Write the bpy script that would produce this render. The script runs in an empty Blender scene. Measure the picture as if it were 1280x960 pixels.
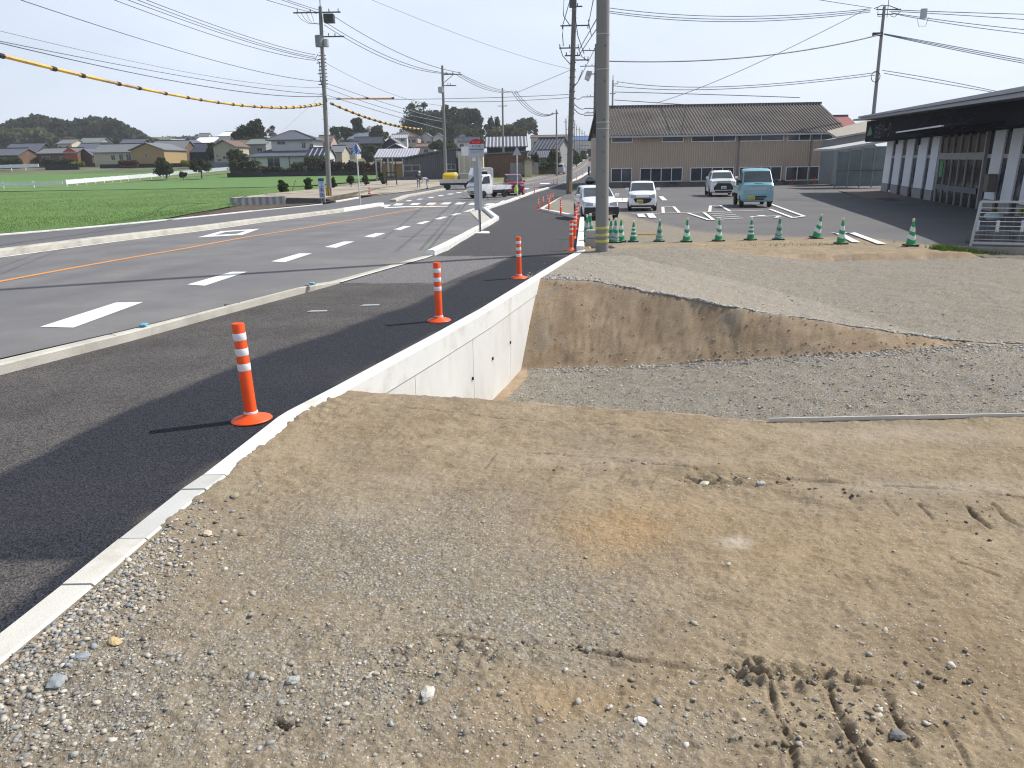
import bpy, bmesh, math, random
import numpy as np
from mathutils import Vector, Matrix, Euler
R=math.radians
random.seed(7); rng=np.random.default_rng(11)
S=bpy.context.scene; COL=S.collection

# ------------------------------------------------------------ camera model (survey of the site)
F=950.0; HC=1.95; PITCH=math.atan(278/950.0)
SP,CP=math.sin(PITCH),math.cos(PITCH)
ROLL=R(1.0); CR,SR=math.cos(ROLL),math.sin(ROLL); LASTX=[640.0]
def ray(px,py):
    a=(px-640)/F; b=(480-py)/F
    u=a*CR+b*SR; v=-a*SR+b*CR
    return (u, CP+v*SP, -SP+v*CP)
def atY(px,py,Y):
    LASTX[0]=px
    d=ray(px,py); t=Y/d[1]
    return Vector((d[0]*t,Y,HC+d[2]*t))
def onZ(px,py,z=0.0):
    LASTX[0]=px
    d=ray(px,py); t=(z-HC)/d[2]
    return Vector((d[0]*t,d[1]*t,z))
def pchip(xs,ys):
    xs=np.array(xs,float); ys=np.array(ys,float)
    h=np.diff(xs); s=np.diff(ys)/h
    m=np.zeros(len(xs)); m[0]=s[0]; m[-1]=s[-1]
    for i in range(1,len(xs)-1):
        m[i]=0 if s[i-1]*s[i]<=0 else 2*s[i-1]*s[i]/(s[i-1]+s[i])
    def f(x):
        x=np.asarray(x,float); xc=np.clip(x,xs[0],xs[-1])
        i=np.clip(np.searchsorted(xs,xc)-1,0,len(h)-1)
        t=(xc-xs[i])/h[i]
        return (ys[i]*(2*t**3-3*t**2+1)+h[i]*m[i]*(t**3-2*t**2+t)+ys[i+1]*(-2*t**3+3*t**2)+h[i]*m[i+1]*(t**3-t**2))
    return f
TR=pchip([0,14,22,30,45,60,80,127,200,320,420,600,3000],[0,0,-.10,-.32,-.58,-.72,-.6,0,1.4,4.8,6.2,6.6,7])
TL=pchip([0,30,95,120,138,150,168,190,250,600,3000],[-.45,-.5,-.6,-.35,.05,.9,2.1,2.8,4.0,9,10])
LB=pchip([0,17.9,25,35,60,80,120,3000],[-.30,-.30,-.30,-.36,-.52,-.62,-.4,2])
def lotz(X,Y): return LB(Y)+0*np.asarray(X)
def G(px,py,zf=None,dz=0.0):
    """point where the sight line meets the ground surface zf(X,Y)"""
    LASTX[0]=px
    if zf is None: zf=lambda X,Y:TR(Y)
    d=ray(px,py)
    ts=np.concatenate([np.linspace(1.5,60,1200),np.linspace(60,900,3000)])
    zz=HC+d[2]*ts-(zf(d[0]*ts,d[1]*ts)+dz)
    k=np.argmax(zz<=0)
    if zz[k]>0: k=len(ts)-1
    t0,t1=ts[k-1],ts[k]; a,b=zz[k-1],zz[k]
    t=t0+(t1-t0)*(a/(a-b)) if a!=b else t1
    return Vector((d[0]*t,d[1]*t,HC+d[2]*t))
GL=lambda px,py,dz=0.0:G(px,py,lotz,dz)
GF=lambda px,py,dz=0.0:G(px,py,lambda X,Y:TL(Y),dz)
def px_of(X,Y,Z):
    dz=Z-HC
    depth=Y*CP-dz*SP; up=Y*SP+dz*CP
    u=X/depth; v=up/depth
    return 640+F*(u*CR-v*SR), 480-F*(u*SR+v*CR)
def zat(py,Y,px=None): return atY(LASTX[0] if px is None else px,py,Y).z
def ax(px,py,b): return atY(px,py,b.y).x-b.x
def mpx(Y): return Y/F/CP      # metres per photograph pixel near the horizon

# ------------------------------------------------------------ scene tree helpers
def link(o,parent=None):
    COL.objects.link(o)
    if parent is not None: o.parent=parent
    return o
def tag(o,label=None,cat=None,group=None,kind=None):
    if label: o['label']=label
    if cat: o['category']=cat
    if group: o['group']=group
    if kind: o['kind']=kind
    return o
def thing(name,label,cat,loc=(0,0,0),rz=0,group=None,scale=1.0):
    o=bpy.data.objects.new(name,None); link(o); o.location=loc; o.rotation_euler=(0,0,rz); o.scale=(scale,)*3
    o.empty_display_size=.2
    return tag(o,label,cat,group)
class MB:
    """collects shapes, builds ONE mesh object"""
    def __init__(s): s.v=[];s.f=[];s.mi=[];s.m=0
    def add(s,vs,fs):
        n=len(s.v); s.v+= [tuple(v) for v in vs]; s.f+=[tuple(i+n for i in f) for f in fs]; s.mi+=[s.m]*len(fs); return s
    def box(s,x0,x1,y0,y1,z0,z1):
        v=[(x0,y0,z0),(x1,y0,z0),(x1,y1,z0),(x0,y1,z0),(x0,y0,z1),(x1,y0,z1),(x1,y1,z1),(x0,y1,z1)]
        return s.add(v,[(0,3,2,1),(4,5,6,7),(0,1,5,4),(1,2,6,5),(2,3,7,6),(3,0,4,7)])
    def cbox(s,c,sz): return s.box(c[0]-sz[0]/2,c[0]+sz[0]/2,c[1]-sz[1]/2,c[1]+sz[1]/2,c[2]-sz[2]/2,c[2]+sz[2]/2)
    def prism(s,poly,z0,z1):
        n=len(poly); v=[(p[0],p[1],z0) for p in poly]+[(p[0],p[1],z1) for p in poly]
        return s.add(v,[tuple(range(n-1,-1,-1)),tuple(range(n,2*n))]+[(i,(i+1)%n,n+(i+1)%n,n+i) for i in range(n)])
    def xprism(s,poly,x0,x1):   # poly in (y,z)
        n=len(poly); v=[(x0,p[0],p[1]) for p in poly]+[(x1,p[0],p[1]) for p in poly]
        return s.add(v,[tuple(range(n-1,-1,-1)),tuple(range(n,2*n))]+[(i,(i+1)%n,n+(i+1)%n,n+i) for i in range(n)])
    def yprism(s,poly,y0,y1):   # poly in (x,z)
        n=len(poly); v=[(p[0],y0,p[1]) for p in poly]+[(p[0],y1,p[1]) for p in poly]
        return s.add(v,[tuple(range(n)),tuple(range(2*n-1,n-1,-1))]+[(i,n+i,n+(i+1)%n,(i+1)%n) for i in range(n)])
    def lathe(s,prof,n=24,c=(0,0,0),ax='z'):
        v=[];f=[]
        for (r,h) in prof:
            for k in range(n):
                a=2*math.pi*k/n
                p=(r*math.cos(a),r*math.sin(a),h)
                if ax=='x': p=(h,p[0],p[1])
                if ax=='y': p=(p[0],h,p[1])
                v.append((p[0]+c[0],p[1]+c[1],p[2]+c[2]))
        m=len(prof)
        for i in range(m-1):
            for k in range(n):
                k2=(k+1)%n; f.append((i*n+k,i*n+k2,(i+1)*n+k2,(i+1)*n+k))
        f.append(tuple(range(n-1,-1,-1))); f.append(tuple((m-1)*n+k for k in range(n)))
        return s.add(v,f)
    def cyl(s,p0,p1,r0,r1=None,n=10):
        r1=r0 if r1 is None else r1
        p0=Vector(p0);p1=Vector(p1);d=(p1-p0)
        if d.length<1e-6: return s
        q=d.to_track_quat('Z','Y'); v=[]
        for p,r in((p0,r0),(p1,r1)):
            for k in range(n):
                a=2*math.pi*k/n; v.append(p+q@Vector((r*math.cos(a),r*math.sin(a),0)))
        return s.add(v,[tuple(range(n-1,-1,-1)),tuple(range(n,2*n))]+[(k,(k+1)%n,n+(k+1)%n,n+k) for k in range(n)])
    def tube(s,pts,r,n=6):
        pts=[Vector(p) for p in pts]; v=[];f=[]
        for i,p in enumerate(pts):
            d=(pts[min(i+1,len(pts)-1)]-pts[max(i-1,0)]).normalized()
            a=d.cross(Vector((0,0,1)));
            if a.length<1e-3: a=Vector((1,0,0))
            a.normalize(); b=a.cross(d)
            rr=r[i] if isinstance(r,(list,tuple)) else r
            for k in range(n):
                t=2*math.pi*k/n; v.append(p+a*math.cos(t)*rr+b*math.sin(t)*rr)
        for i in range(len(pts)-1):
            for k in range(n):
                k2=(k+1)%n; f.append((i*n+k,i*n+k2,(i+1)*n+k2,(i+1)*n+k))
        f.append(tuple(range(n-1,-1,-1))); f.append(tuple((len(pts)-1)*n+k for k in range(n)))
        return s.add(v,f)
    def bar(s,p0,p1,w,h):
        p0=Vector(p0);p1=Vector(p1);d=(p1-p0).normalized(); a=d.cross(Vector((0,0,1)))
        if a.length<1e-3: a=Vector((1,0,0))
        a.normalize(); b=a.cross(d); v=[]
        for p in(p0,p1):
            for x,y in((-1,-1),(1,-1),(1,1),(-1,1)): v.append(p+a*x*w/2+b*y*h/2)
        return s.add(v,[(3,2,1,0),(4,5,6,7),(0,1,5,4),(1,2,6,5),(2,3,7,6),(3,0,4,7)])
    def build(s,name,mat,parent=None,smooth=False,bevel=0,fix=True):
        me=bpy.data.meshes.new(name); me.from_pydata(s.v,[],s.f)
        mats=mat if isinstance(mat,(list,tuple)) else [mat]
        for m in mats: me.materials.append(m)
        if len(mats)>1: me.polygons.foreach_set('material_index',s.mi)
        if fix:
            bm=bmesh.new(); bm.from_mesh(me); bmesh.ops.recalc_face_normals(bm,faces=bm.faces); bm.to_mesh(me); bm.free()
        o=bpy.data.objects.new(name,me); link(o,parent)
        if smooth:
            me.shade_auto_smooth if False else None
            for p in me.polygons: p.use_smooth=True
            try: me.set_sharp_from_angle(angle=R(38))
            except Exception: pass
        if bevel:
            b=o.modifiers.new('bevel','BEVEL'); b.width=bevel; b.segments=2; b.limit_method='ANGLE'; b.angle_limit=R(35)
        return o
def struct(o): o['kind']='structure'; return o
def copy_tree(o,parent=None):
    c=o.copy(); COL.objects.link(c); c.parent=parent
    for ch in list(o.children): copy_tree(ch,c)
    return c
def npmesh(name,V,Fq,mat,parent=None,attrs=None,smooth=True,loc=None):
    """V (n,3) float, Fq (m,k) int uniform faces; attrs: dict name->(n,4) colours or (n,) floats on points"""
    me=bpy.data.meshes.new(name); n=len(V); m,k=Fq.shape
    me.vertices.add(n); me.vertices.foreach_set('co',np.ascontiguousarray(V,np.float32).ravel())
    me.loops.add(m*k); me.loops.foreach_set('vertex_index',np.ascontiguousarray(Fq,np.int32).ravel())
    me.polygons.add(m); me.polygons.foreach_set('loop_start',np.arange(0,m*k,k,dtype=np.int32))
    if smooth: me.polygons.foreach_set('use_smooth',np.ones(m,bool))
    me.update(calc_edges=True)
    for kx,a in (attrs or {}).items():
        if a.ndim==1:
            at=me.attributes.new(kx,'FLOAT','POINT'); at.data.foreach_set('value',a.astype(np.float32))
        else:
            at=me.attributes.new(kx,'FLOAT_COLOR','POINT'); at.data.foreach_set('color',a.astype(np.float32).ravel())
    for mm in (mat if isinstance(mat,(list,tuple)) else [mat]): me.materials.append(mm)
    me.validate()
    o=bpy.data.objects.new(name,me); link(o,parent)
    if loc is not None: o.location=loc
    return o
# value noise
_lat=rng.random((256,256))
def vnoise(x,y):
    xi=np.floor(x).astype(int); yi=np.floor(y).astype(int); fx=x-xi; fy=y-yi
    fx=fx*fx*(3-2*fx); fy=fy*fy*(3-2*fy)
    a=_lat[xi&255,yi&255]; b=_lat[(xi+1)&255,yi&255]; c=_lat[xi&255,(yi+1)&255]; d=_lat[(xi+1)&255,(yi+1)&255]
    return (a*(1-fx)+b*fx)*(1-fy)+(c*(1-fx)+d*fx)*fy-.5
def fbm(x,y,sc,oc=4,g=.5):
    r=0;a=1
    for i in range(oc): r=r+a*vnoise(x*sc+17.3*i,y*sc+9.1*i); a*=g; sc*=2.03
    return r
def sstep(a,b,x):
    t=np.clip((x-a)/(b-a),0,1); return t*t*(3-2*t)

# ------------------------------------------------------------ materials
MATS={}
def mat(name,col,rough=.8,var=.12,scale=3.0,fine=0,bump=0,bscale=40,metal=0,spec=.4,coord='Object',col2=None,c2scale=.6,c2lo=.45,c2hi=.65,coat=0,streak=0):
    if name in MATS: return MATS[name]
    m=bpy.data.materials.new(name); MATS[name]=m; m.use_nodes=True; nt=m.node_tree; N=nt.nodes; L=nt.links
    b=N['Principled BSDF']; b.inputs['Roughness'].default_value=rough; b.inputs['Metallic'].default_value=metal
    b.inputs['Specular IOR Level'].default_value=spec
    if coat: b.inputs['Coat Weight'].default_value=coat; b.inputs['Coat Roughness'].default_value=.05
    tc=N.new('ShaderNodeTexCoord'); vec=tc.outputs[coord]
    if streak:
        mp=N.new('ShaderNodeMapping'); mp.inputs['Scale'].default_value=(1,1,streak); L.new(vec,mp.inputs[0]); vec=mp.outputs[0]
    n1=N.new('ShaderNodeTexNoise'); n1.inputs['Scale'].default_value=scale; n1.inputs['Detail'].default_value=5; n1.inputs['Roughness'].default_value=.6; L.new(vec,n1.inputs[0])
    mr=N.new('ShaderNodeMapRange'); mr.inputs[1].default_value=.3; mr.inputs[2].default_value=.7; mr.inputs[3].default_value=1-var; mr.inputs[4].default_value=1+var
    L.new(n1.outputs[0],mr.inputs[0]); fac=mr.outputs[0]
    if fine:
        n2=N.new('ShaderNodeTexNoise'); n2.inputs['Scale'].default_value=bscale*2; n2.inputs['Detail'].default_value=2; L.new(tc.outputs[coord],n2.inputs[0])
        m2=N.new('ShaderNodeMapRange'); m2.inputs[1].default_value=.3; m2.inputs[2].default_value=.7; m2.inputs[3].default_value=1-fine; m2.inputs[4].default_value=1+fine
        L.new(n2.outputs[0],m2.inputs[0]); mu=N.new('ShaderNodeMath'); mu.operation='MULTIPLY'; L.new(fac,mu.inputs[0]); L.new(m2.outputs[0],mu.inputs[1]); fac=mu.outputs[0]
    base=N.new('ShaderNodeRGB'); base.outputs[0].default_value=(*col,1); bc=base.outputs[0]
    if col2:
        n3=N.new('ShaderNodeTexNoise'); n3.inputs['Scale'].default_value=c2scale; n3.inputs['Detail'].default_value=6; n3.inputs['Roughness'].default_value=.65; L.new(vec,n3.inputs[0])
        m3=N.new('ShaderNodeMapRange'); m3.inputs[1].default_value=c2lo; m3.inputs[2].default_value=c2hi; L.new(n3.outputs[0],m3.inputs[0])
        mx=N.new('ShaderNodeMix'); mx.data_type='RGBA'; L.new(m3.outputs[0],mx.inputs[0]); L.new(bc,mx.inputs[6]); mx.inputs[7].default_value=(*col2,1); bc=mx.outputs[2]
    vm=N.new('ShaderNodeVectorMath'); vm.operation='SCALE'; L.new(bc,vm.inputs[0]); L.new(fac,vm.inputs[3]); L.new(vm.outputs[0],b.inputs['Base Color'])
    if bump:
        nb=N.new('ShaderNodeTexNoise'); nb.inputs['Scale'].default_value=bscale; nb.inputs['Detail'].default_value=4; L.new(tc.outputs[coord],nb.inputs[0])
        bp=N.new('ShaderNodeBump'); bp.inputs['Strength'].default_value=bump; bp.inputs['Distance'].default_value=.02; L.new(nb.outputs[0],bp.inputs['Height']); L.new(bp.outputs[0],b.inputs['Normal'])
    return m
def glassy(name,col=(.02,.025,.03),rough=.06):
    m=mat(name,col,rough=rough,var=.25,scale=.8,spec=.6); return m
W_='white_paint'
M_white=mat('car_white',(.82,.83,.85),rough=.25,var=.03,coat=.6)
M_wall=mat('wall_white',(.62,.62,.60),rough=.85,var=.07,bump=.1)
M_glass=glassy('dark_glass'); M_black=mat('black_plastic',(.02,.02,.022),rough=.5)
M_tyre=mat('tyre_rubber',(.018,.018,.018),rough=.85); M_rim=mat('wheel_rim',(.4,.4,.42),rough=.35,metal=.7)
M_steel=mat('galvanised_steel',(.42,.44,.45),rough=.5,metal=.3); M_dsteel=mat('dark_steel',(.08,.085,.09),rough=.6)
M_conc=mat('pole_concrete',(.25,.248,.238),rough=.9,var=.12,scale=1.2,fine=.08,bump=.15,bscale=60,col2=(.19,.188,.18),streak=.25)
M_kerb=mat('kerb_concrete',(.48,.465,.41),rough=.9,var=.12,scale=2,fine=.09,bump=.3,bscale=80,col2=(.31,.29,.24),c2scale=1.3,c2lo=.5,c2hi=.75)
M_kerbw=mat('new_kerb_concrete',(.66,.67,.65),rough=.85,var=.05,scale=2.5,fine=.04,bump=.12,bscale=90,col2=(.47,.45,.39),c2scale=2.2,c2lo=.50,c2hi=.8)
M_paint=mat('road_paint_white',(.74,.74,.72),rough=.6,var=.06,scale=8,fine=.06,bscale=70,col2=(.45,.45,.44),c2scale=3,c2lo=.58,c2hi=.78)
M_paint_worn=mat('worn_paint_white',(.6,.6,.58),rough=.7,var=.1,scale=10,col2=(.3,.3,.3),c2scale=4,c2lo=.45,c2hi=.7)
M_opaint=mat('road_paint_orange',(.62,.27,.07),rough=.6,var=.12,scale=8,fine=.08,bscale=60,col2=(.35,.2,.1),c2scale=3,c2lo=.55,c2hi=.8)
M_road=mat('road_asphalt',(.155,.155,.16),rough=.85,var=.07,scale=.7,fine=.28,bump=.35,bscale=95,col2=(.185,.183,.18),c2scale=.35)
M_orange=mat('post_orange',(.85,.09,.012),rough=.45,var=.08,scale=6,col2=(.55,.11,.04),c2scale=9,c2lo=.56,c2hi=.85)
M_refl=mat('reflective_white',(.72,.74,.78),rough=.35,var=.03)
M_green=mat('cone_green',(.012,.24,.10),rough=.5,var=.25,scale=8); M_lgreen=mat('cone_bright_green',(.02,.30,.09),rough=.5,var=.12)
M_conew=mat('cone_white_band',(.66,.68,.70),rough=.4,var=.06); M_grey=mat('cone_worn_grey',(.33,.38,.38),rough=.6,var=.2,scale=12)
M_yellow=mat('guard_yellow',(.66,.42,.06),rough=.55,var=.22,scale=1.5,col2=(.40,.27,.13),c2scale=.9,c2lo=.45,c2hi=.6)
M_plate_y=mat('plate_yellow',(.75,.5,.02),rough=.4); M_lamp=mat('headlamp_clear',(.36,.40,.45),rough=.12,spec=.8)
M_amber=mat('amber_lens',(.7,.25,.03),rough=.3); M_redlens=mat('red_lens',(.45,.02,.02),rough=.3)
M_skin=mat('skin',(.42,.26,.18),rough=.6)
SKYLO,SKYHI,SKYC,EXPO=.62,.90,(8.9,9.8,11.4,1),0.14
# ------------------------------------------------------------ road layout: edges as X(Y)
def xline(pts,zf=None,pre=None,post=None):
    w=[G(a,b,zf) for a,b in pts]
    xs=[p.y for p in w]; ys=[p.x for p in w]
    if pre: xs=[pre[1]]+xs; ys=[pre[0]]+ys
    if post: xs=xs+[q[1] for q in post]; ys=ys+[q[0] for q in post]
    o=np.argsort(xs); xs=np.array(xs)[o]; ys=np.array(ys)[o]
    def f(Y): 
        Y=np.asarray(Y,float); r=np.interp(Y,xs,ys)
        s0=(ys[1]-ys[0])/(xs[1]-xs[0]); r=np.where(Y<xs[0],ys[0]+s0*(Y-xs[0]),r)
        s1=(ys[-1]-ys[-2])/(xs[-1]-xs[-2]); r=np.where(Y>xs[-1],ys[-1]+s1*(Y-xs[-1]),r)
        return r
    return f
FAR=[(730.5,197.6),(733,193)]
XO=xline([(0,352),(65,340),(230,311),(409,280),(520,261),(572,250),(655,230.5),(692,223),(717.5,215),(730,207),(737.5,198),(739.5,193.5)])
XL=xline([(0,321),(160,299.5),(320,278.5),(430,264.5),(480,256.5),(511,246),(557,237.5),(600,232),(654,226),(692,218),(713,211),(725,203),(732,197),(735.5,193)])
XR=xline([(0,448),(150,414),(290,380),(380,357),(412,353),(460,340),(533,319.5),(575,298),(617,275),(603,262),(647,247.5),(667,240),(700,231),(720,224.5),(738,214),(744,204),(744,195),(743,192)])
XK=xline([(0,469),(165,426),(290,391),(415,357),(530,324),(560,313),(621,276.5),(606,261.5),(655,246),(670,240.6),(702,231.3),(722,224.7),(740,214),(746,204),(746,195),(745,192)])
XW=xline([(0,794),(75,735),(147,677),(225,615),(252,597),(301,559),(351,520),(420,484),(470,457),(538,421),(599,387.5),(700,326),(722,314.5),(724.8,273.5),(677.4,262.5),(703,247.5),(718,240),(735,230),(752,216)])
def strip(fa,fb,Y0,Y1,n,zf,dz,ncross=1,ratio=True):
    Y=np.geomspace(Y0,Y1,n) if ratio else np.linspace(Y0,Y1,n)
    a=fa(Y); b=fb(Y); u=np.linspace(0,1,ncross+1)
    X=a[:,None]*(1-u)+b[:,None]*u; YY=np.repeat(Y[:,None],ncross+1,1)
    Z=zf(X,YY)+dz
    V=np.stack([X,YY,Z],-1).reshape(-1,3)
    i=np.arange(n-1)[:,None]*(ncross+1)+np.arange(ncross)[None]
    i=i.ravel(); Fq=np.stack([i,i+1,i+ncross+2,i+ncross+1],1)
    return V,Fq
zr=lambda X,Y:TR(Y)
V,Fq=strip(XL,XR,1.2,640,420,zr,0.0,44); dc_=(V[:,0]-XO(V[:,1]))*.97
trk=sum(np.exp(-((dc_-c)/.28)**2) for c in(.95,2.35,-.95,-2.35))*(.7+.9*fbm(V[:,0]*.6,V[:,1]*.15,1,3))
edg=np.exp(-((V[:,0]-XL(V[:,1]))/.5)**2)+np.exp(-((XR(V[:,1])-V[:,0])/.45)**2)
road=struct(npmesh('road',V,Fq,M_road,attrs={'wear':np.clip(trk,0,1),'dust':np.clip(edg*(.5+1.5*fbm(V[:,0],V[:,1]*.4,1.2,3)),0,1)}))
def wearmix(m,dcol,k=1.0):
    nt=m.node_tree;N=nt.nodes;L=nt.links;b=N['Principled BSDF']; src=b.inputs['Base Color'].links[0].from_socket
    for nm,col,f in(('wear',(.10,.10,.105),.35*k),('dust',dcol,.5)):
        a=N.new('ShaderNodeAttribute'); a.attribute_name=nm; mu=N.new('ShaderNodeMath'); mu.operation='MULTIPLY'; mu.inputs[1].default_value=f; L.new(a.outputs['Fac'],mu.inputs[0])
        x=N.new('ShaderNodeMix'); x.data_type='RGBA'; L.new(mu.outputs[0],x.inputs[0]); L.new(src,x.inputs[6]); x.inputs[7].default_value=(*col,1); src=x.outputs[2]
    L.new(src,b.inputs['Base Color'])
wearmix(M_road,(.24,.22,.18))
# right pavement: older asphalt with a new dark band along the wall, done with a width mask
def pav_mat():
    m=bpy.data.materials.new('pavement_asphalt'); m.use_nodes=True; nt=m.node_tree;N=nt.nodes;L=nt.links;b=N['Principled BSDF']
    b.inputs['Roughness'].default_value=.88; b.inputs['Specular IOR Level'].default_value=.18
    at=N.new('ShaderNodeAttribute'); at.attribute_name='zone'; sp=N.new('ShaderNodeSeparateColor'); L.new(at.outputs['Color'],sp.inputs[0])
    tc=N.new('ShaderNodeTexCoord')
    def noise(sc,det=4):
        n=N.new('ShaderNodeTexNoise'); n.inputs['Scale'].default_value=sc; n.inputs['Detail'].default_value=det; n.inputs['Roughness'].default_value=.7; L.new(tc.outputs['Object'],n.inputs[0]); return n.outputs[0]
    def mix(f,a,c):
        x=N.new('ShaderNodeMix'); x.data_type='RGBA'
        L.new(f,x.inputs[0])
        for k,q in((6,a),(7,c)):
            if isinstance(q,tuple): x.inputs[k].default_value=(*q,1)
            else: L.new(q,x.inputs[k])
        return x.outputs[2]
    def rmp(f,lo,hi,a=0,c=1):
        r=N.new('ShaderNodeMapRange'); L.new(f,r.inputs[0]); r.inputs[1].default_value=lo; r.inputs[2].default_value=hi; r.inputs[3].default_value=a; r.inputs[4].default_value=c; return r.outputs[0]
    old=mix(rmp(noise(.9),.35,.65),(.066,.062,.061),(.095,.088,.085))
    c=mix(sp.outputs[0],old,(.025,.027,.035))
    c=mix(sp.outputs[1],c,(.16,.155,.155))
    c=mix(sp.outputs[2],c,(.066,.066,.070))
    v=N.new('ShaderNodeTexVoronoi'); v.inputs['Scale'].default_value=90; L.new(tc.outputs['Object'],v.inputs[0])
    grain=rmp(v.outputs['Color'],0,1,.3,1.9)
    sc=N.new('ShaderNodeVectorMath'); sc.operation='SCALE'; L.new(c,sc.inputs[0]); L.new(grain,sc.inputs[3])
    # odd pale chips
    v2=N.new('ShaderNodeTexVoronoi'); v2.inputs['Scale'].default_value=38; L.new(tc.outputs['Object'],v2.inputs[0])
    chip=rmp(v2.outputs['Distance'],.06,.10,.55,0)
    sel=N.new('ShaderNodeSeparateColor'); L.new(v2.outputs['Color'],sel.inputs[0]); g=rmp(sel.outputs[0],.80,.82)
    mm=N.new('ShaderNodeMath'); mm.operation='MULTIPLY'; L.new(chip,mm.inputs[0]); L.new(g,mm.inputs[1])
    c2=mix(mm.outputs[0],sc.outputs[0],(.22,.22,.22)); L.new(c2,b.inputs['Base Color'])
    bp=N.new('ShaderNodeBump'); bp.inputs['Strength'].default_value=.75; bp.inputs['Distance'].default_value=.008; L.new(v.outputs['Distance'],bp.inputs['Height']); L.new(bp.outputs[0],b.inputs['Normal'])
    return m
V,Fq=strip(XK,XW,1.2,120,520,zr,0.0,60)
px,py=px_of(V[:,0],V[:,1],V[:,2])
bandy=np.interp(px,[-400,0,187,337,480,560,645],[790,592,500,442,394,361,319])
wob=fbm(V[:,0],V[:,1],1.2,3)*5
Z=np.zeros((len(V),4)); Z[:,3]=1
dist_w=XW(V[:,1])-V[:,0]
dark=sstep(-3,3,py-bandy+wob)*(py>318)
near=sstep(699,707,py+wob+0*px)        # the new band ends here, only a strip by the kerb goes on
strip_n=(dist_w<.10+.03*fbm(V[:,0]*3,V[:,1]*3,2,2))
dark=dark*(1-near*(1-strip_n))
light=((py<354)&(py>320)&(px<np.interp(py,[320,354],[642,553]))).astype(float)
farz=(py<=320).astype(float)
Z[:,0]=dark*(1-light)*(1-farz); Z[:,1]=light; Z[:,2]=farz
PAVM=pav_mat(); wearmix(PAVM,(.26,.22,.165),0)
kd=V[:,0]-XK(V[:,1]); du=.6*np.exp(-(dist_w/.06)**2)*np.clip(.1+2.4*fbm(V[:,0],V[:,1],3.5,4),0,1)+.4*np.exp(-(kd/.18)**2)*np.clip(.2+2*fbm(V[:,0],V[:,1],1.5,3),0,1)+.05*np.clip(fbm(V[:,0]+7,V[:,1],.7,4)*3-.35,0,1)
struct(npmesh('pavement',V,Fq,PAVM,attrs={'zone':Z,'dust':np.clip(du,0,1),'wear':0*du}))

# kerbs: low divider kerb blocks along the road edge, each run one thing
def kerbrun(name,fa,fb,Y0,Y1,h,mt,label,n=60,cat='kerb',zf=zr,ch=.25,dz=-.02,tp=0):
    h0=h; Y=np.linspace(Y0,Y1,n); a=fa(Y); b=fb(Y); mb=MB(); vs=[];fs=[]
    for i,y in enumerate(Y):
        z=float(zf(a[i],y)); w=b[i]-a[i]; h=h0*(1 if not tp else .16+.84*float(np.clip((Y1-y)/tp,0,1)))
        vs+=[(a[i],y,z+dz),(a[i]+w*ch*.6,y,z+h*.9),(a[i]+w*ch,y,z+h),(b[i]-w*.12,y,z+h),(b[i],y,z+h*.85),(b[i],y,z+dz)]
    for i in range(n-1):
        for k in range(5): fs.append((6*i+k,6*i+k+1,6*i+7+k,6*i+6+k))
    fs.append((0,1,2,3,4,5)); e=6*(n-1); fs.append((e+5,e+4,e+3,e+2,e+1,e))
    mb.add(vs,fs); o=mb.build(name,mt); return tag(o,label,cat)
def Yp(px,py): return G(px,py).y
y1=Yp(412,354); 
XKi=lambda Y:XR(Y)+np.minimum(XK(Y)-XR(Y),.30)
kr=thing('kerb','long cream concrete divider kerb with blue reflectors between road and near pavement','kerb')
XRk=xline([(0,448),(150,414),(290,380),(380,357),(409,353)],lambda X,Y:TR(Y)+.11); k=kerbrun('kerb_block',lambda Y:XRk(Y)+(XR(Y)-XRk(Y))*np.clip((Y-(y1-1.1))/1.05,0,1),XK,1.2,y1-.02,.11,M_kerb,None,n=150,tp=1.1); k.parent=kr
if 'category' in k: del k['category']
for (a,b) in((178,406),(388,354)):
    p=G(a+2,b+1,None,.125); MB().cbox((p.x,p.y,p.z+.012),(.07,.10,.025)).build('reflector',mat('reflector_blue',(.10,.42,.62),rough=.3),kr,bevel=.006)
for (a,b) in((163,421),(291,386)):
    p=G(a,b); MB().cyl((p.x+.02,p.y,p.z+.01),(p.x-.1,p.y-.05,p.z+.05),.035).build('drain_hole',M_black,kr)
# joints in the kerb
jt=MB()
for yy in np.arange(2.6,y1-1.5,2.0):
    a,b=float(XRk(yy)),float(XK(yy)); z=float(TR(yy)); dxy=float(XRk(yy+.1)-XRk(yy-.1))/.2; m0=Vector(((a+b)/2,yy,z+.075)); pd=Vector((1,-dxy,0)).normalized(); hw=(b-a)/2*pd.x*.86; jt.bar(m0-pd*hw*.8,m0+pd*hw,.008,.075)
jt.build('joint',M_dsteel,kr)
# flush gutter strip across the entrance
V,Fq=strip(XR,XK,y1,Yp(533,320),40,zr,.012,2); o=npmesh('gutter',V,Fq,M_kerb); struct(o)
V,Fq=strip(lambda Y:XK(Y)-.05,lambda Y:XK(Y)+.02,y1,Yp(533,320),40,zr,.018,1); struct(npmesh('gutter_edge',V,Fq,M_kerbw))
y2=Yp(533,320)
k2=kerbrun('kerb',XR,lambda Y:XR(Y)+np.clip(XK(Y)-XR(Y),.22,.34),y2,Yp(618,275),.13,M_kerbw,'bright white kerb along the bus bay leading up to the bus stop',n=40)
XBb=lambda Y:XR(Y)+.26
k3=kerbrun('kerb',XR,XBb,Yp(618,275)+.02,Yp(603,262),.13,M_kerbw,'short white kerb turning in behind the bus stop at the bay end',n=12)
k4=kerbrun('kerb',XR,lambda Y:XR(Y)+.30,Yp(603,262)+.05,Yp(738,215),.13,M_kerbw,'far white kerb on the right side of the road past the bus bay',n=120)
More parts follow.
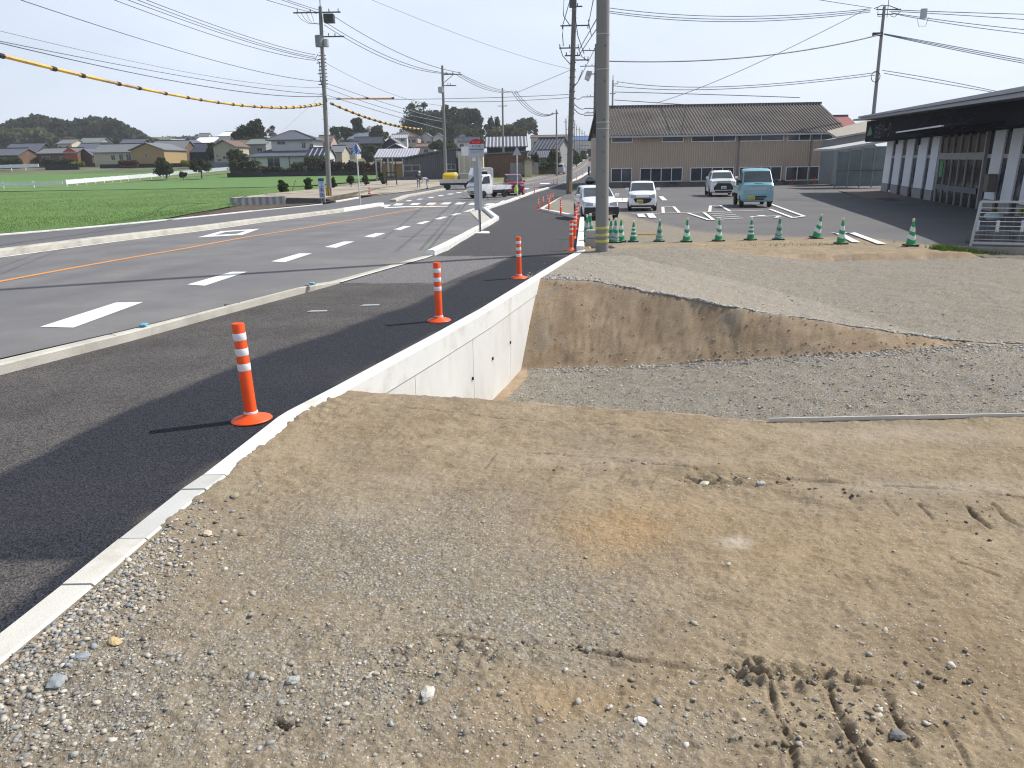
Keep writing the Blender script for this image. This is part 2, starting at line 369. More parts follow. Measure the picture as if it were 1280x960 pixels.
# triangle of gutter concrete in the bay corner
tri=[G(587,264),G(600,262.3),G(617,275.5),G(606,283)]
o=MB().add([(p.x-.02,p.y,float(TR(p.y))+.008) for p in tri],[(0,1,2,3)]).build('gutter',M_kerb); struct(o)
# left side kerb + pavement
yL0,yL1,yL2,yL3=8.0,Yp(430,264.5),Yp(479,256.5),Yp(493,252)
kl=thing('kerb','long weathered cream kerb with dark drain holes along the far side of the road','kerb')
k=kerbrun('kerb_block',lambda Y:XL(Y)-.42,XL,yL0,yL1,.16,M_kerb,None,n=80,ch=.12); k.parent=kl
if 'category' in k: del k['category']
for (a,b) in((75,305.5),(171,293.5),(243,285),(298,278.5),(345,273),(380,269)):
    p=G(a,b); MB().cyl((p.x-.1,p.y+.05,p.z+.02),(p.x+.12,p.y-.02,p.z+.06),.05).build('drain_hole',M_black,kl)
kerbrun('kerb',lambda Y:XL(Y)-.42,XL,yL1+.05,yL2,.17,M_kerbw,'short newer white kerb end by the blue crossing sign',n=16,ch=.12)
kerbrun('kerb',lambda Y:XL(Y)-.5,XL,yL3,Yp(557,237.5),.15,M_kerb,'curved cream kerb at the side road corner before the tank truck',n=30,ch=.12)
X2=xline([(0,294.5),(160,280.5),(320,264),(404,255.5),(451,247.5),(500,240),(535,232.5),(590,224),(640,219),(690,214),(712,208)])
V,Fq=strip(lambda Y:X2(Y),XL,6,200,260,zr,.004,2); struct(npmesh('pavement',V,Fq,mat('left_pavement_asphalt',(.125,.125,.13),rough=.85,var=.08,fine=.2,bscale=60,bump=.2)))
kerbrun('edge_strip',lambda Y:X2(Y)-.30,lambda Y:X2(Y)-.02,8,Yp(404,255.5),.05,M_kerbw,'thin white concrete edging between green field and far pavement',n=80,cat='kerb',ch=.05,dz=-.6)
kerbrun('edge_strip',lambda Y:X2(Y)-.45,lambda Y:X2(Y)-.02,Yp(419,253),Yp(451,247.5),.12,M_kerbw,'curved white concrete edging right of the left roadside pole',n=16,cat='kerb',ch=.05,dz=-.4)

# ---------- painted markings
marks={}
def paint(name,polys,mt,zf=zr,dz=.006,label=None):
    mb=MB()
    for pl in polys:
        n=len(pl); mb.add([(p[0],p[1],float(zf(p[0],p[1]))+dz) for p in pl],[tuple(range(n))])
    o=mb.build(name,mt); struct(o); return o
dashes=[[(50,409),(145,378.5),(179,378),(92,410)],[(234,356),(290,340),(309,340),(256,357.5)],[(339,327),(374,317),(390,317),(356,328)],[(406,309),(430,302),(443,302),(420,310)],
 [(455,296),(470,291.5),(482,291.5),(467,297)],[(491,287),(505,282.8),(514,282.8),(501,287.5)],[(520,279.5),(531,276.7),(538,276.7),(528,280.2)],[(542,274),(553,271),(560,271),(550,274.4)],
 [(562,269),(571,266.6),(577,266.6),(569,269.4)],[(579,265),(591,260.8),(596,260.8),(586,264.6)]]
paint('lane_dash',[[G(*q) for q in d] for d in dashes],M_paint)
def lineY(f,off,w,Y0,Y1,n,mt,name='road_line',dz=.006):
    V,Fq=strip(lambda Y:f(Y)+off-w/2,lambda Y:f(Y)+off+w/2,Y0,Y1,n,zr,dz,1); return struct(npmesh(name,V,Fq,mt))
lineY(XO,0,.17,5,Yp(560,253),120,M_opaint); lineY(XO,0,.17,Yp(640,233),420,120,M_opaint)
lineY(XL,.14,.13,5,Yp(475,257.5),120,M_paint); lineY(XL,.3,.14,Yp(655,226),300,60,M_paint)
lineY(XR,-.3,.15,Yp(603,262),Yp(738,215),90,M_paint)
def quadpx(cx,cy,w,h,sk): return [G(cx-w/2-sk,cy+h/2),G(cx-w/2+sk,cy-h/2),G(cx+w/2+sk,cy-h/2),G(cx+w/2-sk,cy+h/2)]
paint('crosswalk',[quadpx(x,y,10,2.4,2.2) for x,y in((482,257.2),(498,255.6),(519,255),(539,254.7),(557.5,254.4),(575,254.4),(592,254.8),(612,255.6),(631,252))],M_paint)
paint('lane_dash',[quadpx(x,y,6,1.1,1.6) for x,y in((511,251),(525,249),(539,246.8),(551,244.6),(563,242.6),(574,240.6),(584,238.6))],M_paint)
paint('stop_line',[[G(480,259.3),G(505,258),G(560,257.5),G(560,258.2),G(505,259.2),G(480,260.3)]],M_paint)
paint('road_arrow',[quadpx(681,229.4,12,1.2,.6),quadpx(657,236,8,1.2,1)],M_paint)
# hollow diamond
o4=[G(247,297),G(276,289.2),G(325,286),G(303,293.8)]; c4=sum(o4,Vector())/4; i4=[c4+(p-c4)*.52 for p in o4]
paint('diamond_mark',[[o4[k],o4[(k+1)%4],i4[(k+1)%4],i4[k]] for k in range(4)],M_paint)
# small survey plates on the near pavement
for (x,y) in((397,389.5),(463,382)):
    p=G(x,y); tag(MB().prism([(p.x-.14,p.y-.05),(p.x+.14,p.y-.03),(p.x+.12,p.y+.06),(p.x-.10,p.y+.05)],.003,.010).build('valve_cover',M_steel),'small grey metal valve cover set in the pavement, '+('nearer' if x<430 else 'farther')+' of the two','cover')
# ------------------------------------------------------------ retaining wall (follows pavement edge)
XWi=XW; CAPW=.16
Ycap1=27.4
Yw=np.concatenate([np.linspace(1.25,8,60),np.linspace(8.1,17.6,70),np.linspace(17.8,Ycap1,20)])
YP=Yw; XP=XW(Yw)
# perpendicular offset of the wall outer face
tx=np.gradient(XP,YP); nrm=np.sqrt(1+tx**2)
def XWo(Y): return XW(Y)+CAPW*np.interp(Y,YP,nrm)
wall=thing('retaining_wall','pale new concrete retaining wall dropping from the pavement edge into the gravel pit','wall')
def wallpiece(name,Ya,Yb,zb,zt,off0,off1,mt,n=30,fz=None):
    Y=np.linspace(Ya,Yb,n); mb=MB(); vs=[];fs=[]
    for y in Y:
        x=float(XW(y)); z=float(TR(y)); w=float(XWo(y))-x
        vs+=[(x+off0*w,y,zb),(x+off0*w,y,z+zt-.006),(x+off0*w+.008,y,z+zt),(x+off1*w-.012,y,z+zt),(x+off1*w,y,z+zt-.012),(x+off1*w,y,zb)]
    for i in range(n-1):
        for k in range(5): fs.append((6*i+k,6*i+k+1,6*i+7+k,6*i+6+k))
    fs.append((0,1,2,3,4,5)); e=6*(n-1); fs.append((e+5,e+4,e+3,e+2,e+1,e))
    mb.add(vs,fs); return mb.build(name,mt,wall)
M_capn=mat('cap_concrete',(.50,.51,.49),rough=.85,var=.06,scale=3,fine=.05,bump=.15,bscale=90,col2=(.43,.42,.37),c2scale=1.6,c2lo=.5,c2hi=.8)
M_capo=mat('cap_concrete_worn',(.56,.55,.50),rough=.9,var=.06,scale=3,fine=.05,bump=.15,bscale=90,col2=(.42,.39,.33),c2scale=2.6,c2lo=.48,c2hi=.72)
M_wallf=mat('wall_concrete',(.62,.62,.60),rough=.85,var=.08,scale=1.5,fine=.03,bump=.1,bscale=50,col2=(.54,.53,.48),c2scale=2.4,c2lo=.47,c2hi=.75,streak=.5)
Yj=[Yp(x,y) for x,y in((75,735),(147,677),(225,615),(254,597))]
edges=[1.25]+Yj
for i in range(4):
    wallpiece('cap_block',edges[i]+.012,edges[i+1],-.3,.014+.003*(i%2),0,1,[M_capo,M_capo,M_capn,M_capn][i],12)
wallpiece('coping',Yj[3]+.012,17.62,-.24,.016,0,1,M_kerbw,90)
ca_=G(724.5,314.5);cb_=G(727.5,274); MB().bar(ca_+Vector((.02,.12,-.06)),cb_+Vector((0,0,-.02)),.17,.34).build('end_kerb',M_kerbw,wall,bevel=.012)
ya=5.2; jn=[6.2,7.9,9.6,11.25,13.1]
prev=4.5
for yj in jn:
    wallpiece('wall_panel',prev+.010,yj,-1.7,-.238,.12,.93,M_wallf,14); prev=yj
for (x,y) in((591,473),(616,448),(638,428)):
    # weep holes on the face
    d=ray(x,y); ts=np.linspace(5,20,4000); k=np.argmax(d[0]*ts>XWo(d[1]*ts)-0.02) if d[0]*ts[0]<XWo(d[1]*ts[0]) else np.argmax(d[0]*ts<XWo(d[1]*ts)-.005)
    p=Vector((d[0]*ts[k],d[1]*ts[k],HC+d[2]*ts[k]))
    MB().cyl((p.x-.05,p.y,p.z),(p.x+.012,p.y-.003,p.z),.022).build('weep_hole',M_black,wall)
# low white edging beyond the bay (zigzag) seen left of the white car
pts=[G(725,273.5),G(677.4,262.8),G(703,247.8)]
mb=MB()
for a,b in zip(pts[:-1],pts[1:]): mb.bar(a+Vector((0,0,.02)),b+Vector((0,0,.02)),.22,.16)
tag(mb.build('edging_kerb',M_kerbw),'angled low white edging kerb with orange posts left of the parked white wagon','kerb')

# ------------------------------------------------------------ earthworks height field
N1,N2,N3,Mx=620,230,170,600
Yr=np.concatenate([np.geomspace(1.5,7,N1),np.geomspace(7,20,N2+1)[1:],np.geomspace(20,84,N3+1)[1:]])
xw=XWo(Yr)-.02; Wd=2.5+.97*Yr
u=np.linspace(0,1,Mx); 
X=xw[:,None]+Wd[:,None]*u[None]; Y=np.repeat(Yr[:,None],Mx,1)
dx=X-xw[:,None]
lipP=[onZ(a,b,-.03) for a,b in((418,490),(500,495),(600,500),(760,511),(930,525.5),(1100,523),(1280,520))]
lx=[p.x for p in lipP]; ly=[p.y for p in lipP]
lip=np.interp(X,lx,ly)+.03*fbm(X,Y*0,3,3)
topP=[(.42,13.2,0),(1.5,12.95,-.05),(3.4,11.35,-.22),(5,10.7,-.42),(6.3,10.1,-.52),(9,9.6,-.56),(40,8,-.6)]
botP=[(-.03,11.9,-1.3),(1.9,11.15,-1.06),(3.6,10.56,-.84),(4.9,10.26,-.68),(5.7,10.05,-.59),(6.3,10.0,-.54),(9,9.5,-.56),(40,7.9,-.6)]
ty=np.interp(X,[p[0] for p in topP],[p[1] for p in topP])+.10*fbm(X,Y*0,1.3,3); tz=np.interp(X,[p[0] for p in topP],[p[2] for p in topP])
by=np.interp(X,[p[0] for p in botP],[p[1] for p in botP])+.08*fbm(X,Y*0+5,1.6,3); bz=np.interp(X,[p[0] for p in botP],[p[2] for p in botP])
by=np.minimum(by,ty-.03)
low=-.45+(-.55+.45)*np.clip((17.5-Y)/7.5,0,1)
U=-.012+(low+.012)*sstep(.6,5.2,dx-.5*np.clip(Y-13,0,5)*.4)
U=np.where(Y<ty+.8, tz*(1-sstep(0,.8,Y-ty))+U*sstep(0,.8,Y-ty),U)
FL=np.minimum(bz,-.45)
# pit floor near the lip rises a little on the right
FLr=bz+(.18)*sstep(3,6,X)*sstep(2.5,0,Y-lip)
lotv=np.vectorize(lambda a:a)
H=np.where(Y<lip, -.022+.024*np.exp(-(dx/.22)**2)*sstep(-.02,.015,dx+.006*fbm(X,Y,5,3)), 0)
tl=np.clip((Y-lip)/np.maximum(.35,1e-3),0,1)
pit=-.03+(FLr+.03)*sstep(0,1,(Y-lip)/(.25+.9*np.clip(-FLr,0,2)*.55))
H=np.where((Y>=lip)&(Y<by),pit,H)
ts_=np.clip((Y-by)/np.maximum(ty-by,1e-3),0,1)
face=FLr+(tz-FLr)*ts_
H=np.where((Y>=by)&(Y<ty),face,H)
H=np.where(Y>=ty,U,H)
# bank up to the car park
bk=18.15+.10*fbm(X,Y*0,1.1,3); bt=bk+.14+.10*fbm(X,Y*0+3,2.0,2)
lz=lotz(X,Y)
bankmask=sstep(2.9,4.3,X)*sstep(11.6,10.6,X)
lowB=U
upB=lz
tb=sstep(0,1,(Y-bk)/(bt-bk))
tb=np.where(bankmask>0,tb*bankmask+sstep(0,1,(Y-17)/4.2)*(1-bankmask),sstep(0,1,(Y-17)/4.2))
H=np.where(Y>15.5,lowB*(1-tb)+upB*tb,H)
PX,PY=px_of(X,Y,H)
# small relief
dirtz=(Y<18.4).astype(float)*sstep(0,.06,np.where(dx>0,dx,0)+.02)
fore=(Y<lip)
big=fbm(X,Y,.8,3)*.040; mid=fbm(X,Y,6,3)*.008*(1+2*np.clip(fbm(X,Y,.9,2)*3,0,1)); fin=(fbm(X,Y,40,3)*.010+np.abs(fbm(X,Y,75,2))*.007)
H=H+np.where(fore,(big+mid+fin)*sstep(0,.35,dx),0)
H=H-np.where(fore,.015*sstep(.5,0,lip-Y),0)
H=H+np.where((~fore)&(Y<20),(fbm(X,Y,4,3)*.03+fbm(X,Y,16,3)*.018)*sstep(0,.4,dx),0)
onface=(Y>=by)&(Y<ty)
rill=fbm(X*1.1+Y,(Y)*1.0,.9,3)*.07+fbm(X,Y*2,6,4)*.035+fbm(X,Y*1.5,22,2)*.025
H=H+np.where(onface,rill*np.sin(np.pi*ts_)*.6,0)
# grooves (digger cleats, cracks): pixel polylines on the ground -> distance field
def seg(points,w,d,rim=.0,zz=-.02,jit=.0):
    global H,DK
    P=[onZ(a,b,zz) for a,b in points]
    best=np.full(X.shape,9.0)
    for a,b in zip(P[:-1],P[1:]):
        x0,x1=min(a.x,b.x)-.3,max(a.x,b.x)+.3; y0,y1=min(a.y,b.y)-.3,max(a.y,b.y)+.3
        m=(X>x0)&(X<x1)&(Y>y0)&(Y<y1)
        ax,ay=a.x,a.y; ex,ey=b.x-ax,b.y-ay; l2=ex*ex+ey*ey
        t=np.clip(((X[m]-ax)*ex+(Y[m]-ay)*ey)/l2,0,1)
        dd=np.hypot(X[m]-ax-t*ex,Y[m]-ay-t*ey)
        best[m]=np.minimum(best[m],dd)
    n=best<.6
    wv=w*(1+1.6*jit*fbm(X[n],Y[n],9,3)); br=np.clip(.75+2.2*jit*fbm(X[n],Y[n],5,3),0,1.6)
    wv=wv*.55; d=d*.7; rim=rim*.6
    g=np.exp(-(best[n]/wv)**2)
    H[n]-=d*g*br
    if rim: H[n]+=rim*np.exp(-((best[n]-2.2*wv)/(wv*.9))**2)*np.clip(.6+fbm(X[n],Y[n],11,3)*2,0,2)
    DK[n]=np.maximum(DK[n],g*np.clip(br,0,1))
DK=np.zeros(X.shape)
for pl,w,d,rm in [([(455,511),(560,517),(660,526),(770,533),(868,544)],.011,.028,.003),
  ([(605,561),(690,566),(770,575),(835,583),(900,596)],.012,.02,.008),([(900,596),(990,600),(1100,606),(1280,622)],.02,.012,.012),
  ([(545,797),(640,806),(745,813),(840,828),(930,842),(1000,840),(1090,850)],.020,.022,.010),
  ([(962,850),(968,880),(985,920),(998,975)],.020,.04,.016),([(1036,852),(1048,890),(1068,930),(1105,980)],.024,.04,.016),
  ([(1105,856),(1118,890),(1145,930)],.016,.02,.010),([(1165,870),(1190,915),(1215,960)],.014,.016,.008),([(1230,880),(1262,930)],.014,.016,.008),
  ([(1208,634),(1222,650),(1236,660)],.016,.03,.01),([(1240,630),(1258,648),(1285,664)],.016,.03,.01),([(1148,630),(1166,650)],.014,.02,.006),([(1105,626),(1122,648)],.013,.016,.006),
  ([(1062,620),(1075,640)],.012,.014,.004),([(1196,704),(1225,712),(1250,722)],.011,.02,.006),
  ([(738,583),(725,600),(716,608)],.010,.010,.003),([(700,575),(690,592),(680,604)],.010,.010,.003),([(780,590),(770,605)],.010,.012,.003),([(822,592),(812,612)],.010,.012,.003),([(660,572),(648,590)],.010,.010,.003),([(620,566),(606,584)],.010,.010,.003),
  ([(858,598),(890,606),(940,609),(985,603)],.030,.035,.010),([(345,905),(360,915),(372,908)],.018,.035,.006),
  ([(925,825),(940,840),(960,845)],.026,.045,.018),([(990,828),(1010,848),(1030,838)],.030,.05,.022)]:
    seg(pl,w,d,rm,jit=.8)
# soil clods along churned ledges
clod=np.zeros(X.shape)
for (cx,cy,rx,ry,a) in[(940,835,40,18,.035),(1010,840,50,16,.04),(1070,842,40,12,.025),(620,815,90,18,.018),(915,603,70,9,.022),(330,600,60,50,.016),(390,515,50,18,.028),(800,870,120,60,.012),(1050,920,180,50,.016),(580,830,70,40,.018)]:
    q=np.exp(-(((PX-cx)/rx)**2+((PY-cy)/ry)**2)); clod+=a*q
H=H+np.where(fore,clod*(np.clip(fbm(X,Y,16,3)*2.2+.15,0,1.2)+np.clip(fbm(X,Y,34,2)*1.6,0,1)*.5),0)
# loose soil heaped along the outer side of the cap
heap=(.017*np.exp(-(dx/.16)**2)*np.clip(.4+1.6*fbm(X,Y,11,4),0,1.4))*(PY<660)*(PY>470)
H=H+np.where(fore,heap,0)
PX,PY=px_of(X,Y,H)
n1=fbm(X,Y,.9,4); n2=fbm(X,Y,4,4)
def blobs(L,wob=25):
    r=np.zeros(X.shape)
    for (cx,cy,rx,ry,a) in L: r=np.maximum(r,a*np.exp(-(((PX+wob*n2-cx)/rx)**2+((PY+wob*.5*n1-cy)/ry)**2)**1.4))
    return r
grav=blobs([(470,700,230,80,.8),(320,860,330,120,.75),(640,760,190,90,.75),(560,650,130,50,.55),(120,880,200,120,.9),(760,690,90,60,.3),(840,920,140,40,.45),(150,760,110,80,.7)])
grav=np.where(fore,grav,0)
pitfloor=(Y>lip+.12)&(Y<by)
grav=np.where(pitfloor,1.0,grav)
edge_d=np.abs(Y-ty)
upper=(Y>=ty)&(Y<np.where(X>3.3,bk,17.9))
grav=np.where(upper,1.0+.3*n2,grav)
near_wall_pit=pitfloor&(dx<.22+.15*n2); grav=np.where(near_wall_pit,0,grav)
# car park surfaces
asp=np.zeros(X.shape); lot=(Y>18.3)
bx=np.interp(PX,[690,745,762,800,870,960,1080,1210,1290],[246,257,262,274,289,295,297,312,330])
asp=np.where(lot,sstep(2,-2,PY-bx+2.5*n2),0)
asp=np.where(Y>50,1,asp)
rough_grav=lot&(asp<.5)&(PY<np.interp(PX,[730,800,900,1000,1060],[306,306,300,298,270]))
grav=np.where(rough_grav,.85,grav)
orange=blobs([(775,665,75,30,.9),(800,650,110,30,.4),(745,700,50,14,.5),(690,875,110,30,.4),(1000,690,180,40,.18)],12)
pale=blobs([(921,678,22,9,1),(500,600,60,8,.25),(1130,545,150,12,.35),(760,575,160,10,.3),(450,640,50,10,.2),(1160,610,130,9,.45)],6)
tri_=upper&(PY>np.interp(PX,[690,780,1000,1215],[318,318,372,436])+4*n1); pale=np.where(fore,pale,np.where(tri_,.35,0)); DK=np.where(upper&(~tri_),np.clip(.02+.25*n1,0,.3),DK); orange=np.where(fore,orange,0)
cA=np.stack([np.clip(grav,0,1),asp,np.clip(orange,0,1),np.ones(X.shape)],-1).reshape(-1,4)
slope=onface|((bankmask>.3)&(Y>bk-.10)&(Y<bt+.05))|((Y>=lip)&(Y<lip+.12))|near_wall_pit
cB=np.stack([pale,np.clip(DK,0,1),slope.astype(float),np.ones(X.shape)],-1).reshape(-1,4)
nr=len(Yr)
i=np.arange(nr-1)[:,None]*Mx+np.arange(Mx-1)[None]; i=i.ravel(); Fq=np.stack([i,i+1,i+Mx+1,i+Mx],1)
def earth_mat():
    m=bpy.data.materials.new('earth'); m.use_nodes=True; nt=m.node_tree;N=nt.nodes;L=nt.links;b=N['Principled BSDF']; b.inputs['Roughness'].default_value=.95; b.inputs['Specular IOR Level'].default_value=.2
    tc=N.new('ShaderNodeTexCoord'); P=tc.outputs['Object']
    def at(n):
        a=N.new('ShaderNodeAttribute'); a.attribute_name=n; s=N.new('ShaderNodeSeparateColor'); L.new(a.outputs['Color'],s.inputs[0]); return s.outputs
    A=at('zone'); B=at('zone_b')
    def noise(sc,det=5,ro=.65):
        n=N.new('ShaderNodeTexNoise'); n.inputs['Scale'].default_value=sc; n.inputs['Detail'].default_value=det; n.inputs['Roughness'].default_value=ro; L.new(P,n.inputs[0]); return n.outputs[0]
    def rmp(f,lo,hi,a=0,c=1):
        r=N.new('ShaderNodeMapRange'); L.new(f,r.inputs[0]); r.inputs[1].default_value=lo; r.inputs[2].default_value=hi; r.inputs[3].default_value=a; r.inputs[4].default_value=c; return r.outputs[0]
    def mix(f,a,c):
        x=N.new('ShaderNodeMix'); x.data_type='RGBA'
        if isinstance(f,float): x.inputs[0].default_value=f
        else: L.new(f,x.inputs[0])
        for k,q in((6,a),(7,c)):
            if isinstance(q,tuple): x.inputs[k].default_value=(*q,1)
            else: L.new(q,x.inputs[k])
        return x.outputs[2]
    def mul(a,c):
        x=N.new('ShaderNodeMath'); x.operation='MULTIPLY'
        for k,q in((0,a),(1,c)):
            if isinstance(q,float): x.inputs[k].default_value=q
            else: L.new(q,x.inputs[k])
        return x.outputs[0]
    def vor(sc,rnd=1):
        v=N.new('ShaderNodeTexVoronoi'); v.inputs['Scale'].default_value=sc; v.inputs['Randomness'].default_value=rnd; L.new(P,v.inputs[0]); return v
    dirt=mix(rmp(noise(1.3),.35,.65),(.262,.205,.130),(.330,.268,.180))
    dirt=mix(rmp(noise(6),.45,.75),dirt,(.195,.150,.095))
    dirt=mix(rmp(noise(.55,6,.7),.5,.72),dirt,(.235,.20,.145)); dirt=mix(rmp(noise(17,4,.8),.55,.8),dirt,(.38,.32,.225))
    dirt=mix(mul(A[2],.8),dirt,(.40,.25,.105))
    face=mix(rmp(noise(2.2),.4,.62),(.30,.22,.14),(.39,.30,.20)); face=mix(rmp(noise(1.1),.58,.68),face,(.27,.235,.19)); face=mix(rmp(noise(9,5,.8),.55,.75),face,(.19,.13,.08))
    dirt=mix(B[2],dirt,face)
    v=vor(62); sc_=N.new('ShaderNodeSeparateColor'); L.new(v.outputs['Color'],sc_.inputs[0])
    st=mix(rmp(sc_.outputs[0],.0,1.),(.14,.133,.11),(.35,.33,.275)); st=mix(rmp(sc_.outputs[1],.85,.9),st,(.47,.455,.41)); st=mix(rmp(sc_.outputs[2],.80,.86),st,(.30,.32,.33))
    st=mix(rmp(v.outputs['Distance'],.35,.75),st,(.19,.165,.13))
    gm=mul(A[0],rmp(noise(9),.30,.55,.35,1.))
    c=mix(gm,dirt,st)
    # sparse bright grit everywhere
    v3=vor(120); s3=N.new('ShaderNodeSeparateColor'); L.new(v3.outputs['Color'],s3.inputs[0])
    c=mix(mul(rmp(s3.outputs[0],.86,.90,0,.7),rmp(v3.outputs['Distance'],.45,.3)),c,(.55,.52,.47))
    c=mix(mul(rmp(s3.outputs[1],.84,.88,0,.65),rmp(v3.outputs['Distance'],.45,.3)),c,(.12,.10,.08))
    c=mix(mul(B[0],.55),c,(.50,.45,.38))
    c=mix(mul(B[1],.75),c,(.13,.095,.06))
    asph=mix(rmp(noise(.35),.35,.65),(.118,.116,.118),(.150,.146,.145)); asph=mix(rmp(noise(60,2),.5,.7),asph,(.2,.2,.2))
    c=mix(A[1],c,asph)
    L.new(c,b.inputs['Base Color'])
    h1=mul(rmp(v.outputs['Distance'],0,.8,1,0),gm)
    nn=noise(45,5,.7); ad=N.new('ShaderNodeMath'); ad.operation='ADD'; L.new(mul(h1,.9),ad.inputs[0]); L.new(mul(nn,1.3),ad.inputs[1])
    bp=N.new('ShaderNodeBump'); bp.inputs['Strength'].default_value=.8; bp.inputs['Distance'].default_value=.012; L.new(ad.outputs[0],bp.inputs['Height']); L.new(bp.outputs[0],b.inputs['Normal'])
    return m
gr=struct(npmesh('ground',np.stack([X,Y,H],-1).reshape(-1,3),Fq,earth_mat(),attrs={'zone':cA,'zone_b':cB}))
GX,GY,GH=X,Y,H
# the same earth carried on to the right and behind the camera, where the photograph ends
def skirt(Xs,Ys,Zs):
    ny,nx=Xs.shape; i=np.arange(ny-1)[:,None]*nx+np.arange(nx-1)[None]; i=i.ravel(); n=nx*ny
    a=np.zeros((n,4)); a[:,0]=.25+.3*np.clip(fbm(Xs.ravel(),Ys.ravel(),.5,3),-.5,.5); a[:,3]=1; a[:,0]=np.where(Ys.ravel()<5.7,a[:,0],.95); a[:,1]=(Ys.ravel()>21); b=np.zeros((n,4)); b[:,3]=1
    struct(npmesh('ground',np.stack([Xs,Ys,Zs],-1).reshape(-1,3),np.stack([i,i+1,i+nx+1,i+nx],1),gr.data.materials[0],attrs={'zone':a,'zone_b':b}))
e_=np.array([0,.3,.8,1.6,3,6,12,25,60.])[None]; rs=slice(0,nr,4)
skirt(X[rs,-1:]+e_-.01,np.repeat(Y[rs,-1:],9,1),np.repeat(H[rs,-1:],9,1)-.004+.02*fbm(X[rs,-1:]+e_,Y[rs,-1:]+0*e_,1.2,3)*(e_>0))
bx_=np.linspace(float(xw[0]),60,90)[None]; by_=np.array([-9,-5,-2,0,.8,1.2,1.52])[:,None]; skirt(bx_+0*by_,by_+0*bx_,-.03+.03*fbm(bx_+0*by_,by_+0*bx_,.9,3)*(by_<1.5))
for nm_,x0_,x1_,m_q in(('pavement',float(XK(1.2)),float(XW(1.2)),PAVM),('road',float(XL(1.2)),float(XR(1.2)),M_road)):
    struct(MB().add([(x0_,-9,0),(x1_,-9,0),(x1_,1.2,0),(x0_,1.2,0)],[(0,1,2,3)]).build(nm_,m_q))
def gz(x,y):
    """height of the earthworks at x,y"""
    r=np.clip(np.searchsorted(Yr,y)-1,0,nr-2); t=(y-Yr[r])/(Yr[r+1]-Yr[r])
    def row(k):
        uu=np.clip((x-xw[k])/Wd[k],0,.9999)*(Mx-1); c=np.floor(uu).astype(int); f=uu-c
        return H[k,c]*(1-f)+H[k,np.minimum(c+1,Mx-1)]*f
    return row(r)*(1-t)+row(r+1)*t
# ------------------------------------------------------------ stones
def ico():
    bm=bmesh.new(); bmesh.ops.create_icosphere(bm,subdivisions=1,radius=1); v=np.array([x.co[:] for x in bm.verts]); f=np.array([[q.index for q in p.verts] for p in bm.faces]); bm.free(); return v,f
IV,IF=ico()
def stones(name,xs,ys,sz,label,mt,flat=.48,sink=.3,pal=None):
    n=len(xs); zs=gz(xs,ys)
    nv=len(IV)
    V=np.repeat(IV[None],n,0)
    V=V*(1+.62*(rng.random((n,nv,1))-.5)); V*=(1+.3*(rng.random((n,nv,3))-.5))
    V[:,:,0]*=(1+.5*rng.random((n,1))); V[:,:,2]*=flat*(.7+.6*rng.random((n,1)))
    a=rng.random(n)*6.283; t=(rng.random(n)-.5)*.9
    ct,st=np.cos(t)[:,None],np.sin(t)[:,None]; x=V[:,:,0]*ct-V[:,:,2]*st; z=V[:,:,0]*st+V[:,:,2]*ct; V[:,:,0]=x; V[:,:,2]=z
    ca,sa=np.cos(a)[:,None],np.sin(a)[:,None]; x=V[:,:,0]*ca-V[:,:,1]*sa; y=V[:,:,0]*sa+V[:,:,1]*ca; V[:,:,0]=x; V[:,:,1]=y
    V*=(sz/2)[:,None,None]; V+=np.stack([xs,ys,zs+sz*flat*.5*(1-2*sink)],-1)[:,None,:]
    Fq=(IF[None]+np.arange(n)[:,None,None]*nv).reshape(-1,3)
    pal=pal or [(.40,.36,.30),(.31,.28,.235),(.24,.25,.25),(.50,.47,.41),(.36,.30,.22),(.28,.30,.31),(.20,.18,.155)]
    ci=rng.integers(0,len(pal),n); C=np.array(pal)[ci]*(.8+.4*rng.random((n,1))); C=np.repeat(np.concatenate([C,np.ones((n,1))],1)[:,None],nv,1).reshape(-1,4)
    o=npmesh(name,V.reshape(-1,3),Fq,mt,attrs={'tone':C},smooth=False)
    tag(o,label,None,None,'stuff'); return o
ms=bpy.data.materials.new('stone'); ms.use_nodes=True; a=ms.node_tree.nodes.new('ShaderNodeAttribute'); a.attribute_name='tone'
ms.node_tree.links.new(a.outputs['Color'],ms.node_tree.nodes['Principled BSDF'].inputs['Base Color']); ms.node_tree.nodes['Principled BSDF'].inputs['Roughness'].default_value=.9
def scatter(npts,x0,x1,y0,y1,dens,zz=-.02):
    """rejection sampling in photograph pixels, returned on the ground"""
    out=[]
    a=rng.uniform(x0,x1,npts); b=rng.uniform(y0,y1,npts); keep=rng.random(npts)<dens(a,b); a,b=a[keep],b[keep]
    a_=(a-640)/F; b_=(480-b)/F; d0=a_*CR+b_*SR; v=-a_*SR+b_*CR; dy=CP+v*SP; dz=-SP+v*CP; t=(zz-HC)/dz
    return d0*t,dy*t
def bl(L): 
    def f(a,b):
        r=np.zeros(len(a))
        for cx,cy,rx,ry,q in L: r=np.maximum(r,q*np.exp(-(((a-cx)/rx)**2+((b-cy)/ry)**2)**1.3))
        return r
    return f
dn=bl([(150,790,110,110,1),(230,700,60,50,.9),(60,900,160,60,1),(480,850,70,50,.9),(540,830,60,40,.8),(640,700,60,30,.18),(610,650,40,20,.35),(300,880,250,80,.45),(600,900,400,60,.28),(1000,880,220,60,.28),(900,600,60,10,.5),(800,700,100,40,.12),(430,760,200,80,.25),(720,780,200,60,.15),(1150,800,130,120,.10),(900,750,400,200,.05),(640,850,500,100,.14),(330,600,30,30,.2)])
x_,y_=scatter(33000,0,1300,560,985,dn)
ok=(x_>XWo(y_)+.02)&(y_<5.4)&(y_>1.8); x_,y_=x_[ok],y_[ok]
big=rng.random(len(x_))
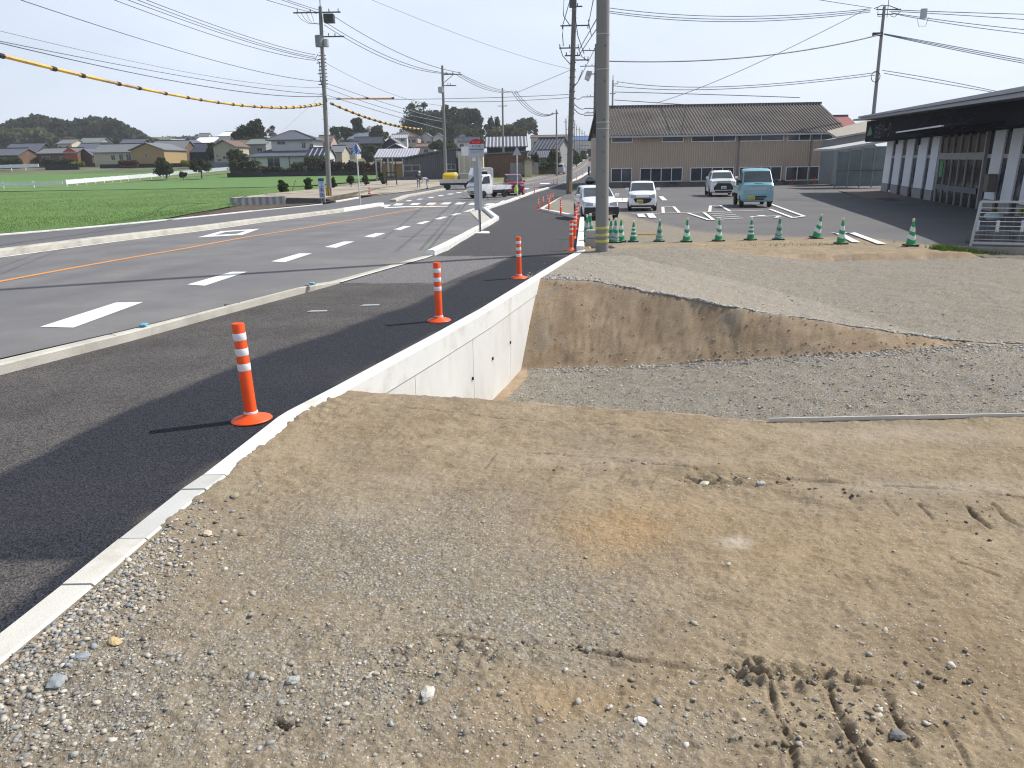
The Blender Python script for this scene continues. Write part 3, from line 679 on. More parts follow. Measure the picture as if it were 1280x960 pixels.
sz=.004+.011*big**1.7+.016*(big>.95)*rng.random(len(x_))
stones('gravel',x_,y_,sz,'loose pebbles scattered over the bare tan earth in the foreground',ms,sink=.32,pal=[(.42,.385,.32),(.31,.285,.24),(.27,.27,.255),(.47,.44,.38),(.36,.31,.24),(.32,.325,.32),(.20,.18,.155),(.48,.45,.39)])
dc=bl([(600,812,60,10,.5),(700,815,60,10,.5),(930,838,30,14,1),(1012,842,45,14,1),(1085,848,60,12,.8),(915,604,60,6,.9),(985,900,14,60,.5),(1065,910,20,60,.55),(1010,905,90,60,.22),(1140,900,120,50,.14),(770,583,90,5,.6),(1150,618,140,8,.3),(360,908,20,8,1),(950,606,60,9,.8),(1230,645,40,20,.3),(1170,840,90,30,.2),(800,840,80,12,.4),(590,830,60,25,.25)])
x_,y_=scatter(12000,300,1280,560,985,dc); ok=(x_>XWo(y_)+.05)&(y_<5.4)&(y_>1.8); x_,y_=x_[ok],y_[ok]
stones('clods',x_,y_,.005+.019*rng.random(len(x_))**2.6,'small dark soil clods broken up along the digger tracks',ms,flat=.6,sink=.2,pal=[(.17,.13,.085),(.13,.10,.07),(.22,.17,.115),(.26,.21,.15),(.10,.09,.08)])
# denser band right by the cap
y_=rng.uniform(1.9,4.3,2900); x_=XWo(y_)+.02+np.abs(rng.normal(0,.15,2900)); sz=.007+.024*rng.random(2900)**2.4
ok=rng.random(2900)<np.interp(y_,[1.9,3.6,3.9,4.3],[1,1,.35,.1]); stones('gravel',x_[ok],y_[ok],sz[ok],'band of loose stones lying along the outer side of the pavement cap',ms)
# pit floor edge + upper edge
n=5200; x_=rng.uniform(.0,7.5,n); b_=np.interp(x_,[p[0] for p in botP],[p[1] for p in botP]); l_=np.interp(x_,lx,ly)
tt=rng.random(n); y_=l_+.25+(b_-.1-l_)*tt; y_=np.where(rng.random(n)<.35,b_-np.abs(rng.normal(0,.15,n))+.02,y_)
ok=(x_>XWo(y_)+.25); gp=[(.40,.385,.35),(.32,.31,.285),(.27,.265,.25),(.48,.47,.43),(.36,.34,.30)]
stones('gravel',x_[ok],y_[ok],.014+.026*rng.random(ok.sum())**2,'pale crushed stone spread over the floor of the pit',ms,pal=gp)
n=520; x_=rng.uniform(.1,6.2,n); t_=np.interp(x_,[p[0] for p in topP],[p[1] for p in topP]); b_=np.interp(x_,[p[0] for p in botP],[p[1] for p in botP]); y_=b_+(t_-b_)*rng.random(n)**1.6
ok=x_>XWo(y_)+.1; stones('clods',x_[ok],y_[ok],.006+.028*rng.random(ok.sum())**3,'small lumps of soil and stone stuck on the cut earth slope',ms,pal=[(.30,.22,.14),(.36,.28,.19),(.22,.16,.10),(.42,.38,.32),(.16,.12,.08)],sink=.35)
n=2400; x_=rng.uniform(3.0,9,n); l_=np.interp(x_,lx,ly); y_=l_+.16+np.abs(rng.normal(0,.10,n)); stones('gravel',x_,y_,.014+.024*rng.random(n)**1.5,'dark edge of crushed stone lying against the near lip of the pit',ms,pal=gp)
n=5200; x_=rng.uniform(.3,7.2,n); t_=np.interp(x_,[p[0] for p in topP],[p[1] for p in topP]); y_=t_+np.abs(rng.normal(0,1,n))*np.interp(x_,[.3,1.2,2,7],[.36,.14,.06,.05]); y_=np.where(rng.random(n)<.03,t_+rng.random(n)*3,y_)
stones('gravel',x_,y_,.015+.03*rng.random(n)**1.5,'crushed stone spilling over the top edge of the earth slope',ms,pal=gp)
# individual larger rocks
for (a,b,s,lab,c) in [(72,858,.050,'bluish grey angular rock with a dark shadow, biggest by the near end of the cap',(.26,.29,.30)),(144,807,.034,'rounded ochre stone among the loose stones by the cap',(.50,.38,.20)),(104,827,.038,'flat blue grey rock just right of the cap in the foreground',(.25,.28,.31)),
  (367,858,.030,'flat pale grey stone alone in the centre left foreground',(.36,.38,.36)),(801,902,.028,'small white rounded stone alone in the centre foreground',(.62,.62,.58)),(294,623,.034,'small brownish stone sitting on sand near the cap',(.30,.27,.20)),
  (303,666,.030,'brown flat clod lying alone on smooth sand',(.26,.20,.13)),(259,667,.036,'cream oval stone at the upper end of the loose stone band',(.55,.48,.36)),(880,606,.036,'pale flat stone in the churned hollow, left one',(.5,.47,.4)),(951,606,.040,'grey flat stone in the churned hollow, right one',(.42,.42,.40)),
  (535,870,.040,'pale flat stone beside the gravel patch in the lower middle',(.52,.50,.45)),(1122,916,.034,'dark grey half buried stone at the lower right',(.17,.17,.17))]:
    p=onZ(a,b,-.02); z=float(gz(np.array([p.x]),np.array([p.y]))[0])
    V=IV.copy(); bm=bmesh.new(); bmesh.ops.create_icosphere(bm,subdivisions=2,radius=1)
    s*=.74
    for v in bm.verts: v.co*=1+.34*(random.random()-.5); v.co.z*=.55; v.co.x*=1.25
    me=bpy.data.meshes.new('rock'); bmesh.ops.scale(bm,vec=(s,s,s),verts=bm.verts); bm.to_mesh(me); bm.free()
    me.materials.append(mat('rock_%03d'%int(a),c,rough=.9,var=.2,scale=30,bump=.3,bscale=120)); o=bpy.data.objects.new('rock',me); link(o); o.location=(p.x,p.y,z+s*.25); o.rotation_euler=(random.uniform(-.2,.2),random.uniform(-.2,.2),random.random()*6); tag(o,lab,'rock')
# thin white timber lath at the pit lip
a=onZ(962,526,-.02);b=onZ(1290,519.5,-.02); tag(MB().bar(a+Vector((0,.02,.0)),b+Vector((0,.02,.0)),.012,.03).build('edge_board',mat('lath_white',(.55,.53,.48))),'long thin white lath lying on the near lip of the pit','lath')

# ------------------------------------------------------------ far ground, fields
def gridsheet(name,x0,x1,y0,y1,nx,ny,zf,mt,hole=None,geo=True):
    xs=np.linspace(x0,x1,nx); ys=np.geomspace(y0,y1,ny) if geo else np.linspace(y0,y1,ny)
    Xg,Yg=np.meshgrid(xs,ys); Zg=zf(Xg,Yg)
    i=np.arange(ny-1)[:,None]*nx+np.arange(nx-1)[None]; i=i.ravel(); Fq=np.stack([i,i+1,i+nx+1,i+nx],1)
    return npmesh(name,np.stack([Xg,Yg,Zg],-1).reshape(-1,3),Fq,mt)
def farz(Xg,Yg):
    xl=X2(np.clip(Yg,8,640)); w=sstep(0,1,(xl-Xg)/(2+.04*Yg)); z=TR(Yg)*(1-w)+TL(Yg)*w
    right=sstep(0,1,(Xg-XW(np.clip(Yg,5,300)))/2.0)*(Yg<120)
    z=z-.10
    z=np.where((Xg>XL(np.clip(Yg,2,640))-6)&(Yg<90)&(Xg>-60),np.minimum(z,-2.2) if False else z,z)
    return z
M_far=mat('far_ground',(.16,.15,.11),rough=1,var=.2,scale=.05,col2=(.07,.12,.035),c2scale=.02)
# base sheet sits well below everything modelled near the camera
def basez(Xg,Yg):
    z=farz(Xg,Yg); n=sstep(120,60,Yg)*(Xg>X2(np.clip(Yg,8,640))-.4)
    return z*(1-n)+(-2.4)*n
gb=struct(gridsheet('ground',-1500,1500,-60+62,3200,900,420,basez,M_far))
def ringback():
    mb=MB(); mb.add([(-1500,-400,-2.4),(1500,-400,-2.4),(1500,2.2,-2.4),(-1500,2.2,-2.4)],[(0,1,2,3)]); return mb.build('ground',M_far)
struct(ringback())
# field sheets along the pavement (grass blades as stuff later)
M_field=mat('young_crop',(.095,.175,.036),rough=.95,var=.12,scale=.25,fine=.2,bump=.3,bscale=9,col2=(.105,.205,.046),c2scale=.12)
M_field2=mat('far_crop',(.10,.205,.048),rough=.95,var=.12,scale=.2,fine=.2,bscale=5,col2=(.10,.18,.05),c2scale=.1)
M_soil=mat('dark_soil',(.085,.062,.045),rough=1,var=.3,scale=1.5,fine=.3,bump=.8,bscale=12)
def field(name,fa,fb,Y0,Y1,mt,dz,n=160,nc=40,label=None):
    V,Fq=strip(fa,fb,Y0,Y1,n,lambda X,Y:TL(Y),dz,nc)
    V[:,2]+=fbm(V[:,0],V[:,1],.15,3)*.06+fbm(V[:,0],V[:,1],1.2,2)*.012
    o=npmesh(name,V,Fq,mt); return o
XF=lambda Y:X2(Y)-.28
YBW=G(290,256,lambda X,Y:TL(Y)).y
# right limit of the field: soil strip, then the gravel yard with saplings
XFr=xline([(0,293),(120,286),(190,278),(235,268),(290,259),(330,250),(420,243),(480,238),(520,228),(545,222),(565,219)],lambda X,Y:TL(Y))
struct(field('field',lambda Y:XFr(Y)-95-.3*Y,XFr,8,96,M_field,.03,220,60))
struct(field('ground',lambda Y:XFr(Y)-.4,lambda Y:X2(Y)-.1,8,200,M_soil,-.02,220,8))
struct(field('field',lambda Y:-150+0*Y,lambda Y:np.interp(Y,[96,140,200],[-27,-13,-13]),97,152,M_field2,.06,60,30))
# pale gravel planting yard
_A=G(288,259.5); _B=G(402,255.5); yard=[atY(290,248,_A.y+.1),atY(402,248.5,_B.y+.1),G(419,251.5),G(455,246.5),G(520,238.5),G(560,231),G(590,224.5),G(560,221),G(500,222),G(430,233),atY(352,241,_A.y+9)]
M_yard=mat('yard_gravel',(.36,.32,.26),rough=1,var=.15,scale=.8,fine=.15,bscale=12,col2=(.20,.16,.12),c2scale=.25,c2lo=.5,c2hi=.68)
mb=MB(); c=sum(yard,Vector())/len(yard)
for k in range(len(yard)): mb.add([c+Vector((0,0,.04)),yard[k]+Vector((0,0,.04)),yard[(k+1)%len(yard)]+Vector((0,0,.04))],[(0,1,2)])
struct(mb.build('yard',M_yard))
# verge between right kerb and the car park far side, side lawn by the brown building
lawn=[G(617,222),G(600,228),G(640,227.5),G(690,216.5),G(700,212),G(650,217)]
M_lawn=mat('verge_grass',(.13,.17,.045),rough=1,var=.25,scale=1,col2=(.2,.19,.09),c2scale=.5)
struct(MB().add([p+Vector((0,0,.05)) for p in lawn],[tuple(range(6))]).build('verge',M_lawn))
apr=[G(575,236.5),G(600,232.5),G(654,226.5),G(692,218.3),G(700,214),G(640,218),G(600,222)]
struct(MB().add([p+Vector((0,0,.03)) for p in apr],[tuple(range(7))]).build('verge',mat('verge_gravel',(.24,.22,.19),var=.15,scale=1,fine=.1)))
# wooded hills on the left horizon
def hill(name,cx,cy,rx,ry,h,mt):
    n=40; xs=np.linspace(-1,1,n); Xg,Yg=np.meshgrid(xs,xs); r=np.clip(1-Xg**2-Yg**2,0,1)
    Zg=h*r**.8-1+h*.15*fbm(Xg*3,Yg*3,1.5,3)*(r>0)
    i=np.arange(n-1)[:,None]*n+np.arange(n-1)[None]; i=i.ravel(); Fq=np.stack([i,i+1,i+n+1,i+n],1)
    return struct(npmesh(name,np.stack([Xg*rx+cx,Yg*ry+cy,Zg+6],-1).reshape(-1,3),Fq,mt))
# ------------------------------------------------------------ orange posts
def make_post(h=.78):
    t=thing('delineator_post','x','post')
    MB().lathe([(.158,0),(.160,.006),(.150,.016),(.075,.040),(.060,.055),(.052,.060)],36).build('base',M_orange,t,smooth=True)
    MB().lathe([(.055,.058),(.055,.072),(.048,.074)],28).build('collar',M_refl,t,smooth=True)
    mb=MB(); r=.0485
    mb.lathe([(r,.07),(r,h-.012),(r-.003,h-.004),(r-.012,h),(r-.018,h-.004),(.001,h-.005)],28); mb.build('tube',M_orange,t,smooth=True)
    for z0 in(h-.345,h-.225,h-.105): MB().lathe([(r+.001,z0-.028),(r+.002,z0-.026),(r+.002,z0+.026),(r+.001,z0+.028)],28).build('reflective_band',M_refl,t,smooth=True)
    return t
P0=make_post()
posts=[(315,526,404,'nearest and largest orange delineator post with three white bands, beside the worn cap stones',-2.0),(549,402,328,'second orange delineator post from the camera, above the tallest part of the white wall',0),
 (649,348.5,296,'third orange post from the camera, near the top of the earth slope',0),(714,314,275.5,'orange post where the pavement narrows, front of the bunched row left of the big pole',0),
 (718,298.5,267,'orange post directly behind the front one of the bunched row',0),(720,287.5,261,'middle orange post of the bunched row by the white upright kerb',0),(721.5,280.5,257,'fourth orange post of the bunched row, beside the white kerb end',0),
 (723,273.5,252.6,'last orange post of the bunched row, in front of the white wagon bumper',0),(701,269,250,'orange post alone in front of the low white edging left of the white wagon',0),(686,265,246,'orange post just right of the pointed corner of the low white edging',0),
 (673,262.5,247,'leftmost orange post of the group round the pointed edging corner',0),(679,259,245,'orange post behind the leftmost one at the pointed edging corner',0),(684.6,256.5,243,'orange post in the middle of the rear trio along the angled edging',0),
 (688,254.7,242,'orange post in the rear trio, second from the dark utility pole',0),(690.8,253.2,241.5,'orange post nearest the dark utility pole in the rear trio',0),(668,241.6,233.5,'small orange post on the road kerb right behind the magenta van',0),
 (692,232.5,224.5,'tiny dark orange post on the far kerb left of the dark utility pole',0),(696.3,231.5,223.5,'tiny orange post farther along the far kerb, beside the dark utility pole',0),(720.5,225,217.5,'tiny orange post on the far kerb right of the dark utility pole',0),
 (728.5,220.5,214,'farthest tiny orange post before the dark blue board',0),(655,246,240,'short orange post at the foot of the white warning sign pole',0),(674,219.5,215,'tiny orange post on the left verge before the silver minivan',0),(679.5,217.2,213.3,'tiny orange post on the left verge nearest the silver minivan',0)]
for i,(x,y,ty_,lab,tl) in enumerate(posts):
    o=P0 if i==0 else copy_tree(P0)
    p=G(x,y-1.0 if i<4 else y); h=zat(ty_,p.y)-p.z
    o.location=(p.x,p.y,p.z+.002); s=h/.78; s=min(max(s,.8),1.25); o.scale=(min(s,1.0),min(s,1.0),s)
    o['label']=lab; o['group']='orange delineator posts'; o.rotation_euler=(R(random.uniform(-1,1)),R(tl+(random.uniform(-1.2,1.2) if i else 0)),i*.7 if i else 0)
# ------------------------------------------------------------ green cones
def make_cone(kind):
    t=thing('traffic_cone','x','cone')
    g={'s':M_green,'v':M_lgreen,'w':M_green,'r':mat('cone_red',(.55,.03,.02),rough=.5)}[kind]; wb={'w':M_grey}.get(kind,M_conew)
    mb=MB(); n=8; sq=[(.19*math.cos(a),.19*math.sin(a)) for a in [R(45+90*k)+d for k in range(4) for d in(-.12,.12)]]
    mb.prism([(a*1.12,b*1.12) for a,b in sq],0,.045); mb.build('base',M_black,t,bevel=.008)
    rad=lambda z:.125-(.125-.026)*(z-.045)/.60
    prof=[(rad(.045)+.012,.045),(rad(.06),.062)]+[(rad(z),z) for z in np.linspace(.07,.645,14)]
    MB().lathe(prof,26).build('body',g,t,smooth=True)
    def band(z0,z1,am):
        mb=MB();N=26;vs=[];
        for k in range(N):
            a=2*math.pi*k/N; q=abs(((a+math.pi/2+math.pi)%(2*math.pi))-math.pi); off=am*(1-min(q/1.2,1))*-1
            for z in(z0+off,z1+off): vs.append(((rad(z)+.0025)*math.cos(a),(rad(z)+.0025)*math.sin(a),z))
        mb.add(vs,[(2*k,(2*k+2)%(2*N),(2*k+3)%(2*N),2*k+1) for k in range(N)]); mb.build('white_band',wb,t,smooth=True)
    if kind=='s':
        for z in(.22,.35,.47): band(z-.028,z+.028,0)
    elif kind=='r':
        for z in(.22,.40): band(z-.04,z+.04,0)
    else:
        band(.20,.31,.05); band(.40,.52,.04)
        if kind=='w': band(.09,.15,.02)
    MB().lathe([(.030,.640),(.033,.645),(.033,.705),(.025,.712),(.002,.714)],18).build('cap',M_conew if kind!='v' else mat('cap_cream',(.62,.55,.42),rough=.5),t,smooth=True)
    return t
protos={}
cones=[('w',733.5,303,268,'green cone in the pair behind the two concrete blocks, left one',0),('w',737.5,301.5,266.5,'green cone in the pair behind the two concrete blocks, right one',0),
 ('w',763.5,303,273,'green cone half hidden by the right edge of the big concrete pole',0),('w',769,304.5,272,'worn grey banded green cone foremost in the bunch right of the big pole',0),('v',776,303,272.5,'bright green cone at the right rear of the bunch beside the big pole',0),
 ('s',791.5,303.5,276,'green cone with three straight white bands, left end of the yellow bar',0),('w',824,303,273.5,'faded green cone with worn chevrons at the right end of the yellow bar',0),('v',858,303.5,272,'bright green cone with a cream tip, third in the open row from the pole',0),
 ('v',898,302.5,272,'bright green cone in front of the striped stall lettering',0),('s',938,301.2,272,'green cone with three straight white bands and broad base in front of the teal truck',0),('w',973,300.8,270,'faded green cone stacked on a second base, right of the straight banded cone',0),
 ('w',1020,299,267,'green cone leaning to the right on the sand bank',9),('w',1051,306,272,'green cone with diagonal white chevrons in front of the long white stall line',0),('w',1138,309.3,274,'isolated green cone farthest right, nearest the wire mesh fence',0)]
kinds2={11:'v',12:'v',13:'v'}
for i,(k,x,y,ty_,lab,tl) in enumerate(cones):
    k=kinds2.get(i,k)
    if k not in protos: protos[k]=o=make_cone(k)
    else: o=copy_tree(protos[k])
    p=GL(x,y-1.2); z=float(gz(np.array([p.x]),np.array([p.y]))[0]); o.location=(p.x,p.y,z-.004)
    s=(zat(ty_,p.y)-p.z)/.714; s=min(max(s,.85),1.2); o.scale=(s,s,s); o.rotation_euler=(0,R(tl),random.uniform(-.3,.3)); o['label']=lab; o['group']='green traffic cones along the car park edge'
    if i==10:
        pass
o=make_cone('r'); p=G(462,243.5,lambda X,Y:TR(Y)+.03); o.location=p; o['label']='small red and white cone on the far pavement by the sapling yard'; s=(zat(233,p.y)-p.z)/.714; o.scale=(s,s,s)
a=GL(797,293,.35);b=GL(820,293,.35); tag(MB().cyl(a,b,.018).build('cone_bar',mat('bar_yellow',(.5,.33,.05))),'thin yellow bar between the first two cones right of the pole','bar')
# ------------------------------------------------------------ utility poles
def ring(mb,c,r,h,z): mb.lathe([(r,z-h/2),(r+.004,z-h/2+.002),(r+.004,z+h/2-.002),(r,z+h/2)],24,c=(0,0,0))
def pole(name,base,topz,r0,r1,label,lean=(0,0),m=None,steps=True,n=16):
    t=thing(name,label,'utility pole',base); hh=topz-base[2]
    mb=MB(); v0=Vector((0,0,-.4)); v1=Vector((lean[0],lean[1],hh)); mb.cyl(v0,v1,r0,r1,n=24 if r0>.14 else n); mb.build('shaft',m or M_conc,t,smooth=True)
    if steps:
        for k in range(int((hh-2.2)/.45)):
            mb=MB()
            z=2.2+.45*k; f=z/hh; c=v0.lerp(v1,f); a=R(20) if k%2 else R(200); rr=r0+(r1-r0)*f
            mb.cyl((c.x+math.cos(a)*rr*.8,c.y+math.sin(a)*rr*.8,z),(c.x+math.cos(a)*(rr+.14),c.y+math.sin(a)*(rr+.14),z),.010,n=5); mb.build('step_bolt',M_dsteel,t)
    return t
def insul(mb,x,y,z,s=1.0): mb.lathe([(.02,0),(.05*s,.03),(.03*s,.06),(.05*s,.10),(.03*s,.13),(.045*s,.17),(.01,.2)],10,c=(x,y,z))
def arm(t,x0,x1,z,ins=(),y=0,m=None,up=True):
    a=MB().box(x0,x1,y-.04,y+.04,z-.04,z+.04).build('crossarm',m or M_dsteel,t)
    for xi in ins: mb=MB(); insul(mb,xi,y,z+.04 if up else z-.24); mb.build('insulator',mat('insulator_grey',(.25,.25,.26),rough=.3),a,smooth=True)
# foreground pole: diameter matches 16 px at its distance
b=onZ(752.6,314.5,-.02); LF=ax(753.9,0,b)*13.5/(zat(0,b.y)-b.z); wd=16.3/F*(b.y*CP+HC*SP)
FP=pole('utility_pole',b,13.5,wd/2,wd/2*.82,'thick concrete utility pole standing by the end of the wall with three yellow tape bands',steps=False,lean=(LF,.0))
for y_ in(284.6,293.3,301):
    z=zat(y_,b.y)-b.z; mb=MB(); f=z/13.5; c=(LF*f,0,0); rr=wd/2*(1-.18*f); mb.lathe([(rr+.002,z-.028),(rr+.005,z-.026),(rr+.005,z+.026),(rr+.002,z+.028)],28,c=c); mb.build('yellow_band',mat('tape_yellow',(.55,.50,.12),rough=.6),FP,smooth=True)
for y_ in(43,87,153,161):
    z=zat(y_,b.y)-b.z; mb=MB(); f=z/13.5; c=(LF*f,0,0); rr=wd/2*(1-.18*f); mb.lathe([(rr+.001,z-.010),(rr+.003,z-.009),(rr+.003,z+.009),(rr+.001,z+.010)],28,c=c); mb.build('steel_band',M_steel,FP,smooth=True)
for y_ in(58,102,150,171,190,214,246): z=zat(y_,b.y)-b.z; MB().cyl((-.02,-wd/2*.9,z),(-.02,-wd/2*1.02-.01,z),.014,n=8).build('bolt_socket',M_dsteel,FP)
# left main pole
b=G(412,252.5,lambda X,Y:TR(Y)); s=mpx(b.y); LPx=b
Z=lambda y_:zat(y_,b.y)-b.z
topz=zat(8,b.y)
t=pole('utility_pole',b,topz,.19,.12,'tall utility pole left of the road with transformers and an amber guard at its foot',lean=(ax(400.2,8,b),0)); L1=ax(400.2,8,b)
lx_=lambda y_:L1*(Z(y_)/(topz-b.z))
MB().cyl((lx_(8),0,Z(8)),(lx_(-6),0,Z(-6)),.03).build('tip_rod',M_dsteel,t)
arm(t,lx_(16)-1.9,lx_(16)+1.4,Z(15.5),(lx_(16)-1.6,lx_(16)-.7,lx_(16)+.6,lx_(16)+1.25))
arm(t,lx_(46),lx_(46)+1.6,Z(46),(lx_(46)+.5,lx_(46)+.95))
MB().box(lx_(23)+.25,lx_(23)+.95,-.35,.25,Z(29),Z(18)).build('switch_box',mat('box_dark',(.05,.05,.055),rough=.6),t,bevel=.03)
tr=MB().lathe([(.05,Z(60)),(.27,Z(59.5)),(.27,Z(46)),(.22,Z(45)),(.05,Z(44.5))],18,c=(lx_(52)-.12,-.34,0)).build('transformer',mat('transformer_grey',(.24,.25,.26),rough=.6),t,smooth=True)
MB().lathe([(.04,Z(60)),(.20,Z(59.5)),(.20,Z(50)),(.04,Z(49))],14,c=(lx_(52)+.34,-.25,0)).build('transformer',M_steel,t,smooth=True)
mb=MB()
for k in range(4):
    x=-1.7+k*.35; mb.tube([(lx_(15)+x,0,Z(16)),(lx_(20)+x*.8,-.1,Z(24)),(lx_(28)+x*.35-.2,-.1,Z(30)),(lx_(30),-.1,Z(29))],.014,5)
mb.build('jumper_cable',M_black,t)
mb=MB()
for k in range(9):
    z=Z(70+k*4.5); MB().cyl((lx_(90)-.24-.08*(k%3),-.08,z),(lx_(90)+.26,.02,z+.05),.035,n=6).build('cable_clamp',M_black,t)
mb.tube([(lx_(68)-.3,-.1,Z(68)),(lx_(75)-.5,-.1,Z(74)),(lx_(78)-.2,-.1,Z(78)),(lx_(100)-.22,-.1,Z(100)),(lx_(128)+.2,-.1,Z(128))],.03,5)
mb.build('down_cable',M_black,t)
g=MB(); g.m=0; g.lathe([(.20,Z(244.5)),(.205,Z(244.4)),(.200,Z(235)),(.19,Z(234.8))],24); gd=g.build('pole_guard',mat('guard_amber',(.62,.36,.03),rough=.5),t,smooth=True)
g=MB()
for k in range(3):
    a=R(-90+(-58,0,58)[k]); 
    for q in range(2): g.box(.205*math.cos(a)-.025,.205*math.cos(a)+.025,.205*math.sin(a)-.02,.205*math.sin(a)+.02,Z(244.3),Z(235.1))
g.build('black_stripe',M_black,gd)
# sign board leaning on it
p=G(405,254.5); p=Vector((p.x,p.y-.3,p.z)); x0=-.26; hs=(254-226.5)*s
t=thing('works_sign','tall narrow white sign with blue characters leaning beside the left utility pole','sign',p)
MB().box(-.21,.21,-.03,.0,.05,hs).build('board',mat('sign_pale',(.55,.60,.70),rough=.5),t)
MB().box(-.21,.21,-.034,-.031,hs-.22,hs-.01).build('blue_header',mat('sign_blue',(.02,.07,.28),rough=.5),t)
MB().cyl((-.19,.02,0),(-.19,.02,hs),.02).cyl((.19,.02,0),(.19,.02,hs),.02).build('frame',M_steel,t)
def text(s_,size,mt,parent,loc,rot=(R(90),0,0),name='lettering',ext=.002,align='CENTER'):
    cu=bpy.data.curves.new('txt','FONT'); cu.body=s_; cu.size=size; cu.extrude=ext; cu.align_x=align; cu.align_y='CENTER'
    o=bpy.data.objects.new('txt',cu); COL.objects.link(o)
    dg=bpy.context.evaluated_depsgraph_get(); me=bpy.data.meshes.new_from_object(o.evaluated_get(dg)); bpy.data.objects.remove(o)
    me.materials.clear(); me.materials.append(mt); q=bpy.data.objects.new(name,me); link(q,parent); q.location=loc; q.rotation_euler=rot; return q
MS=MATS['sign_blue']
for k,ch in enumerate('工事搬入'): text(ch,.36,MS,t,(0,-.038,hs-.46-.36*k))
# pole 2,3,4 on the left of the road
def simplepole(x,y,ty_,xt,lab,r=.16,arms=(),Yf=None,base=None):
    b=base or G(x,y,lambda X,Y:TR(Y)); s=mpx(b.y); tz=zat(ty_,b.y,xt)
    t=pole('utility_pole',b,tz,r,r*.65,lab,lean=(ax(xt,ty_,b),0),steps=b.y<70,n=12)
    for (y0,x0,x1,ins) in arms:
        z=zat(y0,b.y,(x0+x1)/2)-b.z; arm(t,ax(x0,y0,b),ax(x1,y0,b),z,[ax(q,y0,b) for q in ins])
    return t,b
M_conc_l=mat('pole_concrete_pale',(.38,.38,.37),rough=.9,var=.08)
t,LP2=simplepole(557.5,236,82,552.8,'second utility pole on the left of the road rising behind the yellow tank truck',.17,((93,553.5,577,(558,566,574)),(107,554,570,(560,563))))
s=mpx(LP2.y); MB().lathe([(.05,zat(117,LP2.y)-LP2.z),(.28,zat(116,LP2.y)-LP2.z),(.28,zat(109,LP2.y)-LP2.z),(.05,zat(108.5,LP2.y)-LP2.z)],14,c=(ax(551.5,112,LP2),-.4,0)).build('transformer',M_steel,t,smooth=True)
MB().bar((ax(554,104,LP2),0,zat(104,LP2.y)-LP2.z),(ax(566,94,LP2),0,zat(94,LP2.y)-LP2.z),.05,.05).build('brace',M_dsteel,t)
t,LP3=simplepole(629.5,222,110,628,'third utility pole on the left of the road standing behind the magenta van',.17,((115,627.5,647,(640,645)),(132.5,622,634,())))
t,LP4=simplepole(696,220,137,695.5,'slim utility pole beside the silver minivan on the left verge',.15,((142,689,698,(691,697)),))
t,LP5=simplepole(708.5,213,148,707.4,'slender distant utility pole seen just left of the dark leaning utility pole foot',.14,((152.5,704,709,()),))
far_poles=[(718,205,151,718.5),(722.5,202,157,720.5),(725,200,159,724),(728,199,162,727.5),(732,197,164,731)]
for k,(x,y,ty_,xt) in enumerate(far_poles):
    simplepole(x,y,ty_,xt,'distant utility pole far down the road, '+['nearest','second nearest','third','fourth','farthest'][k]+' in the row between the dark poles',.13,((ty_+5,x-2.5,x+3,()),))
# right verge pole (dark, many arms)
b=G(711,246,lambda X,Y:TR(Y)); s=mpx(b.y); RP1=b
t=pole('utility_pole',b,zat(-30,b.y),.24,.15,'dark concrete utility pole with many crossarms left of the thick near pole',lean=(ax(718.9,-30,b),0),m=mat('pole_dark_concrete',(.17,.16,.145),rough=.9,var=.15))
L2=ax(718.9,-30,b)
def q(x,y): p_=atY(x,y,b.y); return (p_.x-b.x,p_.z-b.z)
for (y0,x0,x1,ins,up) in((8,718,728,(722,),1),(32,700.5,736,(703,735),0),(60,699,724,(700,712,723),1),(69.5,706,725,(708,722),1),(75,717,736,(731,735),1)):
    arm(t,q(x0,y0)[0],q(x1,y0)[0],q((x0+x1)/2,y0)[1],[q(k,y0)[0] for k in ins],up=bool(up))
mb=MB()
for pts in([(704,32),(703,44),(704,58)],[(699,56),(703,70),(712,80)],[(735,25),(737,36),(739,45)],[(723,62),(727,71),(735,77)],[(718,15),(722,45),(730,68)],[(712,115),(722,103),(728,88)],[(705,-5),(704,20),(712,32)]):
    mb.tube([(q(*k)[0],-.15,q(*k)[1]) for k in pts],.03,5)
mb.build('jumper_cable',M_black,t)
mb=MB()
for k in range(14): 
    z=q(714,70+k*9)[1]; xx=L2*z/(zat(-30,b.y)-b.z); MB().cyl((xx-.2,-.15,z),(xx+.24,-.1,z+.03),.04,n=6).build('cable_clamp',M_dsteel,t)
MB().cbox((q(716,3)[0],-.1,q(716,3)[1]),(.5,.4,.7)).build('switch_box',M_dsteel,t,bevel=.03)
MB().box(.0,.16,-.27,-.2,q(711,240)[1],q(711,226)[1]).build('warning_plate',mat('plate_amber',(.45,.3,.06)),t)
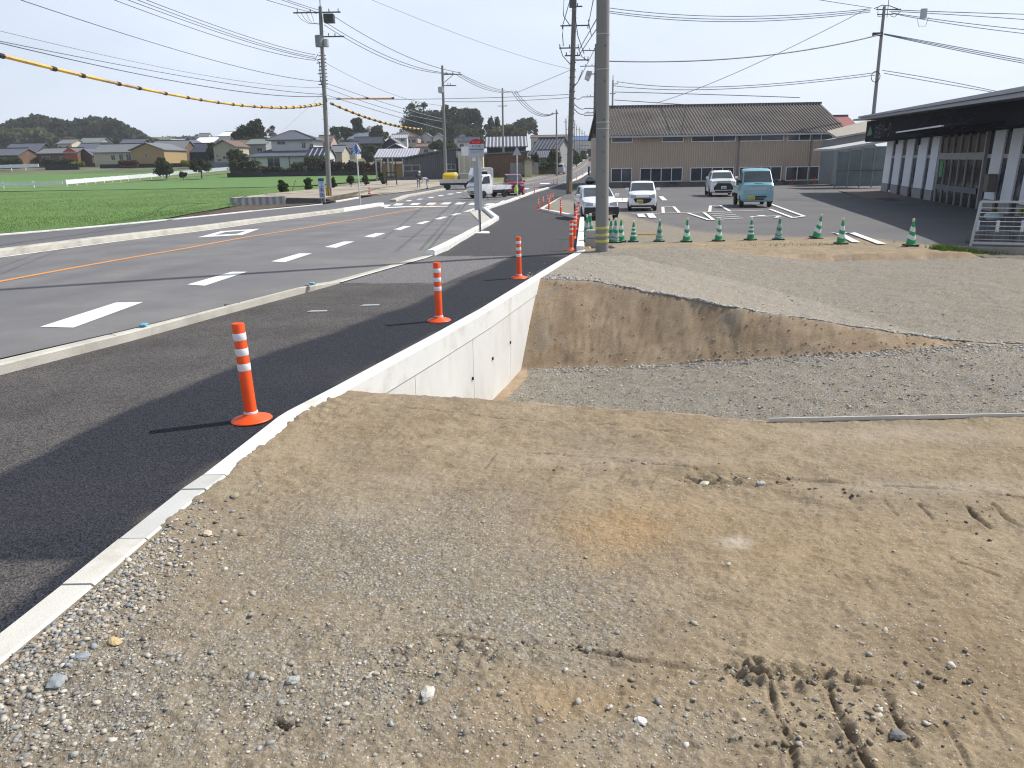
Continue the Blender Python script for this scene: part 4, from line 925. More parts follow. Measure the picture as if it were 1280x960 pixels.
# pole hidden behind near pole, with road light
b=G(742.5,229,lambda X,Y:TR(Y)); s=mpx(b.y)
t=pole('utility_pole',b,zat(55,b.y),.25,.16,'dark utility pole carrying a street lamp, almost hidden behind the thick near pole',lean=(ax(745.5,55,b),0),m=MATS['pole_dark_concrete'])
for (y0,x0,x1,ins) in((63,728,745,(729,737,743)),(82.5,725,744,(732,740)),(121,727,744,(734,738)),(135.5,730,743,()),(141,731,743,(735,)),(144,730,742,())):
    arm(t,ax(x0,y0,b),ax(x1,y0,b),zat(y0,b.y)-b.z,[ax(k,y0,b) for k in ins])
lm=MB().bar((ax(744.5,92,b),-.1,zat(92,b.y)-b.z),(ax(739,93,b),-.1,zat(93,b.y)-b.z),.12,.1).build('lamp_arm',M_dsteel,t)
hz=zat(95,b.y)-b.z; hx=ax(735,95,b)
L_=MB().add([(hx-.15,-.45,hz+.50),(hx+.42,-.45,hz+.42),(hx+.25,-.45,hz-.12),(hx+.05,-.45,hz-.55),(hx-.38,-.45,hz-.30),(hx-.15,.1,hz+.50),(hx+.42,.1,hz+.42),(hx+.25,.1,hz-.12),(hx+.05,.1,hz-.55),(hx-.38,.1,hz-.30)],[(0,1,2,3,4),(9,8,7,6,5),(0,5,6,1),(1,6,7,2),(2,7,8,3),(3,8,9,4),(4,9,5,0)]).build('lamp_head',mat('lamp_grey',(.42,.44,.46),rough=.5),t)
MB().add([(hx-.37,-.455,hz-.28),(hx+.05,-.455,hz-.53),(hx+.20,-.455,hz-.20),(hx-.22,-.455,hz+.05)],[(0,1,2,3)]).build('lamp_glass',mat('lamp_pale',(.62,.58,.52),rough=.3),L_)
# thin pole behind the hall
Yh=100; b=atY(765,165,Yh); t=pole('utility_pole',Vector((b.x,b.y,-.6)),zat(100,Yh),.16,.10,'thin utility pole standing behind the left end of the brown hall',m=M_conc_l,steps=False); s=mpx(Yh)
MB().cyl((0,0,zat(100,Yh)+.6),(0,0,zat(94,Yh)+.6),.04).build('tip_rod',M_dsteel,t); arm(t,-.1,.62,zat(105,Yh)+.6,(.6,)); arm(t,-.35,.35,zat(117,Yh)+.6,())
# right tall pole behind shop
Yr_=78; b=atY(1089,175,Yr_); bb=Vector((b.x,b.y,-.2)); s=mpx(Yr_); RPr=bb; TZ=zat(8,Yr_,1105)
t=pole('utility_pole',bb,TZ,.2,.13,'tall pale utility pole rising behind the dark fascia of the shop',lean=(atY(1105.5,8,Yr_).x-bb.x,0),m=M_conc,steps=False); L3=atY(1105.5,8,Yr_).x-bb.x
hx=lambda y_:L3*((zat(y_,Yr_,1100)+.2)/(TZ+.2)); hz=lambda y_:zat(y_,Yr_,1100)+.2
MB().cyl((hx(8)+.35,0,hz(22)),(hx(8)+.35,0,hz(-6)),.03).build('tip_rod',M_dsteel,t)
arm(t,hx(12)-.75,hx(12)+1.6,hz(12),(hx(12)-.6,)); arm(t,hx(18)-.6,hx(18)+.9,hz(18),())
mb=MB(); mb.tube([(hx(12)-1.0,-.1,hz(11)),(hx(12)-.3,-.2,hz(7)),(hx(12)+.4,-.2,hz(8)),(hx(12)+1.5,-.1,hz(13))],.04,6); mb.tube([(hx(12)+.6,-.1,hz(20)),(hx(12)+1.0,-.1,hz(22)),(hx(12)+1.5,-.1,hz(15))],.03,6); mb.tube([(hx(12)-.6,-.1,hz(14)),(hx(12)-.55,-.1,hz(21)),(hx(12)-.05,-.1,hz(20))],.03,6); mb.build('jumper_cable',M_black,t)
MB().cbox((hx(42)-.45,-.12,hz(43)),(.9,.2,.3)).build('cable_clamp',M_black,t)
mb=MB(); c=Vector((hx(97)-.25,-.2,hz(96))); mb.tube([c+Vector((.42*math.cos(a),0,.48*math.sin(a))) for a in np.linspace(0,6.283,20)],.035,5); mb.build('cable_coil',M_black,t)
# ------------------------------------------------------------ cables
nwire=[0]
M_wire=mat('cable_black',(.07,.075,.095),rough=.6); M_wiret=mat('cable_grey',(.20,.22,.27),rough=.6)
def wire(A,B,label,via=None,r=.014,m=None,n=26,sag=.0,name='power_cable',cat='cable',group=None,tg=True):
    T0=-.35 if (not isinstance(A,Vector) and A[0]<350 and (A[1]<=0 or A[0]<=0)) else 0; T1=1.6 if (not isinstance(B,Vector) and B[0]>=1280) else 1
    A=atY(*A) if not isinstance(A,Vector) else A; B=atY(*B) if not isinstance(B,Vector) else B
    if via:
        best=None
        for t in np.linspace(.05,.95,181):
            p=A.lerp(B,t); x,_=px_of(p.x,p.y,p.z)
            if best is None or abs(x-via[0])<best[0]: best=(abs(x-via[0]),t)
        t=best[1]; p=A.lerp(B,t); zt=zat(via[1],p.y,via[0]); sag=(p.z-zt)/(4*t*(1-t))
    pts=[A.lerp(B,t)-Vector((0,0,sag*4*t*(1-t))) for t in np.linspace(T0,T1,n+(10 if T0 or T1>1 else 0))]
    rr=[r*max(.75,min(2.2,p.y/40)) for p in pts]
    o=MB().tube(pts,rr,5).build(name,m or M_wire,None)
    if tg: tag(o,label,cat,group)
    return o,pts
YL=LPx.y; YA=9.0
wire((143,0,24),(394,75.5,YL),'lowest of four parallel thin cables from the top left to the left pole',via=(320,60.5))
wire((160,0,24),(394,73.5,YL),'second lowest of four parallel thin cables from the top left to the left pole',via=(320,55.5))
wire((172,0,24),(394,71.5,YL),'second highest of four parallel thin cables from the top left to the left pole',via=(320,53))
wire((183,0,24),(394,68.5,YL),'highest of four parallel thin cables from the top left to the left pole',via=(320,49.5))
wire((26,0,20),(402,102,YL),'long single cable crossing the upper left sky, ending at the middle of the left pole',via=(320,89))
wire((-5,37.5,22),(403,109.5,YL),'faint thin cable starting at the left edge above the twin black cables',via=(320,104),m=M_wiret,r=.011)
wire((-5,50.5,22),(403,118,YL),'upper one of the twin black cables from the left edge above the yellow guard hose',via=(160,83),r=.014)
wire((-5,52.5,22),(404,120.5,YL),'lower one of the twin black cables from the left edge above the yellow guard hose',via=(320,117),r=.018)
wire((300,-10,24),(396,17,YL),'left one of the cables reaching the top crossarm of the left pole from above',via=(345,3.5))
wire((322,-10,24),(398,16,YL),'middle one of the cables reaching the top crossarm of the left pole from above',via=(355,1))
wire((335,-8,24),(400,13,YL),'right one of the cables reaching the top crossarm of the left pole from above',via=(368,3))
Y2_=LP2.y
wire((417,20,YL),(576,91,Y2_),'upper one of three cables sagging between the tops of the first and second left poles',via=(490,62.5))
wire((407,28,YL),(568,92,Y2_),'middle one of three cables sagging between the tops of the first and second left poles',via=(480,69))
wire((405,31,YL),(560,92,Y2_),'lower one of three cables sagging between the tops of the first and second left poles',via=(475,70.5))
wire((406,78,YL),(553,132,Y2_),'faint high cable between the left poles above the orange rod',via=(470,110),m=M_wiret,r=.010)
wire((408,104,YL),(554,149,Y2_),'cable crossing behind the orange rod toward the second left pole',via=(460,122),m=M_wiret,r=.014)
wire((408,110,YL),(554,152,Y2_),'lower cable crossing behind the orange rod toward the second left pole',via=(470,132),m=M_wiret,r=.014)
wire((409,119,YL),(555,162,Y2_),'cable just above the yellow hose between the first and second left poles',via=(480,141),m=M_wiret,r=.016)
for k,(x0,x1,yv) in enumerate(((577,646,107),(574,642,109.5),(570,638,112))):
    wire((x0,93,Y2_),(x1,115,LP3.y),['highest','middle','lowest'][k]+' of three cables between the second and third left poles',via=(605,yv-1),m=M_wiret,r=.016)
for k,(x0,yv) in enumerate(((646,133),(643,136),(640,139))):
    wire((x0,115,LP3.y),(692,142.5,LP4.y),['highest','middle','lowest'][k]+' of three cables between the third left pole and the slim pole by the minivan',via=(662,yv),m=M_wiret,r=.02)
wire((404,123.5,YL),(711,118,RP1.y),'horizontal cable crossing the road that carries the orange rod',via=(600,122.5),m=M_wiret,r=.014)
wire((556,127,Y2_),(712,122,RP1.y),'lower horizontal cable from the second left pole to the dark right pole',via=(630,126.5),m=M_wiret,r=.013)
wire((458,-3,30),(712,86,RP1.y),'faint long cable from the top centre down to the dark pole',via=(620,59.5),m=M_wiret,r=.010)
wire((641,118,LP3.y),(712,88,RP1.y),'faint cable rising from the third left pole to the dark right pole',m=M_wiret,r=.012)
wire((352,165,150),(403,118,YL),'faint service cable from the white two storey house up to the left pole',m=M_wiret,r=.004)
# yellow and black guard hose on a cable
def hose(A,B,via,label,n,r,bands,m):
    t=thing('guard_hose',label,'cable guard')
    o,pts=wire(A,B,None,via=via,r=r,tg=False,n=70,name='hose',m=m); o.parent=t
    mb=None
    for k in range(bands+(6 if len(pts)>72 else 0)):
        f=(k+.5)/(bands+(6 if len(pts)>72 else 0))*(len(pts)-1); i=int(f); p=pts[i]; d=(pts[min(i+1,len(pts)-1)]-pts[i]).normalized(); rr=r*max(.75,min(2.2,p.y/40))
        MB().cyl(p-d*rr*2.2,p+d*rr*2.2,rr*1.28,n=8).build('black_clip',M_black,t)
hose((-40,59,16),(403,129.5,YL-.1),(200,116),'yellow guard hose with black clips hanging from the left edge to the left utility pole',0,.058,24,M_yellow)
hose((413,129,YL),(527,161.5,Y2_-2),(467,150),'yellow guard hose with black clips sagging right of the left utility pole',0,.05,18,mat('guard_yellow_deep',(.62,.36,.05),rough=.5,var=.2,scale=1.2))
t=thing('guard_rod','straight orange rod with black ends hung on the cable right of the left utility pole','cable guard'); a=atY(423,123.4,YL+3);b=atY(490.5,122.8,YL+6)
MB().cyl(a,b,.055).build('tube',mat('rod_orange',(.60,.26,.06)),t)
for f in(0,.5,1): c=a.lerp(b,f); MB().cyl(c-Vector((.14+.05*(f==.5),0,0)),c+Vector((.14+.05*(f==.5),0,0)),.08).build('black_end',M_black,t)
# right side
Yb=52
for k,(y0,yv,y1) in enumerate(((8,20.5,11),(12,24,13),(14,27,15))):
    wire((748,y0,62),(1088,y1,Yb),['highest','middle','lowest'][k]+' of three long thin cables across the top right sky to the tall pole',via=(925,yv),m=M_wiret,r=.016)
o,p=wire((748,76,40),(1101,43,Yb),'thick black cable crossing the sky from the near pole to the tall right pole',via=(925,72.5),r=.030)
wire((771,102,100),(1097,90.5,Yb),'upper thin cable above the hall roof ending at the coil of the tall right pole',via=(900,108.5),m=M_wiret,r=.016)
wire((766,107,100),(1097,93.5,Yb),'second thin cable above the hall roof ending at the coil of the tall right pole',via=(900,111.5),m=M_wiret,r=.016)
wire((768,115,100),(1000,122,90),'lower thin cable over the left part of the hall roof',via=(880,118),m=M_wiret,r=.02)
wire((820,129,98),(1084,11,Yb),'diagonal thin cable rising from the hall roof to the tall right pole top',via=(940,82),m=M_wiret,r=.014)
wire((768,125,100),(860,131,95),'short low cable just over the ridge at the left end of the hall',m=M_wiret,r=.02)
wire((1012,-2,46),(1090,10,Yb),'short cable entering from the top edge to the tall right pole',m=M_wire,r=.016)
for k,(y0,y1,yv) in enumerate(((12,18,15.5),(14,25,19),(16,38,28),(17,43,31.5))):
    wire((1110+2*k,y0,Yb),(1290,y1,40),['topmost','second','third','fourth'][k]+' of four cables running right from the top of the tall right pole',via=(1200,yv),m=M_wiret if k else M_wire,r=.016)
for k,(y1,yv) in enumerate(((76,58.5),(78.5,60.5),(81,62.5))):
    wire((1105,42+.6*k,Yb),(1290,y1,40),['upper','middle','lower'][k]+' of three cables descending right from the middle of the tall right pole',via=(1195,yv),m=M_wiret,r=.018)
wire((1103,88,Yb),(1245,114,44),'upper of two low cables running right from the coil of the tall pole',via=(1170,99),m=M_wiret,r=.016)
wire((1105,91.5,Yb),(1240,115,44),'lower of two low cables running right from the coil of the tall pole',via=(1170,103),m=M_wiret,r=.016)
t=thing('cable_box','small grey junction box hanging on the cable right of the tall pole','junction box'); c=atY(1154.5,17,47); MB().cbox((c.x,c.y,c.z),(.32,.2,.52)).build('box',M_steel,t,bevel=.03); MB().tube([(c.x-.3,c.y,c.z-.3),(c.x-.2,c.y,c.z-.65),(c.x+.2,c.y,c.z-.65),(c.x+.3,c.y,c.z-.2)],.015,5).build('loop',M_wiret,t)
for k,(A,B,v) in enumerate((((716,-12,24),(703,33,RP1.y),None),((744,-12,20),(735,33,RP1.y),None),((748,20,20),(724,62,RP1.y),None),((750,30,20),(723,70,RP1.y),None),((724,100,RP1.y),(742,64,75),None),((713,118,RP1.y),(728,121,75),(722,124)),((713,122,RP1.y),(730,136,75),(722,134)),((714,130,RP1.y),(731,142,75),(724,142)))):
    wire(A,B,['leftmost short cable above the dark pole arms','cable beside the near pole above the dark pole arms','slanting cable between the near pole and the dark pole, upper','slanting cable between the near pole and the dark pole, lower','cable looping between the dark pole and the hidden pole lamp','high cable between the dark pole and the hidden pole below the lamp','middle cable between the dark pole and the hidden pole below the lamp','low cable between the dark pole and the hidden pole below the lamp'][k],via=v,r=.02)
# ------------------------------------------------------------ bus stop
b=G(600,291.5); s=(b.y)/F*1.0; zz=lambda y_:zat(y_,b.y)-b.z; mp=(b.y*CP+HC*SP)/F
t=thing('bus_stop_sign','white bus stop sign with a red half round top and tall narrow panel','bus stop',b)
MB().lathe([(.30,.0),(.30,.03),(.27,.045),(.05,.05)],28).build('base',mat('base_white',(.68,.68,.66),rough=.7),t,smooth=True)
MB().cyl((0,0,.04),(0,0,zz(192)),.035).build('post',M_steel,t,smooth=True)
MB().box((594.2-600)*mp,(599.8-600)*mp,-.05,-.02,zz(262.5),zz(201.5)).build('timetable_panel',mat('panel_grey',(.40,.42,.45),rough=.6),t,bevel=.004)
MB().box((600.1-600)*mp,(604.2-600)*mp,-.045,-.015,zz(262),zz(201.5)).build('timetable_panel',mat('panel_pale',(.62,.61,.60),rough=.6),t,bevel=.004)
MB().cyl((.02,-.03,zz(262)),(.02,-.03,zz(291)),.02).build('post',M_dsteel,t)
MB().box((593-600)*mp,(597.2-600)*mp,-.04,-.01,zz(201),zz(196.8)).build('bracket',mat('bright_white',(.8,.8,.8),rough=.5),t)
bd=MB().box((588.8-600)*mp,(607.8-600)*mp,-.06,-.03,zz(196),zz(180)).build('name_board',mat('board_pale',(.50,.53,.58),rough=.5),t,bevel=.005)
MB().box((590.2-600)*mp,(607-600)*mp,-.065,-.061,zz(187.1),zz(186.1)).build('blue_stripe',MS,bd)
cx=(598.4-600)*mp; rr=(8.2)*mp
cap=MB().yprism([(cx+rr*math.cos(a),zz(179.9)+math.sin(a)*(zz(173.8)-zz(179.9))) for a in np.linspace(0,math.pi,22)],-.06,-.03).build('red_cap',mat('sign_red',(.50,.02,.025),rough=.5),t)
M_ink=mat('sign_ink',(.10,.12,.17),rough=.7)
text('伊 王 塚',.075,M_ink,bd,(cx,-.0625,zz(183)),ext=.001); text('IOZUKAMACHI',.046,M_ink,bd,(cx,-.0625,zz(190)),ext=.001)
text('BUS STOP',.052,mat('cap_letter',(.75,.45,.45)),cap,(cx,-.0625,zz(177.7)),ext=.001)
# ------------------------------------------------------------ traffic signs
def triangle_sign(x,y,ty_,w,lab,face,blue):
    b=G(x,y); mp=b.y/F; t=thing('road_sign',lab,'road sign',b); H_=zat(ty_,b.y)-b.z; hh=w*mp*1.0
    MB().cyl((0,0,-.1),(0,0,H_-.05),.045).build('post',mat('post_white',(.6,.62,.64),rough=.5),t,smooth=True)
    y0=-.07; c=H_-hh*.5
    tri=[(0,H_),(-w*mp/2,H_-hh*.92),(w*mp/2,H_-hh*.92)] if blue!='grey' else [(0,H_),(-w*mp*.18,H_-hh*.55),(-w*mp/2,H_-hh*1.0),(w*mp/2,H_-hh*1.0),(w*mp*.18,H_-hh*.55)]
    p=MB().yprism(tri,y0,y0+.02).build('sign_plate',face,t)
    return t,b,mp,H_,hh,p
t,b,mp,H_,hh,pl=triangle_sign(450.5,256.5,179.5,13,'blue triangular pedestrian crossing sign with walking figures on a white post',mat('sign_sky_blue',(.03,.17,.50),rough=.4),'b')
fm=mat('figure_white',(.7,.74,.8),rough=.5); f=MB(); k=hh/13*1.0
for ox in(-.16,.12):
    c=Vector((ox,-.08,H_-hh*.42)); f.lathe([(.001,-.01),(.045,-.01),(.045,.01),(.001,.01)],10,c=(c.x,c.y,c.z),ax='y'); f.bar(c+Vector((0,0,-.05)),c+Vector((.0,0,-.22)),.012,.07); f.bar(c+Vector((0,0,-.2)),c+Vector((-.1,0,-.36)),.012,.05); f.bar(c+Vector((0,0,-.2)),c+Vector((.09,0,-.36)),.012,.05); f.bar(c+Vector((0,0,-.08)),c+Vector((.11,0,-.2)),.012,.04)
f.build('walking_figures',fm,pl)
t,b,mp,H_,hh,pl=triangle_sign(647,247,183,11,'grey back of a triangular sign on a white post beside the magenta van',mat('sign_back_grey',(.42,.44,.45),rough=.6),'g')
v=MB().lathe([(.12,.35),(.14,.5),(.12,.75),(.06,.95)],10,c=(-.12,-.1,0)).build('safety_vest',mat('vest_lime',(.42,.65,.10),rough=.6),t)
# convex round sign back + dark blue board at the far kerb
b=G(737,238); mp=b.y/F; t=thing('round_sign','grey round sign back on a short post left of the near pole','road sign',Vector((b.x,b.y,b.z))); c=zat(226.5,b.y)-b.z
MB().lathe([(.01,0),(5.2*mp,.0),(5.2*mp,.05),(.01,.12)],24,c=(0,0,c),ax='y').build('disc',mat('disc_grey',(.16,.19,.21),rough=.6),t); MB().box(-5.2*mp,5.2*mp,.0,.05,c-5.5*mp,c).build('skirt',MATS['disc_grey'],t); MB().cyl((0,.05,0),(0,.05,c),.05).build('post',M_steel,t)
b=G(736,219.5); mp=b.y/F; t=thing('banner_board','narrow dark blue board standing on the far kerb','board',b); MB().box(-1.1*mp,1.1*mp,0,.1,.05,zat(208,b.y)-b.z).build('panel',mat('board_navy',(.02,.04,.12)),t); MB().cyl((0,.05,0),(0,.05,.4),.05).build('foot',M_dsteel,t)
# two grey concrete blocks behind near pole + pieces
for k,(x,y,tyy,lab) in enumerate(((739.5,308,297,'lower grey concrete block stacked left of the near pole'),)):
    p=onZ(x,y,-.1); mp=p.y/F; t=tag(MB().prism([(p.x-.17,p.y-.1),(p.x+.17,p.y-.14),(p.x+.2,p.y+.2),(p.x-.12,p.y+.22)],-.14,.10).build('concrete_block',mat('block_grey',(.30,.29,.27),rough=.9,bump=.3),bevel=.015),lab,'block')
tag(MB().prism([(p.x-.15,p.y-.05),(p.x+.16,p.y-.1),(p.x+.18,p.y+.2),(p.x-.1,p.y+.22)],.105,.30).build('concrete_block',mat('block_grey2',(.36,.35,.32),rough=.9,bump=.3),bevel=.015),'upper grey concrete block stacked left of the near pole','block')
for (x,y,s_,c,lab) in((734.5,311,.10,(.42,.30,.18),'tan broken stone at the foot of the two blocks'),(763.5,308.5,.11,(.22,.18,.14),'brown broken stone right of the near pole foot')):
    p=onZ(x,y,-.08); bm=bmesh.new(); bmesh.ops.create_icosphere(bm,subdivisions=2,radius=s_)
    for v in bm.verts: v.co*=1+.3*(random.random()-.5); v.co.z*=.6
    me=bpy.data.meshes.new('rock'); bm.to_mesh(me); bm.free(); me.materials.append(mat('rockb%d'%int(x),c)); o=bpy.data.objects.new('rock',me); link(o); o.location=p+Vector((0,0,.0)); tag(o,lab,'rock')
# ------------------------------------------------------------ vehicles (front faces -y)
def ringsec(st):
    y,zb,zm,zt0,ztop,wm,wb,wt=st
    h=[(0,zb),(wm*.86,zb),(wm*.98,zb+.07),(wm,zm),(wb,zt0),(wt,ztop-.05),(wt*.86,ztop-.008),(wt*.45,ztop+.006),(0,ztop+.01)]
    return [(x,y,z) for x,z in h]+[(-x,y,z) for x,z in h[-2:0:-1]]
def interp_st(sts,y):
    ys=[s[0] for s in sts]
    return [float(np.interp(y,ys,[s[k] for s in sts])) for k in range(8)]
def loft(sts,name,m,parent):
    mb=MB(); vs=[];fs=[]
    for s in sts: vs+=ringsec(s)
    n=16
    for i in range(len(sts)-1):
        for k in range(n): fs.append((i*n+k,i*n+(k+1)%n,(i+1)*n+(k+1)%n,(i+1)*n+k))
    fs.append(tuple(range(n-1,-1,-1))); fs.append(tuple((len(sts)-1)*n+k for k in range(n)))
    mb.add(vs,fs); o=mb.build(name,m,parent,smooth=True); bv=o.modifiers.new('bevel','BEVEL'); bv.width=.025; bv.segments=2; bv.limit_method='ANGLE'; bv.angle_limit=R(30); return o
def sidewin(sts,poly,side,parent,name='side_window',off=.008,m=None):
    ps=[]
    for (y,f) in poly:
        s=interp_st(sts,y); x=s[6]+(s[7]-s[6])*f+off; z=s[3]+(s[4]-.05-s[3])*f; ps.append((side*x,y,z))
    n=len(ps); mb=MB(); inn=[(p[0]-side*.02,p[1],p[2]) for p in ps]
    mb.add(ps+inn,[tuple(range(n)),tuple(range(2*n-1,n-1,-1))]+[(i,(i+1)%n,n+(i+1)%n,n+i) for i in range(n)]); return mb.build(name,m or M_glass,parent)
def topglass(sts,y0,y1,k0,k1,parent,name='windscreen',off=.014,m=mat('windscreen_glass',(.05,.065,.07),rough=.08,var=.3,scale=1.5,spec=.8)):
    a=interp_st(sts,y0); b=interp_st(sts,y1)
    A=Vector((0,y0,a[4])); B=Vector((0,y1,b[4])); d=(B-A).normalized(); nrm=Vector((1,0,0)).cross(d).normalized()
    if nrm.z<0: nrm=-nrm
    P=[]; 
    for (y,z,w) in((y0,a[4],a[7]*k0),(y1,b[4],b[7]*k1)):
        for x in(-w,-w*.5,0,w*.5,w): P.append(Vector((x,y,z))+nrm*(off+.010*(1-(x/w)**2)))
    Q=[p-nrm*.03 for p in P]
    f=[(i,i+1,i+6,i+5) for i in range(4)]; f2=[(i+10+5,i+1+10+5,i+1+10,i+10) for i in range(4)]
    sidef=[(0,5,15,10),(4,14,19,9)]+[(i,i+10,i+11,i+1) for i in range(4)]+[(i+5,i+6,i+16,i+15) for i in range(4)]
    return MB().add(P+Q,f+f2+sidef).build(name,m or M_glass,parent,smooth=True)
def wheel(parent,x,y,r,side,wd=.19):
    w=MB().lathe([(r*.62,-wd/2),(r*.94,-wd/2),(r,-wd/2+.03),(r,wd/2-.03),(r*.94,wd/2),(r*.62,wd/2)],28,ax='x').build('wheel',M_tyre,parent,smooth=True); w.location=(x,y,r)
    h=MB().lathe([(.02,side*(wd/2-.02)),(r*.30,side*(wd/2-.01)),(r*.60,side*(wd/2-.03)),(r*.64,side*(wd/2+.004)),(r*.60,side*(wd/2-.05))],20,ax='x').build('rim',M_rim,w,smooth=True)
def arch(parent,x,y,r,side):
    pts=[(x,y+(r+.03)*math.cos(a),r+(r+.03)*math.sin(a)) for a in np.linspace(-.15,math.pi+.15,16)]
    mb=MB(); n=len(pts); vs=[(x-side*.06,y,r*.6)]+pts
    ins=[(p[0]-side*.10,p[1],p[2]) for p in pts]
    mb.add(pts+ins,[tuple(range(n)),tuple(range(2*n-1,n-1,-1))]+[(i,(i+1)%n,n+(i+1)%n,n+i) for i in range(n)])
    return mb.build('wheel_arch',M_black,parent)
def mirror(parent,x,y,z,side,m,s=1.0):
    MB().box(min(x,x+side*.2*s),max(x,x+side*.2*s),y-.06,y+.05,z,z+.14*s).build('door_mirror',m,parent,bevel=.03)
def plate(parent,x,y,z,m,txt=None,w=.33):
    p=MB().box(x-w/2,x+w/2,y-.012,y,z-.083,z+.083).build('number_plate',m,parent,bevel=.004)
    MB().box(x-w*.36,x+w*.36,y-.0145,y-.0125,z-.05,z+.01).build('plate_digits',mat('plate_ink',(.16,.17,.08) if m is M_plate_y else (.25,.30,.28)),p)
    return p
def frontbox(parent,name,x0,x1,y,z0,z1,m,d=.03,bev=.012): return MB().box(x0,x1,y-d,y+.05,z0,z1).build(name,m,parent,bevel=bev)
def poly_front(parent,name,pts,y,m,d=.02,yf=None):
    mb=MB(); n=len(pts); yy=[y if yf is None else yf(p[0]) for p in pts]
    mb.add([(p[0],yy[i]-d,p[1]) for i,p in enumerate(pts)]+[(p[0],yy[i]+.08,p[1]) for i,p in enumerate(pts)],[tuple(range(n)),tuple(range(2*n-1,n-1,-1))]+[(i,n+i,n+(i+1)%n,(i+1)%n) for i in range(n)])
    return mb.build(name,m,parent)
def car(loc,rz,label,style,paint,scale=1.0,cat='car'):
    t=thing('parked_car' if style!='minivan_rear' else 'car',label,cat,loc,rz,scale=scale)
    if style=='kei':   # tall small hatchback, 3.4 x 1.475 x 1.5
        st=[(-1.66,.32,.45,.62,.66,.60,.55,.50),(-1.58,.22,.50,.80,.84,.70,.64,.60),(-1.35,.20,.55,.90,.95,.735,.69,.66),(-.95,.2,.6,.96,1.02,.738,.71,.66),(-.32,.2,.6,1.0,1.42,.738,.70,.60),(.1,.2,.6,1.01,1.49,.738,.70,.60),(1.1,.2,.6,1.02,1.47,.738,.70,.59),(1.55,.22,.6,1.03,1.40,.72,.68,.55),(1.69,.3,.6,1.0,1.05,.66,.62,.5)]
        ws=(-.93,-.36); wins=[[(-.75,.06),(-.30,.90),(.32,.92),(.32,.06)],[(.40,.06),(.40,.92),(1.05,.9),(1.3,.1)]]; ax_=(-1.12,1.18); wr=.27; hw=.735
    elif style=='wagon':  # 4.4 x 1.695 x 1.5
        st=[(-2.15,.34,.48,.58,.62,.66,.62,.56),(-2.05,.24,.52,.74,.78,.78,.74,.68),(-1.7,.20,.55,.86,.92,.84,.79,.74),(-1.15,.2,.6,.94,1.02,.847,.81,.76),(-.35,.2,.6,.98,1.42,.847,.80,.66),(.1,.2,.6,.99,1.50,.847,.80,.66),(1.5,.2,.6,1.0,1.48,.847,.80,.65),(2.0,.24,.6,1.0,1.36,.83,.78,.60),(2.2,.32,.6,.98,1.05,.78,.74,.58)]
        ws=(-1.12,-.40); wins=[[(-.92,.06),(-.35,.88),(.35,.92),(.35,.06)],[(.43,.06),(.43,.92),(1.2,.9),(1.2,.06)],[(1.28,.06),(1.28,.88),(1.75,.82),(1.85,.1)]]; ax_=(-1.35,1.3); wr=.30; hw=.845
    elif style=='suv':  # 4.0 x 1.695 x 1.62
        st=[(-1.98,.36,.55,.82,.88,.66,.62,.56),(-1.90,.26,.58,.98,1.02,.78,.72,.68),(-1.55,.22,.6,1.04,1.08,.845,.78,.74),(-.95,.22,.65,1.06,1.12,.848,.80,.74),(-.42,.22,.65,1.08,1.52,.848,.79,.62),(.0,.22,.65,1.09,1.62,.848,.79,.62),(1.2,.22,.65,1.12,1.60,.848,.79,.60),(1.75,.24,.65,1.15,1.48,.83,.76,.55),(1.98,.34,.65,1.05,1.12,.76,.72,.52)]
        ws=(-.93,-.46); wins=[[(-.70,.06),(-.34,.88),(.34,.92),(.34,.06)],[(.42,.06),(.42,.92),(1.1,.85),(1.2,.1)]]; ax_=(-1.25,1.28); wr=.34; hw=.845
    elif style=='keivan':  # 3.4 x 1.475 x 1.8
        st=[(-1.66,.30,.5,.78,.84,.64,.60,.55),(-1.60,.22,.55,.98,1.02,.71,.68,.64),(-1.3,.2,.6,1.06,1.12,.735,.71,.68),(-1.0,.2,.6,1.08,1.20,.738,.71,.67),(-.55,.2,.6,1.08,1.68,.738,.70,.62),(-.2,.2,.6,1.08,1.77,.738,.70,.62),(1.4,.2,.6,1.08,1.76,.738,.70,.61),(1.64,.24,.6,1.06,1.6,.72,.69,.58),(1.70,.3,.6,1.0,1.1,.70,.66,.55)]
        ws=(-1.02,-.56); wins=[[(-.80,.05),(-.5,.85),(.25,.92),(.25,.05)],[(.33,.05),(.33,.92),(1.0,.92),(1.0,.05)],[(1.08,.05),(1.08,.9),(1.45,.85),(1.45,.08)]]; ax_=(-1.22,1.22); wr=.28; hw=.735
    elif style=='sedan':
        st=[(-2.2,.34,.48,.62,.66,.70,.66,.6),(-2.05,.22,.52,.76,.80,.80,.76,.70),(-1.2,.2,.6,.88,.94,.85,.81,.76),(-.45,.2,.6,.94,1.34,.85,.80,.64),(.2,.2,.6,.95,1.42,.85,.80,.64),(1.1,.2,.6,.95,1.34,.85,.80,.62),(1.6,.2,.6,.96,1.0,.85,.8,.72),(2.2,.3,.6,.92,.95,.76,.74,.66)]
        ws=(-1.17,-.5); wins=[[(-.9,.06),(-.4,.88),(.3,.92),(.3,.06)],[(.38,.06),(.38,.9),(1.0,.85),(1.2,.1)]]; ax_=(-1.35,1.35); wr=.31; hw=.845
    body=loft(st,'body',paint,t)
    topglass(st,ws[0],ws[1],.90,.90,t)
    for sd in(-1,1):
        for w in wins: sidewin(st,w,sd,t)
        for y in ax_: arch(t,sd*(hw+.003),y,wr,sd); wheel(t,sd*(hw-.085),y,wr,sd)
        sidelook=st[4]; mirror(t,sd*(hw-.02) if sd>0 else -(hw-.02),ws[0]+.32,st[4][3]+.02,sd,paint,1.0)
    yb=st[-1][0]
